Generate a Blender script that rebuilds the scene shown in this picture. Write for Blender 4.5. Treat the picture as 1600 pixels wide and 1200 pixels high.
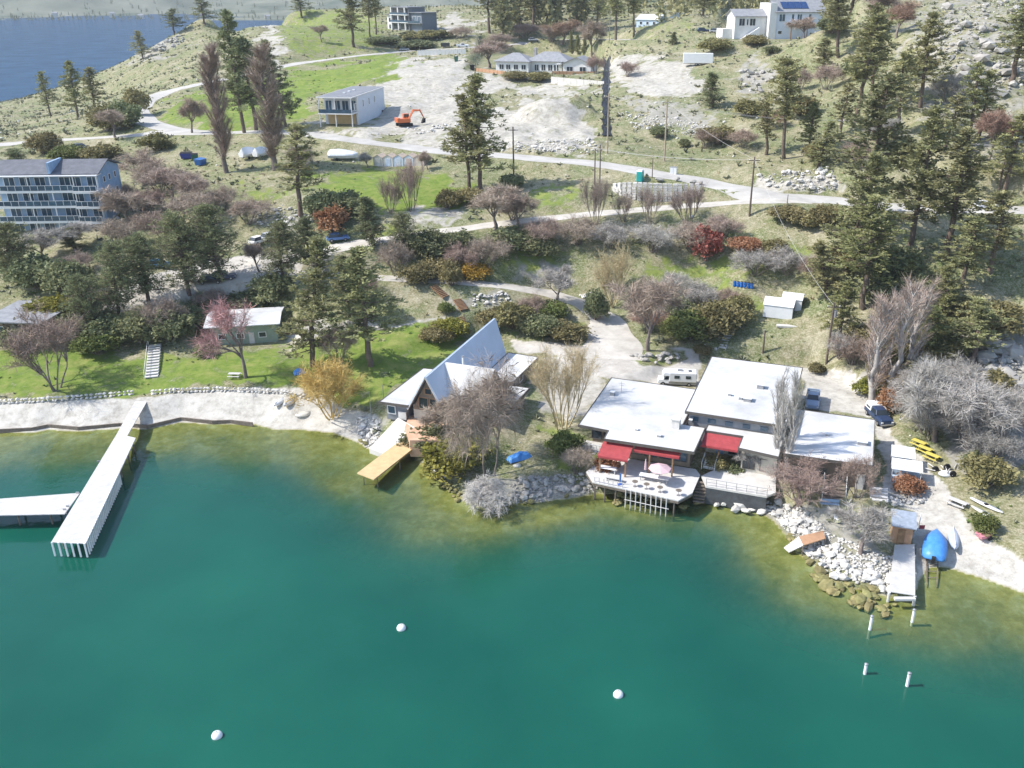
import bpy, bmesh, math, random
import numpy as np
from mathutils import Vector, Matrix
R = math.radians
sc = bpy.context.scene
for o in list(bpy.data.objects): bpy.data.objects.remove(o)
COL = sc.collection

# ------------------------------------------------------------------ camera
FPX, CX, CY, HOR, CAMH = 1408.0, 860.0, 600.0, -21.0, 60.0      # photograph is 1600 x 1200
PITCH = math.atan((CY - HOR) / FPX)
cam = bpy.data.cameras.new('camera')
cam.sensor_fit = 'HORIZONTAL'; cam.sensor_width = 36.0
cam.lens = 36.0 * FPX / 1600.0
cam.shift_x = (800.0 - CX) / 1600.0
cam.clip_start = 1.0; cam.clip_end = 9000.0
camo = bpy.data.objects.new('camera', cam); COL.objects.link(camo)
camo.location = (0, 0, CAMH); camo.rotation_euler = (math.pi / 2 - PITCH, 0, 0)
sc.camera = camo

# ------------------------------------------------------------------ sky and sun
SUN_EL, SHADOW_DIR = R(47.0), Vector((0.995, 0.07, 0)).normalized()     # shadows fall to the right of the picture
world = bpy.data.worlds.new('World'); sc.world = world; world.use_nodes = True
wn = world.node_tree.nodes; wl = world.node_tree.links
bg = wn['Background']; bg.inputs['Strength'].default_value = 0.15
sky = wn.new('ShaderNodeTexSky'); sky.sky_type = 'NISHITA'; sky.sun_disc = False
sky.sun_elevation = SUN_EL
sky.sun_rotation = math.atan2(-SHADOW_DIR.x, -SHADOW_DIR.y)
sky.air_density = 1.0; sky.dust_density = 1.2; sky.ozone_density = 1.0; sky.altitude = 400
wl.new(sky.outputs[0], bg.inputs[0])
sun = bpy.data.lights.new('sun', 'SUN'); sun.energy = 3.3; sun.angle = R(0.5); sun.color = (1.0, 0.955, 0.88)
suno = bpy.data.objects.new('sun', sun); COL.objects.link(suno)
ldir = Vector((SHADOW_DIR.x * math.cos(SUN_EL), SHADOW_DIR.y * math.cos(SUN_EL), -math.sin(SUN_EL)))
suno.rotation_euler = ldir.to_track_quat('-Z', 'Y').to_euler()
sc.view_settings.view_transform = 'Standard'; sc.view_settings.look = 'None'
sc.view_settings.exposure = 0.98; sc.view_settings.gamma = 1.0
sc.view_settings.use_curve_mapping = False
sc.cycles.max_bounces = 6; sc.cycles.transparent_max_bounces = 12
sc.cycles.diffuse_bounces = 3; sc.cycles.glossy_bounces = 2
# ------------------------------------------------------------------ pixels and positions
SP, CP = math.sin(PITCH), math.cos(PITCH)
def ray(u, v):
    a = (CY - v) / FPX
    return np.array([(u - CX) / FPX, CP + a * SP, -SP + a * CP])
def P(u, v, z=0.0):
    d = ray(u, v); t = (z - CAMH) / d[2]
    return Vector((d[0] * t, d[1] * t, z))
def to_px(x, y, z):
    zz = z - CAMH
    dep = y * CP - zz * SP; up = y * SP + zz * CP
    return CX + FPX * x / dep, CY - FPX * up / dep
def px_per_m(p): return FPX / (p.y * CP - (p.z - CAMH) * SP)
def smooth(a, b, x):
    t = np.clip((x - a) / (b - a), 0, 1); return t * t * (3 - 2 * t)
def in_poly(poly, X, Y):
    ins = np.zeros(X.shape, bool); n = len(poly)
    for i in range(n):
        x0, y0 = poly[i]; x1, y1 = poly[(i + 1) % n]
        if y0 == y1: continue
        c = ((y0 > Y) != (y1 > Y)) & (X < (x1 - x0) * (Y - y0) / (y1 - y0) + x0)
        ins ^= c
    return ins
def line_dist(pts, X, Y, closed=False, want_t=False):
    best = np.full(X.shape, 1e9); bt = np.zeros(X.shape)
    n = len(pts)
    for i in range(n if closed else n - 1):
        x0, y0 = pts[i][:2]; x1, y1 = pts[(i + 1) % n][:2]
        dx, dy = x1 - x0, y1 - y0; L = dx * dx + dy * dy + 1e-12
        t = np.clip(((X - x0) * dx + (Y - y0) * dy) / L, 0, 1)
        d = np.hypot(X - x0 - t * dx, Y - y0 - t * dy)
        m = d < best; best = np.where(m, d, best)
        if want_t: bt = np.where(m, i + t, bt)
    return (best, bt) if want_t else best

# ------------------------------------------------------------------ materials
def mat(name, rgb, rough=0.8, var=0.18, scale=1.5, bump=0.0, metal=0.0, rgb2=None, coord='Object', detail=6, objvar=0.0, spec=0.3, bscale=None, trans=0.0):
    m = bpy.data.materials.new(name); m.use_nodes = True
    nt = m.node_tree; N = nt.nodes; Lk = nt.links
    b = N['Principled BSDF']; b.inputs['Roughness'].default_value = rough; b.inputs['Metallic'].default_value = metal
    b.inputs['Specular IOR Level'].default_value = spec
    tc = N.new('ShaderNodeTexCoord'); nz = N.new('ShaderNodeTexNoise')
    nz.inputs['Scale'].default_value = scale; nz.inputs['Detail'].default_value = detail; nz.inputs['Roughness'].default_value = 0.65
    if coord == 'Position':
        g = N.new('ShaderNodeNewGeometry'); Lk.new(g.outputs['Position'], nz.inputs['Vector']); vec = g.outputs['Position']
    else:
        Lk.new(tc.outputs[coord], nz.inputs['Vector']); vec = tc.outputs[coord]
    rp = N.new('ShaderNodeValToRGB'); Lk.new(nz.outputs[0], rp.inputs[0])
    c2 = rgb2 if rgb2 else tuple(min(1, c * (1 + var)) for c in rgb)
    c1 = rgb if rgb2 else tuple(c * (1 - var) for c in rgb)
    rp.color_ramp.elements[0].position = 0.32; rp.color_ramp.elements[1].position = 0.68
    rp.color_ramp.elements[0].color = (*c1, 1); rp.color_ramp.elements[1].color = (*c2, 1)
    out = rp.outputs[0]
    if objvar > 0:
        oi = N.new('ShaderNodeObjectInfo'); hs = N.new('ShaderNodeHueSaturation')
        mr = N.new('ShaderNodeMapRange'); mr.inputs[3].default_value = 1 - objvar; mr.inputs[4].default_value = 1 + objvar
        Lk.new(oi.outputs['Random'], mr.inputs[0]); Lk.new(mr.outputs[0], hs.inputs['Value'])
        mr2 = N.new('ShaderNodeMapRange'); mr2.inputs[3].default_value = 0.5 - objvar * 0.08; mr2.inputs[4].default_value = 0.5 + objvar * 0.08
        mm = N.new('ShaderNodeMath'); mm.operation = 'FRACT'; ma = N.new('ShaderNodeMath'); ma.operation = 'MULTIPLY'; ma.inputs[1].default_value = 7.31
        Lk.new(oi.outputs['Random'], ma.inputs[0]); Lk.new(ma.outputs[0], mm.inputs[0]); Lk.new(mm.outputs[0], mr2.inputs[0]); Lk.new(mr2.outputs[0], hs.inputs['Hue'])
        Lk.new(out, hs.inputs['Color']); out = hs.outputs[0]
    Lk.new(out, b.inputs['Base Color'])
    if bump:
        n2 = N.new('ShaderNodeTexNoise'); n2.inputs['Scale'].default_value = bscale or scale * 4; n2.inputs['Detail'].default_value = 5
        Lk.new(vec, n2.inputs['Vector'])
        bp = N.new('ShaderNodeBump'); bp.inputs['Strength'].default_value = bump; bp.inputs['Distance'].default_value = 0.05
        Lk.new(n2.outputs[0], bp.inputs['Height']); Lk.new(bp.outputs[0], b.inputs['Normal'])
    if trans > 0:
        t = N.new('ShaderNodeBsdfTranslucent'); Lk.new(out, t.inputs['Color'])
        mx = N.new('ShaderNodeMixShader'); mx.inputs[0].default_value = trans
        Lk.new(b.outputs[0], mx.inputs[1]); Lk.new(t.outputs[0], mx.inputs[2]); Lk.new(mx.outputs[0], N['Material Output'].inputs[0])
    return m
def glass(name, rgb=(0.03, 0.04, 0.05)):
    m = mat(name, rgb, rough=0.08, var=0.3, scale=0.7, spec=0.6); return m

# ------------------------------------------------------------------ meshes and objects
class MB:
    def __init__(s): s.v = []; s.f = []
    def add(s, vs, fs):
        k = len(s.v); s.v += [tuple(p) for p in vs]; s.f += [tuple(i + k for i in f) for f in fs]; return s
    def box(s, x0, x1, y0, y1, z0, z1):
        return s.add([(x0,y0,z0),(x1,y0,z0),(x1,y1,z0),(x0,y1,z0),(x0,y0,z1),(x1,y0,z1),(x1,y1,z1),(x0,y1,z1)],
                     [(3,2,1,0),(4,5,6,7),(0,1,5,4),(1,2,6,5),(2,3,7,6),(3,0,4,7)])
    def hexa(s, p): return s.add(p, [(3,2,1,0),(4,5,6,7),(0,1,5,4),(1,2,6,5),(2,3,7,6),(3,0,4,7)])
    def prism(s, poly, z0, z1):
        n = len(poly)
        a = sum(poly[i][0]*poly[(i+1)%n][1]-poly[(i+1)%n][0]*poly[i][1] for i in range(n))
        if a < 0: poly = poly[::-1]
        g = lambda z, i: z[i] if isinstance(z, (list, tuple)) else z
        if a < 0 and isinstance(z0, (list, tuple)): z0 = z0[::-1]
        if a < 0 and isinstance(z1, (list, tuple)): z1 = z1[::-1]
        vs = [(p[0],p[1],g(z0,i)) for i,p in enumerate(poly)] + [(p[0],p[1],g(z1,i)) for i,p in enumerate(poly)]
        fs = [tuple(range(n-1,-1,-1)), tuple(range(n,2*n))] + [(i,(i+1)%n,n+(i+1)%n,n+i) for i in range(n)]
        return s.add(vs, fs)
    def tube(s, pts, r, n=6, cap=True):
        pts = [Vector(p) for p in pts]; rr = r if isinstance(r,(list,tuple)) else [r]*len(pts)
        k = len(s.v); m = len(pts)
        for i,p in enumerate(pts):
            d = (pts[min(i+1,m-1)]-pts[max(i-1,0)]).normalized()
            a = d.cross(Vector((0,0,1)) if abs(d.z) < .95 else Vector((1,0,0))).normalized(); b = d.cross(a)
            for j in range(n):
                t = 2*math.pi*j/n; q = p+(a*math.cos(t)+b*math.sin(t))*rr[i]; s.v.append(tuple(q))
        for i in range(m-1):
            for j in range(n):
                s.f.append((k+i*n+j, k+i*n+(j+1)%n, k+(i+1)*n+(j+1)%n, k+(i+1)*n+j))
        if cap:
            s.f.append(tuple(k+j for j in range(n-1,-1,-1))); s.f.append(tuple(k+(m-1)*n+j for j in range(n)))
        return s
    def lathe(s, prof, n=12, c=(0,0,0)):
        k = len(s.v); m = len(prof)
        for r,z in prof:
            for j in range(n):
                t = 2*math.pi*j/n; s.v.append((c[0]+r*math.cos(t), c[1]+r*math.sin(t), c[2]+z))
        for i in range(m-1):
            for j in range(n): s.f.append((k+i*n+j, k+i*n+(j+1)%n, k+(i+1)*n+(j+1)%n, k+(i+1)*n+j))
        s.f.append(tuple(k+j for j in range(n-1,-1,-1))); s.f.append(tuple(k+(m-1)*n+j for j in range(n)))
        return s
    def wheel(s, x, y, z, r, w, n=14):       # axle along local y
        k = len(s.v)
        for yy in (y-w/2, y+w/2):
            for j in range(n):
                t = 2*math.pi*j/n; s.v.append((x+r*math.cos(t), yy, z+r*math.sin(t)))
        for j in range(n): s.f.append((k+j, k+n+j, k+n+(j+1)%n, k+(j+1)%n))
        s.f.append(tuple(k+j for j in range(n))); s.f.append(tuple(k+n+j for j in range(n-1,-1,-1)))
        return s
    def mesh(s, name): 
        me = bpy.data.meshes.new(name); me.from_pydata(s.v, [], s.f); me.update(); return me
    def build(s, name, m, parent=None, bevel=0.0, smooth_=False, loc=None):
        me = s.mesh(name)
        if m: me.materials.append(m)
        return put(name, me, parent, bevel, smooth_, loc)
def put(name, me, parent=None, bevel=0.0, smooth_=False, loc=None):
    o = bpy.data.objects.new(name, me); COL.objects.link(o)
    if smooth_:
        for p in me.polygons: p.use_smooth = True
    if parent: o.parent = parent
    if loc is not None: o.location = loc
    if bevel:
        b = o.modifiers.new('bevel', 'BEVEL'); b.width = bevel; b.segments = 1; b.limit_method = 'ANGLE'
    return o
def fast_mesh(name, V, F):
    V = np.asarray(V, np.float32); F = np.asarray(F, np.int32); n = F.shape[1]
    me = bpy.data.meshes.new(name)
    me.vertices.add(len(V)); me.vertices.foreach_set('co', V.ravel())
    me.loops.add(F.size); me.loops.foreach_set('vertex_index', F.ravel())
    me.polygons.add(len(F)); me.polygons.foreach_set('loop_start', np.arange(0, F.size, n, dtype=np.int32))
    me.update(calc_edges=True); return me
def tag(o, label=None, cat=None, group=None, kind=None):
    if label: o['label'] = label
    if cat: o['category'] = cat
    if group: o['group'] = group
    if kind: o['kind'] = kind
    return o
def thing(name, label, cat, loc=(0,0,0), rz=0.0, group=None):
    o = bpy.data.objects.new(name, None); COL.objects.link(o); o.location = loc; o.rotation_euler = (0,0,rz)
    o.empty_display_size = 0.2; o['kind'] = 'thing'
    return tag(o, label, cat, group)
def copy_tree(o, parent=None):
    c = o.copy(); COL.objects.link(c)
    if parent: c.parent = parent
    for ch in o.children: copy_tree(ch, c)
    return c
def frame(u0, v0, u1, v1, z):      # origin and heading from two pixels on a level edge
    a = P(u0, v0, z); b = P(u1, v1, z); d = b - a
    return a, math.atan2(d.y, d.x), d.length
def rock_mesh(name, seed, sx=1, sy=1, sz=.7, sub=1, rough=.28):
    rnd = random.Random(seed); bm = bmesh.new(); bmesh.ops.create_icosphere(bm, subdivisions=sub, radius=0.5)
    for v in bm.verts:
        k = 1 + rnd.uniform(-rough, rough); v.co = Vector((v.co.x*sx*k, v.co.y*sy*k, v.co.z*sz*k))
    me = bpy.data.meshes.new(name); bm.to_mesh(me); bm.free(); return me
# ------------------------------------------------------------------ terrain heights from the photograph
KZ = CAMH / 50.0
CTRL = '''0,560,3 100,560,3 200,590,2.4 200,540,3.2 300,600,2.2 400,600,2.2 380,545,3.4 500,620,2 560,560,3 650,560,3.2 650,500,4.8 560,500,4.8
100,520,4 250,500,5 100,480,6.5 30,480,6 250,450,8 300,440,8.2 200,470,7 400,430,8.8 430,390,10 330,400,9.5 -60,560,3 -60,480,6 -60,400,9
560,380,11.5 520,370,12 600,435,8 760,440,7.5 840,455,6 950,490,4 950,560,3.2 1000,540,3.2 900,560,3 800,530,3.2 720,470,6 730,520,3.8
650,410,9.5 800,400,10 900,400,10 1000,400,10.5 1100,400,10.5 1000,440,8 1100,450,7 1050,480,5.2 1160,440,8.8 1220,480,6.5 1150,520,4.5 1290,560,4
1340,590,3.5 1270,640,3 1380,680,2.6 1430,740,2.2 1480,800,1.6 1400,780,1.5 1340,820,1.2 1000,620,2.8 1150,640,2.9 1200,560,3.5
640,368,12.2 720,358,12.8 850,340,14 1000,328,15 1130,318,16.3 1200,312,17 1300,315,16.8 1250,312,17.2 1150,292,17.8 1000,265,18.8 850,250,19 700,240,19
600,226,19.5 500,212,20 400,212,19.5 300,210,19 150,215,17 50,222,15 -60,225,14 650,78,28 500,95,26 350,125,23 250,148,20.5 212,172,19 245,195,18.8
550,110,26 450,140,22.5 560,195,21.5 600,170,22.5 640,190,21 700,190,21.5 620,110,27 700,110,27 840,118,26.5 900,125,26 840,160,23.5 850,220,20 930,215,20.5
1000,200,22 1000,240,20 1050,100,31 950,90,30 1100,200,22.8 1100,140,27.5 1200,200,23.5 1200,270,19.5 1200,130,28.5 1300,280,19.5 1300,200,24.5 1300,100,33
1400,280,20.5 1400,320,17.5 1400,200,26 1400,100,34.5 1400,40,41 1500,320,17.5 1500,280,21 1500,200,27 1500,100,36 1500,30,43.5 1600,280,22 1600,320,18.5 1600,200,27 1600,100,36 1600,30,43
1400,400,13.5 1500,400,14 1550,450,11.5 1550,560,6.5 1500,500,9 1450,600,4.5 1550,650,4.5 1550,740,3 1400,500,8 1350,450,10.5 1300,380,14 1200,360,14.5 1100,350,14.2 1250,420,10.5
1620,600,6.5 1650,740,3.6 1680,500,10 1700,400,15 600,42,33.5 640,48,33 740,50,33 720,72,29.5 900,60,31 1000,50,34 1120,50,36 1200,62,36.3 1280,62,36.3 1200,30,40
1100,20,42 1300,40,41 1300,0,46.5 1000,10,41 800,10,41 600,10,41 450,20,38 450,60,32.5 400,40,35 330,30,36 330,70,28 260,65,27.5 230,90,24 300,100,24.5 205,112,18
180,150,12 130,165,8 60,180,5.5 100,195,11 60,200,10 20,190,7 -40,180,5 60,300,11.5 150,300,12.5 150,370,11 60,380,10 250,300,14 350,300,15 350,260,16.5 250,250,16 450,290,16 600,262,17 600,310,15.5 700,300,15.5 800,300,15.5
850,290,16.5 900,310,15.8 950,300,16.5 1050,300,16.5 450,340,13.5 600,345,13.2 300,350,12.5 500,260,17.5 420,250,17.5 1060,230,20'''
cp = []
for w in CTRL.split():
    u, v, z = map(float, w.split(',')); p = P(u, v, z * KZ); cp.append((p.x, p.y, p.z))
for q in [(-480,560,-6),(-300,560,-6),(-180,560,-6),(-480,700,-8),(-250,700,-8),(-330,800,-8),(-120,820,-4),(-480,480,-5),(-480,400,10),(-330,400,4),(-60,800,20),(-20,640,50),(60,700,62),(250,700,80),(420,700,90),(60,950,60),(400,950,110),(-480,950,-8),(260,420,66),(420,420,90),(330,300,70),(200,260,56),(140,200,42),(180,160,32),(-480,250,20),(-300,250,20),(-200,160,12),(-200,220,18),(-160,200,16)]: cp.append(q)
cp = np.array(cp)
def _k(a, b): return np.sqrt((a[:,None,0]-b[None,:,0])**2 + (a[:,None,1]-b[None,:,1])**2 + 9.0)
n = len(cp); A = np.zeros((n+3, n+3)); A[:n,:n] = _k(cp, cp) - np.eye(n)*0.6
A[:n,n] = 1; A[:n,n+1] = cp[:,0]; A[:n,n+2] = cp[:,1]; A[n:,:n] = A[:n,n:].T
W = np.linalg.solve(A, np.concatenate([cp[:,2], np.zeros(3)]))
def base_h(X, Y):
    out = np.zeros(X.size); q = np.stack([X.ravel(), Y.ravel()], 1)
    for i in range(0, len(q), 20000):
        c = q[i:i+20000]; out[i:i+20000] = _k(c, cp) @ W[:n] + W[n] + c @ W[n+1:]
    return out.reshape(X.shape)
# grid: rows in y, columns fan out with distance
ys = [44.0]
while ys[-1] < 920: ys.append(ys[-1] + max(0.46, (ys[-1] - 128) * 0.0125 + 0.46 if ys[-1] > 128 else 0.46))
ys = np.array(ys); ts = np.linspace(-0.86, 0.80, 460)
GY, GT = np.meshgrid(ys, ts, indexing='ij'); GX = GT * (GY + 25)
Z = base_h(GX, GY)
rng = np.random.default_rng(4)
def vnoise(X, Y, s, seed):
    r = np.random.default_rng(seed); tab = r.random((256, 256)); x = X / s + 1000; y = Y / s + 1000
    i = np.floor(x).astype(int); j = np.floor(y).astype(int); fx = x - i; fy = y - j
    fx = fx*fx*(3-2*fx); fy = fy*fy*(3-2*fy); i &= 255; j &= 255; i1 = (i+1) & 255; j1 = (j+1) & 255
    return (tab[i,j]*(1-fx)+tab[i1,j]*fx)*(1-fy) + (tab[i,j1]*(1-fx)+tab[i1,j1]*fx)*fy
def fbm(X, Y, s, seed, o=4): return sum((vnoise(X, Y, s/2**k, seed+k) - .5) / 2**k for k in range(o))
U, V_ = to_px(GX, GY, Z)
# shoreline of the near lake
SHORE_PX = [(-300,676),(-60,676),(50,677),(75,672),(122,675),(187,670),(230,671),(282,661),(332,663),(400,664),(430,672),(470,672),(520,677),(560,692),(578,704),(615,722),(645,712),(662,732),(700,760),(722,782),(745,793),(800,789),(850,784),(900,778),(935,772),(1000,772),(1085,775),(1120,783),(1150,786),(1182,796),(1212,818),(1228,838),(1242,862),(1270,882),(1292,905),(1320,917),(1360,927),(1392,936),(1428,932),(1437,905),(1450,888),(1475,886),(1505,895),(1550,909),(1620,935),(1800,1000)]
shore = [tuple(P(u, v, 0))[:2] for u, v in SHORE_PX]
lake_poly = shore + [(shore[-1][0]+400, shore[-1][1]-30), (600,-200), (-600,-200), (-500, shore[0][1])]
sd = line_dist(shore, GX, GY); inlake = in_poly(lake_poly, GX, GY)
sd = np.where(inlake, -sd, sd)
near = GY < 200
rough = fbm(GX, GY, 9.0, 11, 5)
# earth banks and rocky hillside get a rougher surface
right = smooth(1380, 1520, U) * smooth(820, 700, V_)
Z = Z + rough * (0.35 + 1.6 * smooth(1330, 1500, U)*smooth(690,600,V_) + 0.9 * smooth(18*KZ, 24*KZ, Z)) * smooth(3, 12, np.abs(sd))
q_ = P(868,196,24.5*1.0); md_ = np.hypot((GX-q_.x)/13, (GY-q_.y)/9); Z = Z + 4.2*(1-smooth(.35,1.0,md_))
mound = in_poly([(770,160),(890,148),(945,195),(935,238),(760,238),(715,215)], U, V_)
Z = Z + np.where(mound, (vnoise(GX, GY, 4, 31) - .3) * 1.6, 0)
rub = in_poly([(590,88),(730,86),(770,130),(720,215),(640,212),(590,140)], U, V_)
Z = Z + np.where(rub, (vnoise(GX, GY, 2.5, 37) - .4) * .8, 0)
# flat pads under buildings: (polygon px, z at px, pad height)
PADS = []
def pad(pts, zpx, z, fall=3.0): PADS.append(([tuple(P(u, v, zpx))[:2] for u, v in pts], z, fall))
pad([(900,600),(1080,560),(1260,570),(1380,640),(1376,790),(1200,770),(1090,760),(1000,740),(910,720)], 2.7, 2.7, 3.0)
pad([(640,560),(760,520),(845,560),(830,640),(760,690),(640,668),(590,640)], 3.0, 3.0, 4)
pad([(312,505),(445,495),(448,553),(318,560)], 3.3, 3.3, 3)
pad([(490,200),(555,210),(610,190),(560,170)], 25.5, 25.5, 5)
pad([(740,116),(945,118),(945,85),(760,80)], 31.6, 31.6, 4)
pad([(1135,66),(1310,64),(1310,20),(1140,20)], 43.4, 43.4, 6)
for poly, z, fall in PADS:
    d = line_dist(poly, GX, GY, True); d = np.where(in_poly(poly, GX, GY), 0, d)
    k = 1 - smooth(0, fall, d); Z = Z*(1-k) + z*k
# roads: (name, [(u,v,width m)...], label)
ROADS = {
 'main': [(-120,232,7),(0,226,7),(50,222,7),(150,215,6.5),(240,210,6.5),(330,208,6.5),(430,206,6.5),(500,212,6.5),(560,220,6.5),(620,228,6.5),(700,238,6.5),(780,243,6.5),(850,249,6.5),(930,256,6.5),(1000,267,7),(1080,281,7),(1150,295,7.5),(1220,308,8),(1300,313,7.5),(1380,322,7),(1450,326,7),(1550,328,7),(1700,330,7)],
 'upper': [(1000,62,5),(900,62,5),(800,70,5),(720,75,5.5),(650,79,5.5),(560,87,5.5),(470,99,6),(400,113,6),(350,124,6),(300,134,6.5),(260,144,7),(228,157,8),(214,172,8),(222,186,8),(250,198,7),(300,206,6.5),(340,208,6)],
 'lower': [(1262,314,5),(1200,313,5),(1130,318,4.6),(1060,323,4.4),(1000,328,4.4),(930,334,4.4),(850,342,4.4),(780,350,4.4),(720,358,4.4),(660,366,4.6),(600,375,5),(560,381,6),(500,392,7),(440,400,8)],
 'drive': [(440,428,5),(520,430,4),(600,435,3.6),(680,438,3.6),(760,444,3.4),(820,452,3.6),(870,462,4),(915,478,4.5),(945,500,6),(955,530,9),(955,562,11)],
}
road_world = {}
cls_grid = np.zeros(Z.shape)
def bilin(Zg, x, y):
    x = np.asarray(x, float); y = np.asarray(y, float)
    i = np.clip(np.searchsorted(ys, y) - 1, 0, len(ys)-2); fy = np.clip((y - ys[i])/(ys[i+1]-ys[i]), 0, 1)
    t = np.clip((x/(y+25) - ts[0])/(ts[1]-ts[0]), 0, len(ts)-1.001); j = t.astype(int); fx = t - j
    return (Zg[i,j]*(1-fx)+Zg[i,j+1]*fx)*(1-fy) + (Zg[i+1,j]*(1-fx)+Zg[i+1,j+1]*fx)*fy
def H(x, y): return float(bilin(Z, x, y))
def G(u, v, zoff=0.0):             # where the line of sight through a pixel meets the ground
    d = ray(u, v); t = 60.0; pt = t
    T = np.concatenate([np.arange(60, 220, .5), np.arange(220, 900, 2.0)])
    gz = bilin(Z, d[0]*T, d[1]*T); below = (CAMH + d[2]*T) <= np.maximum(gz, 0) + zoff
    k = int(np.argmax(below)) if below.any() else len(T)-1
    a, b = T[max(k-1,0)], T[k]
    for _ in range(18):
        m = (a+b)/2
        if CAMH + d[2]*m <= max(H(d[0]*m, d[1]*m), 0) + zoff: b = m
        else: a = m
    x, y = d[0]*b, d[1]*b
    return Vector((x, y, max(H(x, y), 0.0)))
def catmull(pts, n):
    out = []
    for i in range(len(pts)-1):
        p0 = np.array(pts[max(i-1,0)]); p1 = np.array(pts[i]); p2 = np.array(pts[i+1]); p3 = np.array(pts[min(i+2,len(pts)-1)])
        for k in range(n):
            t = k/n; out.append(.5*((2*p1)+(p2-p0)*t+(2*p0-5*p1+4*p2-p3)*t*t+(3*p1-p0-3*p2+p3)*t**3))
    out.append(np.array(pts[-1], float)); return out
for nm, pts in ROADS.items():
    w = []
    for u, v, wd in pts:
        p = G(u, v); w.append((p.x, p.y, p.z, wd))
    w = np.array(catmull(w, 6))
    z = w[:,2].copy()
    for _ in range(4): z[1:-1] = (z[:-2] + 2*z[1:-1] + z[2:]) / 4
    w[:,2] = z; road_world[nm] = w
    d, t = line_dist([tuple(q[:2]) for q in w], GX, GY, want_t=True)
    rz = np.interp(t, np.arange(len(w)), w[:,2]); rw = np.interp(t, np.arange(len(w)), w[:,3])
    k = 1 - smooth(rw/2 + .5, rw/2 + 3.5, d); Z = Z*(1-k) + rz*k
YARD_PX = [(985,545),(1060,540),(1090,548),(1100,600),(1030,600),(950,592),(900,580),(860,556),(800,548),(795,530),(850,533),(900,540)]
# shore profile, lake bed
bedn = fbm(GX, GY, 6, 51, 4)
prof = 0.04 + 0.15*np.clip(sd,0,None)
Z = np.where(near & (sd > 0), prof*(1-smooth(1.5, 7, sd)) + Z*smooth(1.5, 7, sd), Z)
dep = -sd
shelf = 4.5 + 4.5*smooth(14, 34, np.abs(GX-14))
bed = -(0.05 + 0.09*np.clip(dep,0,shelf) + 0.36*np.clip(dep-shelf,0,None)) + bedn*0.5*smooth(1,6,dep)
Z = np.where(near & (sd <= 0), np.maximum(bed, -9), Z)
U, V_ = to_px(GX, GY, Z)
# ------------------------------------------------------------------ what covers the ground
def zone(polys, soft=5.0, warp=1.0):
    out = np.zeros(Z.shape)
    k = np.clip((GY - 90) / 120, .25, 1)
    WU = U + warp * (fbm(GX, GY, 7, 201, 4) * 46 + fbm(GX, GY, 1.6, 221, 2) * 16); WV = V_ + warp * (fbm(GX, GY, 7, 211, 4) * 26 + fbm(GX, GY, 1.6, 231, 2) * 9)
    for p in polys:
        ins = in_poly(p, WU, WV); d = line_dist(p, WU, WV, True)
        out = np.maximum(out, smooth(-soft, soft, np.where(ins, d, -d)))
    return out
GRASS = [[(-150,545),(-150,640),(60,628),(240,614),(470,604),(545,640),(585,640),(640,600),(720,548),(700,505),(620,508),(440,545),(330,560),(140,548)],
 [(470,290),(560,266),(700,268),(735,300),(715,335),(620,330),(540,320)], [(800,300),(900,288),(905,325),(820,333)],
 [(262,160),(300,142),(350,134),(400,122),(470,108),(560,94),(630,84),(640,92),(600,130),(560,132),(490,150),(470,190),(320,200),(262,190)],
 [(430,14),(560,10),(600,40),(600,70),(560,80),(480,88),(440,62)], [(785,385),(880,388),(868,430),(785,430)],
 [(1160,455),(1200,480),(1190,500),(1140,500)], [(860,480),(925,505),(915,530),(800,525),(830,510)], [(840,660),(930,668),(925,730),(850,735)],
 [(380,285),(450,280),(470,300),(420,320),(380,310)], [(980,552),(1000,545),(1060,548),(1060,560),(1010,572),(985,566)], [(1000,40),(1090,44),(1060,52),(1000,52)],
 [(700,345),(640,360),(590,370),(600,345)], [(1090,800),(1190,805)], [(1290,790),(1380,792),(1390,815),(1310,830)], [(1330,380),(1000,420),(1000,445),(1140,470),(1150,452)]]
DIRT = [[(600,92),(725,90),(770,135),(715,205),(600,215),(560,210),(590,150)], [(775,165),(890,150),(942,195),(935,240),(720,235),(715,205)],
 [(945,88),(1050,92),(1110,128),(1075,160),(960,135)], [(700,28),(760,40),(760,58),(640,52)], [(500,195),(560,205),(700,205),(720,232),(560,216),(430,205)],
 [(1180,285),(1300,280),(1310,305),(1200,300)], [(690,500),(560,500),(440,520),(440,545),(560,520),(640,515)], [(420,30),(440,60),(445,100),(430,100),(400,50)],
 [(700,95),(740,118),(860,128),(940,130),(940,140),(760,150),(700,140)], [(820,545),(930,555),(950,595),(900,660),(850,640)],
 [(1440,560),(1550,560),(1550,580),(1440,590)], [(160,455),(430,400),(460,430),(230,490),(160,490)], [(640,330),(720,330),(720,350),(620,372)]]
SAND = [[(-200,640),(60,630),(240,618),(460,604),(540,640),(590,648),(590,712),(-200,690)],
 [(1255,575),(1330,580),(1385,620),(1400,680),(1440,720),(1470,760),(1530,830),(1640,900),(1640,960),(1430,930),(1430,800),(1385,780),(1370,650),(1260,640)], [(1180,780),(1240,850),(1210,850),(1170,800)]]
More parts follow.
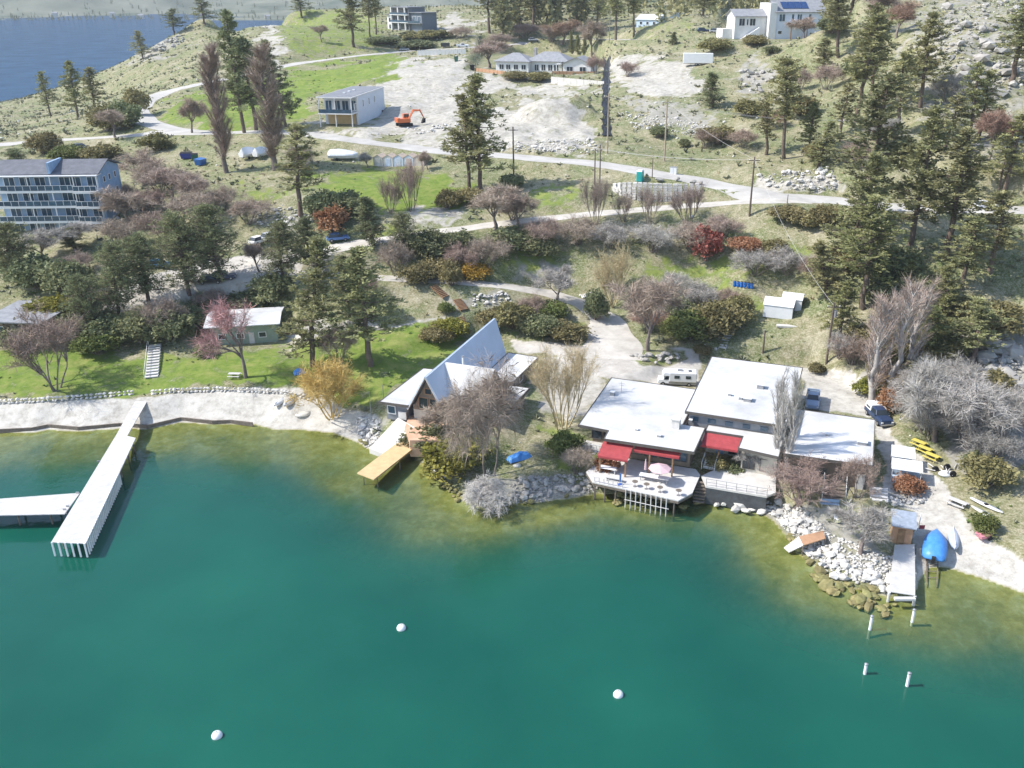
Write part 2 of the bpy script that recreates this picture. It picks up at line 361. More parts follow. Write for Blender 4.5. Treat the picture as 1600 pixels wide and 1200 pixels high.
ROCK = [[(1470,520),(1640,500),(1640,740),(1500,745),(1430,650),(1450,580)], [(1420,0),(1700,0),(1700,260),(1540,260),(1440,170),(1400,60)], [(1330,600),(1390,560),(1420,620),(1380,640)],
 [(1180,790),(1300,780),(1400,880),(1380,940),(1230,850)], [(720,740),(930,745),(930,790),(720,795)], [(560,660),(600,660),(580,706)], [(190,75),(250,55),(290,62),(250,90),(200,105)], [(980,150),(1120,180),(1110,215),(1000,190)], [(1160,90),(1220,110),(1180,160),(1150,140)], [(450,330),(500,330),(490,360),(400,345)], [(800,410),(890,420),(880,440),(800,440)], [(670,470),(790,460),(780,480),(700,490)]]
zg = np.maximum(zone([GRASS[0],GRASS[3],GRASS[1]], 9), .66*zone(GRASS, 12)); zd = zone(DIRT, 8); zs = zone(SAND, 4, .35); zr = zone(ROCK, 14); zr = np.where((V_ < 300) & (U > 1380), zr*.62, zr)
YARD = zone([YARD_PX, [(150,476),(250,424),(330,405),(440,388),(480,398),(470,425),(400,442),(340,458),(250,472),(190,490)]], 3, .3); 
YARD = YARD*(1-zone([[(982,556),(1000,547),(1040,543),(1068,548),(1072,560),(1045,572),(1005,572)]], 3, .2))
nv = Z.size; nr, nc = Z.shape
V = np.stack([GX.ravel(), GY.ravel(), Z.ravel()], 1)
idx = np.arange(nv).reshape(nr, nc)
F = np.stack([idx[:-1,:-1].ravel(), idx[:-1,1:].ravel(), idx[1:,1:].ravel(), idx[1:,:-1].ravel()], 1)
me = fast_mesh('ground', V, F)
at = me.color_attributes.new('zone', 'FLOAT_COLOR', 'POINT')
at.data.foreach_set('color', np.stack([zg.ravel(), zd.ravel(), zr.ravel(), zs.ravel()], 1).astype(np.float32).ravel())
at2 = me.attributes.new('yard', 'FLOAT', 'POINT'); at2.data.foreach_set('value', YARD.ravel().astype(np.float32))
me.polygons.foreach_set('use_smooth', np.ones(len(F), bool))

gm = bpy.data.materials.new('ground'); gm.use_nodes = True; N = gm.node_tree.nodes; Lk = gm.node_tree.links
pb = N['Principled BSDF']; pb.inputs['Roughness'].default_value = .95; pb.inputs['Specular IOR Level'].default_value = .1
geo = N.new('ShaderNodeNewGeometry')
def noise(scale, detail=5, rough=.6, dist=0):
    q = N.new('ShaderNodeTexNoise'); q.inputs['Scale'].default_value = scale; q.inputs['Detail'].default_value = detail; q.inputs['Roughness'].default_value = rough; q.inputs['Distortion'].default_value = dist
    Lk.new(geo.outputs['Position'], q.inputs['Vector']); return q.outputs[0]
def ramp(inp, stops):
    q = N.new('ShaderNodeValToRGB'); Lk.new(inp, q.inputs[0]); cr = q.color_ramp
    while len(cr.elements) < len(stops): cr.elements.new(.5)
    for e, (p, c) in zip(cr.elements, stops): e.position = p; e.color = (*c, 1)
    return q.outputs[0]
def mixc(fac, a, b):
    q = N.new('ShaderNodeMix'); q.data_type = 'RGBA'; Lk.new(fac, q.inputs[0]); Lk.new(a, q.inputs[6]); Lk.new(b, q.inputs[7]); return q.outputs[2]
def mth(op, a, b=None, clamp=False):
    q = N.new('ShaderNodeMath'); q.operation = op; q.use_clamp = clamp
    for i, x in enumerate((a, b)):
        if x is None: continue
        if isinstance(x, (int, float)): q.inputs[i].default_value = x
        else: Lk.new(x, q.inputs[i])
    return q.outputs[0]
za = N.new('ShaderNodeAttribute'); za.attribute_name = 'zone'
sp = N.new('ShaderNodeSeparateColor'); Lk.new(za.outputs['Color'], sp.inputs[0])
ya = N.new('ShaderNodeAttribute'); ya.attribute_name = 'yard'
n1 = noise(.11, 6, .65, .4); n2 = noise(.75, 6, .75); n3 = noise(3.2, 4, .8); n4 = noise(.35, 5, .6, .6)
def edge(w, k=.55): return mth('SMOOTH_MIN', 1, 1) if False else mth('MULTIPLY', mth('SUBTRACT', mth('ADD', w, mth('MULTIPLY', mth('SUBTRACT', n4, .5), k*5)), .36), 2.2, True)
scrub = ramp(n1, [(.36,(.095,.145,.034)),(.45,(.145,.175,.055)),(.52,(.215,.205,.095)),(.58,(.30,.265,.16)),(.67,(.43,.385,.275))])
fine = ramp(n3, [(.40,(.035,.042,.022)),(.5,(.19,.185,.12)),(.61,(.56,.53,.44))])
mid = ramp(n2, [(.40,(.075,.115,.026)),(.5,(.215,.20,.105)),(.60,(.46,.415,.30))])
q = N.new('ShaderNodeMix'); q.data_type = 'RGBA'; q.inputs[0].default_value = .42; Lk.new(scrub, q.inputs[6]); Lk.new(mid, q.inputs[7])
q2 = N.new('ShaderNodeMix'); q2.data_type = 'RGBA'; q2.inputs[0].default_value = .32; Lk.new(q.outputs[2], q2.inputs[6]); Lk.new(fine, q2.inputs[7])
c = q2.outputs[2]
rockc = mixc(n3, ramp(n2, [(.3,(.13,.125,.12)),(.5,(.30,.285,.26)),(.7,(.46,.44,.41))]), ramp(n1, [(.35,(.20,.20,.13)),(.6,(.36,.34,.29))]))
c = mixc(edge(sp.outputs['Blue']), c, rockc)
dirtc = mixc(n3, ramp(n1, [(.35,(.33,.305,.26)),(.65,(.49,.465,.41))]), ramp(n2, [(.38,(.22,.205,.175)),(.6,(.53,.505,.45))]))
c = mixc(edge(sp.outputs['Green']), c, dirtc)
grassc = mixc(n3, ramp(n4, [(.36,(.095,.165,.026)),(.5,(.165,.235,.042)),(.63,(.28,.285,.095))]), ramp(n2, [(.36,(.075,.13,.020)),(.64,(.215,.26,.07))]))
c = mixc(edge(sp.outputs['Red']), c, grassc)
sandc = mixc(n3, ramp(n4, [(.36,(.35,.325,.285)),(.6,(.50,.48,.43))]), ramp(n2, [(.38,(.28,.26,.225)),(.5,(.50,.475,.425)),(.64,(.62,.60,.55))]))
c = mixc(edge(za.outputs['Alpha'], .25), c, sandc)
yardc = mixc(n3, ramp(n4, [(.36,(.40,.375,.335)),(.64,(.54,.51,.46))]), ramp(n2, [(.38,(.34,.315,.28)),(.62,(.56,.53,.48))]))
c = mixc(edge(ya.outputs['Fac'], .2), c, yardc)
sx = N.new('ShaderNodeSeparateXYZ'); Lk.new(geo.outputs['Position'], sx.inputs[0])
bedc = mixc(n3, ramp(n4, [(.36,(.19,.19,.065)),(.48,(.29,.255,.095)),(.58,(.31,.30,.16)),(.68,(.38,.38,.28))]), ramp(n2, [(.38,(.15,.15,.055)),(.52,(.28,.25,.10)),(.64,(.40,.38,.25))]))
wet = mth('MULTIPLY', mth('SUBTRACT', 0.10, sx.outputs[2]), 8.0, True)
c = mixc(wet, c, bedc)
Lk.new(c, pb.inputs['Base Color'])
bp = N.new('ShaderNodeBump'); bp.inputs['Strength'].default_value = .55; bp.inputs['Distance'].default_value = .18
Lk.new(mth('ADD', n3, n2), bp.inputs['Height']); Lk.new(bp.outputs[0], pb.inputs['Normal'])
me.materials.append(gm)
tag(put('ground', me), 'sloping lakeside ground with lawn scrub dirt and gravel', kind='structure')

# ------------------------------------------------------------------ roads
road_m = mat('road_gravel', (.38,.355,.315), .95, rgb2=(.56,.53,.48), scale=.35, coord='Position', bump=.2, bscale=5, spec=.1)
road_g = mat('road_asphalt', (.36,.345,.32), .95, rgb2=(.50,.48,.445), scale=.22, coord='Position', bump=.15, bscale=5, spec=.1)
def strip(name, w, m, label, dz=.09, nx=9):
    n = len(w); vs = []; fs = []
    for i in range(n):
        d = w[min(i+1,n-1),:2]-w[max(i-1,0),:2]; d = d/np.linalg.norm(d); nn = np.array([-d[1], d[0]])
        for k in range(nx):
            s = (k/(nx-1)-.5)*w[i,3]*(1+.08*math.sin(i*.9+k))
            x, y = w[i,:2]+nn*s; vs.append((x, y, H(x,y)+dz*(1-.75*abs(2*k/(nx-1)-1)**4)*min(1,.25+.2*min(i,n-1-i))))
    for i in range(n-1):
        for k in range(nx-1): a = i*nx+k; fs.append((a+1, a, a+nx, a+nx+1))
    b = MB(); b.v = vs; b.f = fs; return tag(b.build(name, m, smooth_=True), label, kind='structure')
strip('road', road_world['main'], road_g, 'pale main road crossing the hillside')
strip('road', road_world['upper'], road_g, 'pale upper road curving round a hairpin bend', dz=.10)
strip('road', road_world['lower'], road_m, 'narrow pale lane branching below the main road', dz=.10)
strip('driveway', road_world['drive'], road_m, 'narrow pale driveway running down to the turning yard')

# ------------------------------------------------------------------ water
wx = np.arange(-150, 160, 1.0); wy = np.arange(8, 128, 1.0)
WX, WY = np.meshgrid(wx, wy)
D = np.where(WY > 44.5, -bilin(Z, WX, np.maximum(WY, 44.5)), 9.0)
op = 1 - np.exp(-np.clip(D, 0, None) * .62)
cover = fbm(WX, WY, 22, 77, 3)
wv = np.stack([WX.ravel(), WY.ravel(), np.zeros(WX.size)], 1); wi = np.arange(WX.size).reshape(WX.shape)
wf = np.stack([wi[:-1,:-1].ravel(), wi[:-1,1:].ravel(), wi[1:,1:].ravel(), wi[1:,:-1].ravel()], 1)
wm = fast_mesh('lake', wv, wf)
wa = wm.attributes.new('murk', 'FLOAT', 'POINT'); wa.data.foreach_set('value', op.ravel().astype(np.float32))
def water_mat(name, attr, c1, c2, refl=1.0, bump=.16):
    m = bpy.data.materials.new(name); m.use_nodes = True; N = m.node_tree.nodes; Lk = m.node_tree.links
    for x in list(N):
        if x.type == 'BSDF_PRINCIPLED': N.remove(x)
    out = N['Material Output']; g = N.new('ShaderNodeNewGeometry')
    nz = N.new('ShaderNodeTexNoise'); nz.inputs['Scale'].default_value = .045; nz.inputs['Detail'].default_value = 4; Lk.new(g.outputs['Position'], nz.inputs['Vector'])
    rp = N.new('ShaderNodeValToRGB'); rp.color_ramp.elements[0].position = .3; rp.color_ramp.elements[1].position = .7
    rp.color_ramp.elements[0].color = (*c1, 1); rp.color_ramp.elements[1].color = (*c2, 1); Lk.new(nz.outputs[0], rp.inputs[0])
    df = N.new('ShaderNodeBsdfDiffuse'); Lk.new(rp.outputs[0], df.inputs[0])
    body = df.outputs[0]
    if attr:
        tr = N.new('ShaderNodeBsdfTransparent'); tr.inputs[0].default_value = (.90, .98, .80, 1)
        a = N.new('ShaderNodeAttribute'); a.attribute_name = attr
        mx = N.new('ShaderNodeMixShader'); Lk.new(a.outputs['Fac'], mx.inputs[0]); Lk.new(tr.outputs[0], mx.inputs[1]); Lk.new(body, mx.inputs[2]); body = mx.outputs[0]
    gl = N.new('ShaderNodeBsdfGlossy'); gl.inputs['Roughness'].default_value = .06
    fr = N.new('ShaderNodeFresnel'); fr.inputs[0].default_value = 1.33
    wvn = N.new('ShaderNodeTexNoise'); wvn.inputs['Scale'].default_value = .9; wvn.inputs['Detail'].default_value = 4; Lk.new(g.outputs['Position'], wvn.inputs['Vector'])
    bp = N.new('ShaderNodeBump'); bp.inputs['Strength'].default_value = bump; bp.inputs['Distance'].default_value = .3; Lk.new(wvn.outputs[0], bp.inputs['Height'])
    Lk.new(bp.outputs[0], gl.inputs['Normal']); Lk.new(bp.outputs[0], fr.inputs['Normal'])
    mx2 = N.new('ShaderNodeMixShader'); fm_ = N.new('ShaderNodeMath'); fm_.operation = 'MULTIPLY'; fm_.inputs[1].default_value = refl; Lk.new(fr.outputs[0], fm_.inputs[0]); Lk.new(fm_.outputs[0], mx2.inputs[0]); Lk.new(body, mx2.inputs[1]); Lk.new(gl.outputs[0], mx2.inputs[2]); Lk.new(mx2.outputs[0], out.inputs[0])
    return m
wm.materials.append(water_mat('lake_water', 'murk', (.003,.062,.045), (.008,.094,.064)))
tag(put('lake', wm), 'teal green lake with clear shallows along the shore', kind='structure')
b = MB(); b.add([(-2500,300,0),(60,300,0),(60,2600,0),(-2500,2600,0)], [(0,1,2,3)])
tag(b.build('lake', water_mat('far_lake_water', None, (.012,.045,.105), (.028,.075,.145), .26, .5)), 'blue far arm of the lake beyond the ridge', kind='structure')
# far shore
fx = np.linspace(-2600, 1400, 130); fy = np.linspace(1850, 3600, 60); FX, FY = np.meshgrid(fx, fy)
FZ = np.clip((FY-1880)*.02, -3, 30) + smooth(2000, 3300, FY)*170 + fbm(FX, FY, 420, 91, 5)*110*smooth(1850, 2500, FY)
FZ = np.where(FY < 1870, -3, FZ)
fi = np.arange(FX.size).reshape(FX.shape)
fm = fast_mesh('hills', np.stack([FX.ravel(), FY.ravel(), FZ.ravel()], 1), np.stack([fi[:-1,:-1].ravel(), fi[:-1,1:].ravel(), fi[1:,1:].ravel(), fi[1:,:-1].ravel()], 1))
fm.materials.append(mat('far_hills', (.07,.09,.065), 1, rgb2=(.22,.22,.17), scale=.008, coord='Position', detail=8, spec=0))
tag(put('hills', fm, smooth_=True), 'far shore hills across the lake', kind='structure')
# ------------------------------------------------------------------ plants: each kind is grown in a few shapes, then placed one by one
bark_pine = mat('bark_pine', (.135,.10,.08), .95, .35, 3, objvar=.2)
bark_grey = mat('bark_grey', (.20,.165,.145), .95, .3, 3, objvar=.15)
bark_pale = mat('bark_pale', (.42,.39,.36), .9, .2, 3)
def leaf(name, a, b, sc_=.6, ov=.18, tr=.25): return mat(name, a, .75, rgb2=b, scale=sc_, objvar=ov, spec=.15, trans=tr, detail=3)
M_PINE = leaf('needles_olive', (.155,.165,.072), (.40,.385,.19))
M_PINED = leaf('needles_dark', (.12,.14,.070), (.31,.32,.165))
M_PINEY = leaf('needles_yellow', (.15,.17,.06), (.33,.32,.15))
M_SHRUB = leaf('leaves_green', (.11,.145,.042), (.27,.29,.105))
M_OLIVE = leaf('leaves_olive', (.16,.145,.062), (.36,.32,.155))
M_YGREEN = leaf('leaves_yellow_green', (.15,.16,.028), (.37,.34,.085))
M_RED = leaf('leaves_red', (.22,.05,.045), (.46,.17,.145), ov=.1)
M_ORANGE = leaf('leaves_orange', (.24,.11,.055), (.44,.26,.15), ov=.12)
M_GOLDL = leaf('leaves_gold', (.32,.17,.03), (.50,.33,.08), ov=.1)
def twig(name, a, b, ov=.14): return mat(name, a, .95, rgb2=b, scale=.9, objvar=ov, spec=.05, detail=3)
T_MAUVE = twig('twigs_mauve', (.30,.235,.19), (.46,.375,.31))
T_GREY = twig('twigs_grey', (.30,.28,.255), (.48,.455,.42))
T_BROWN = twig('twigs_brown', (.26,.185,.15), (.42,.325,.27))
T_GOLD = twig('twigs_gold', (.46,.31,.09), (.66,.49,.20), .06)
T_STRAW = twig('twigs_straw', (.38,.30,.17), (.56,.47,.29), .06)
T_PINK = twig('twigs_pink', (.38,.20,.19), (.55,.36,.34), .06)
T_WHITE = twig('twigs_white', (.46,.43,.40), (.66,.63,.59), .05)
T_RUST = twig('twigs_rust', (.25,.155,.115), (.38,.265,.205))

def quads_mesh(name, C, A, B):            # one quad per row: centre, half axes
    n = len(C); Vv = np.empty((n, 4, 3)); Vv[:,0] = C-A-B; Vv[:,1] = C+A-B*.5; Vv[:,2] = C+A*.9+B*.7; Vv[:,3] = C-A*.8+B
    return fast_mesh(name, Vv.reshape(-1,3), np.arange(4*n).reshape(n,4))
def rvec(r, n):
    v = r.normal(size=(n,3)); return v/np.linalg.norm(v, axis=1)[:,None]
def cone_segments(name, S, sides=4):      # tapered sticks: rows (p0, p1, r0, r1)
    P0 = np.array([s[0] for s in S]); P1 = np.array([s[1] for s in S]); R0 = np.array([s[2] for s in S]); R1 = np.array([s[3] for s in S])
    D = P1-P0; D /= np.linalg.norm(D,axis=1)[:,None]+1e-9
    up = np.where(np.abs(D[:,2:3])<.9, np.array([[0,0,1.]]), np.array([[1.,0,0]])); A = np.cross(D, up); A /= np.linalg.norm(A,axis=1)[:,None]; B = np.cross(D, A)
    n = len(S); Vv = np.empty((n, 2*sides, 3))
    for j in range(sides):
        t = 2*math.pi*j/sides; o = A*math.cos(t)+B*math.sin(t)
        Vv[:,j] = P0+o*R0[:,None]; Vv[:,sides+j] = P1+o*R1[:,None]
    base = (np.arange(n)*2*sides)[:,None]
    F = np.concatenate([base+np.array([[j,(j+1)%sides,sides+(j+1)%sides,sides+j]]) for j in range(sides)])
    return fast_mesh(name, Vv.reshape(-1,3), F)

def grow_pine(seed, h=20.0, spread=3.6, low=.22, dens=1.0, sparse=.15, conic=.6, size=.34):
    r = np.random.default_rng(seed); S = []; nseg = 9; pts = []
    lean = r.normal(0, .25, 2)
    for i in range(nseg+1):
        t = i/nseg; pts.append(np.array([lean[0]*t*2+r.normal(0,.08), lean[1]*t*2+r.normal(0,.08), h*t]))
    pts[0][:2] = 0
    for i in range(nseg):
        r0 = .24*(1-i/nseg)**.8+.03; r1 = .24*(1-(i+1)/nseg)**.8+.03; S.append((pts[i], pts[i+1], r0, r1))
    C = []; z = low
    nb = int(105*dens)
    for k in range(nb):
        t = low+(1-low)*((k+r.random())/nb)**.92
        if t > .985: t = .985
        prof = (1-((t-low)/(1-low)))**conic*.95+.10
        if t < low+.12: prof *= .55+.4*r.random()
        L = spread*prof*(.55+.6*r.random())
        if r.random() < sparse: L *= .45
        az = r.random()*6.283; i = min(int(t*nseg), nseg-1); f = t*nseg-i; p0 = pts[i]*(1-f)+pts[i+1]*f
        el = .05+.55*(t-.3)+r.normal(0,.12)
        d = np.array([math.cos(az)*math.cos(el), math.sin(az)*math.cos(el), math.sin(el)])
        m_ = p0+d*L*.6; e = p0+d*L+np.array([0,0,.10*L])
        S.append((p0, m_, .05+.012*L, .03+.006*L)); S.append((m_, e, .03+.006*L, .012))
        nt = max(3, int(L*2.6))
        for q in range(nt):
            s = .30+.72*(q+r.random())/nt; c0 = p0+(e-p0)*s+r.normal(0,.18+.06*L,3)*np.array([1,1,.95])
            C.append((c0, .30+.18*r.random(), d))
    C.append((pts[-1], .4, np.array([0,0,1.])))
    cen = []; dirs = []
    for c0, rad, d in C:
        n_ = 15; o = rvec(r, n_); o[:,2] *= .85
        cen.append(c0+o*rad*(.35+.75*r.random((n_,1)))); dd = o*.8+d*.35+np.array([0,0,.35]); dirs.append(dd/np.linalg.norm(dd,axis=1)[:,None])
    cen = np.concatenate(cen); dirs = np.concatenate(dirs); n_ = len(cen)
    w = np.cross(dirs, rvec(r, n_)); w /= np.linalg.norm(w,axis=1)[:,None]+1e-9
    s1 = size*(.45+.6*r.random((n_,1))); crown = quads_mesh('crown', cen, dirs*s1*.62, w*s1*.30)
    return cone_segments('trunk', S, 5), crown, h

def grow_bare(seed, h=8.0, spread=.75, stems=1, levels=4, kids=5, droop=0.0, tw=.03, ntw=2600, upright=.4, fork=.22, ltw=.75):
    r = np.random.default_rng(seed); S = []; tips = []
    def rec(p, d, L, rad, lv):
        n_ = 3; q = p
        for i in range(n_):
            d2 = d+r.normal(0,.10,3); d2[2] += (.05 if lv < 2 else -droop*.5); d2 /= np.linalg.norm(d2)
            e = q+d2*L/n_; S.append((q, e, rad*(1-.22*i), rad*(1-.22*(i+1)))); q2 = q; q = e; d = d2
            if lv >= levels-2:
                tips.append((q2, e, d, lv))
        if lv < levels:
            for k in range(kids if lv > 0 else kids+1):
                az = r.random()*6.283; sp_ = spread*(.55+.6*r.random())
                a = np.cross(d, np.array([math.cos(az), math.sin(az), .3])); a /= np.linalg.norm(a)+1e-9
                nd = d*math.cos(sp_)+a*math.sin(sp_); nd[2] = nd[2]*(1-upright)+upright*(abs(nd[2])+.45)-droop*lv*.22; nd /= np.linalg.norm(nd)
                s = .45+.55*r.random() if lv else .55+.45*r.random()
                rec(p+(q-p)*s, nd, L*(.56+.2*r.random()), rad*.45, lv+1)
    for k in range(stems):
        az = 6.283*k/stems+r.random(); t_ = .12+.5*r.random() if stems > 1 else .04
        d = np.array([math.cos(az)*t_, math.sin(az)*t_, 1.0]); d /= np.linalg.norm(d)
        b0 = np.array([math.cos(az), math.sin(az), 0])*(.10*h*r.random() if stems > 1 else 0)
        rec(b0, d, h*(fork if stems == 1 else fork*1.3)*(.85+.3*r.random())+.001, .021*h*(1 if stems == 1 else .55), 0)
    i = r.integers(0, len(tips), ntw); f = r.random((ntw,1))
    p0 = np.array([tips[k][0] for k in i])*(1-f)+np.array([tips[k][1] for k in i])*f
    d = np.array([tips[k][2] for k in i])*.6+rvec(r, ntw)*.95; d[:,2] += .25*(upright)-droop; d /= np.linalg.norm(d,axis=1)[:,None]
    L = ltw*h/8*(.5+.8*r.random((ntw,1)))
    w = np.cross(d, rvec(r, ntw)); w /= np.linalg.norm(w,axis=1)[:,None]+1e-9
    mid_ = p0+d*L*.55+rvec(r,ntw)*L*.06; e = p0+d*L
    e[:,2] -= droop*L[:,0]*.5
    hw = tw*(.6+.7*r.random((ntw,1)))*.5
    Vv = np.stack([p0-w*hw, p0+w*hw, mid_+w*hw*.8, e, mid_-w*hw*.8], 1)
    crown = fast_mesh('crown', Vv.reshape(-1,3), np.arange(5*ntw).reshape(ntw,5))
    tm = cone_segments('trunk', S, 4)
    allz = np.concatenate([e[:,2], [s[1][2] for s in S]]); top = np.percentile(allz, 99.3)
    return tm, crown, float(top)

def grow_poplar(seed, h=22.0, rad=2.2, ntw=5200, stems=1):
    r = np.random.default_rng(seed); S = []; segs = []
    for sN in range(stems):
        off = np.array([r.normal(0,.5), r.normal(0,.5), 0])*(stems > 1); hh = h*(1-.18*r.random()*(stems > 1)); n_ = 8; q = off.copy(); tr = [q]
        for i in range(n_):
            e = off*(1+.6*(i+1)/n_)+np.array([r.normal(0,.10), r.normal(0,.10), hh*(i+1)/n_]); S.append((q, e, .17*(1-i/n_)**.8+.02, .17*(1-(i+1)/n_)**.8+.02)); q = e; tr.append(e)
        for k in range(int(130/stems)+14):
            t = .08+.88*r.random(); i = min(int(t*n_), n_-1); p0 = tr[i]+(tr[i+1]-tr[i])*(t*n_-i)
            az = r.random()*6.283; L = rad*(1.0+.9*r.random())*(math.sin(min(1,(1-t)*1.5+.12)*1.57)*.8+.2)*(.55+.45*min(1,t*4))
            d = np.array([math.cos(az)*.24, math.sin(az)*.24, 1.0]); d /= np.linalg.norm(d); m_ = p0+d*L*.5; e = p0+d*L+np.array([0,0,.22*L])
            S.append((p0, m_, .05, .03)); S.append((m_, e, .03, .012)); segs += [(p0, m_, d), (m_, e, d), (m_, e, d)]
    i = r.integers(0, len(segs), ntw); f = r.random((ntw,1))
    p0 = np.array([segs[k][0] for k in i])*(1-f)+np.array([segs[k][1] for k in i])*f
    d = np.array([segs[k][2] for k in i])+rvec(r,ntw)*.5; d[:,2] += .3; d /= np.linalg.norm(d,axis=1)[:,None]
    L = .9*(.5+.8*r.random((ntw,1))); w = np.cross(d, rvec(r,ntw)); w /= np.linalg.norm(w,axis=1)[:,None]; hw = .013*(.6+.7*r.random((ntw,1)))
    e = p0+d*L; Vv = np.stack([p0-w*hw, p0+w*hw, e+w*hw*.3, e-w*hw*.3], 1)
    return cone_segments('trunk', S, 5), fast_mesh('crown', Vv.reshape(-1,3), np.arange(4*ntw).reshape(ntw,4)), h

def grow_shrub(seed, h=2.4, w=3.0, n=5600, size=.105, lumps=18, fill=.4):
    r = np.random.default_rng(seed); S = []; cs = []
    for k in range(lumps):
        a = r.random()*6.283; q = (r.random()**.6)*w*.36; z = h*(.30+.50*r.random())*(1-.45*(q/(w*.5))**2); c = np.array([math.cos(a)*q, math.sin(a)*q, z]); rr = (.13+.16*r.random())*min(w,h*1.3)
        cs.append((c, rr)); S.append((np.array([c[0]*.15, c[1]*.15, 0]), c, .05, .02)); S.append((c*.6, c+rvec(r,1)[0]*rr*.8, .025, .01))
    i = r.integers(0, lumps, n); o = rvec(r, n); o[:,2] = np.where(o[:,2] < -.3, -o[:,2], o[:,2]); k = (fill+(1.08-fill)*r.random((n,1))**.5)*(1+.35*(r.random((n,1)) > .88)*r.random((n,1)))
    C = np.array([cs[j][0] for j in i])+o*k*np.array([cs[j][1] for j in i])[:,None]*(1+.25*np.sin(o[:,:1]*7+o[:,1:2]*5))
    C[:,2] = np.maximum(C[:,2], .06)
    A = o*.5+rvec(r,n); A /= np.linalg.norm(A,axis=1)[:,None]; B = np.cross(A, rvec(r,n)); B /= np.linalg.norm(B,axis=1)[:,None]
    s1 = size*(.5+.8*r.random((n,1)))
    return cone_segments('stem', S, 4), quads_mesh('foliage', C, A*s1, B*s1*.6), h*1.02

KIND = {}
def kind(name, variants, tm, cm, base, cat, nom_w):
    ws = []
    for tm_, cm_, hh in variants:
        co = np.empty(len(cm_.vertices)*3, np.float32); cm_.vertices.foreach_get('co', co); co = co.reshape(-1,3)
        ws.append(2*float(np.percentile(np.abs(co[:,0]), 96)))
    KIND[name] = dict(var=variants, tm=tm, cm=cm, base=base, cat=cat, w=ws, n=0)
V_pine = [grow_pine(1, 20, 3.5, .22, .9, .25, .55), grow_pine(2, 20, 3.2, .30, .75, .35, .40), grow_pine(3, 20, 3.6, .14, .95, .25, .70), grow_pine(4, 20, 3.4, .26, .8, .4, .48)]
V_tall = [grow_pine(s, 22, 2.9, .40, .85, .25, .35) for s in (5,6)]
V_ced = [grow_pine(s, 12, 3.6, .16, 1.5, .15, .42, .23) for s in (8,9)]
V_sparse = [grow_pine(s, 18, 2.6, .30, .55, .3, .45) for s in (11,12)]
V_cone = [grow_pine(s, 12, 2.6, .08, 1.1, .1, .85, .28) for s in (14,15)]
V_tree = [grow_bare(s, 9, .72, 1, 4, 4, 0, .021, 7000, .40, .27, .62) for s in (21,22,23)]
V_thin = [grow_bare(s, 9, .70, 1, 4, 4, 0, .019, 2600, .45, .27, .7) for s in (28,29)]
V_multi = [grow_bare(s, 6, .62, 5, 3, 4, 0, .017, 6500, .45, .32, .6) for s in (25,26,27)]
V_thick = [grow_bare(s, 4, .75, 9, 3, 4, 0, .014, 9000, .30, .34, .85) for s in (31,32,33)]
V_upr = [grow_bare(s, 6, .42, 9, 3, 5, 0, .015, 7000, .60, .34, .6) for s in (35,36)]
V_will = [grow_bare(41, 12, .62, 2, 4, 5, .26, .022, 13000, .34, .27, .95)]
V_weep = [grow_bare(43, 4, .95, 12, 3, 4, .35, .024, 7500, .15, .34, 1.2)]
V_pop = [grow_poplar(s, 22, 2.0, 10500, 1) for s in (51,52)]
V_asp = [grow_poplar(55, 14, 1.8, 6500, 4), grow_poplar(56, 14, 2.0, 6500, 5)]
V_bush = [grow_shrub(s) for s in (61,62,63,64)]
V_low = [grow_shrub(s, 1.5, 3.2, 4500, .10, 18) for s in (65,66)]
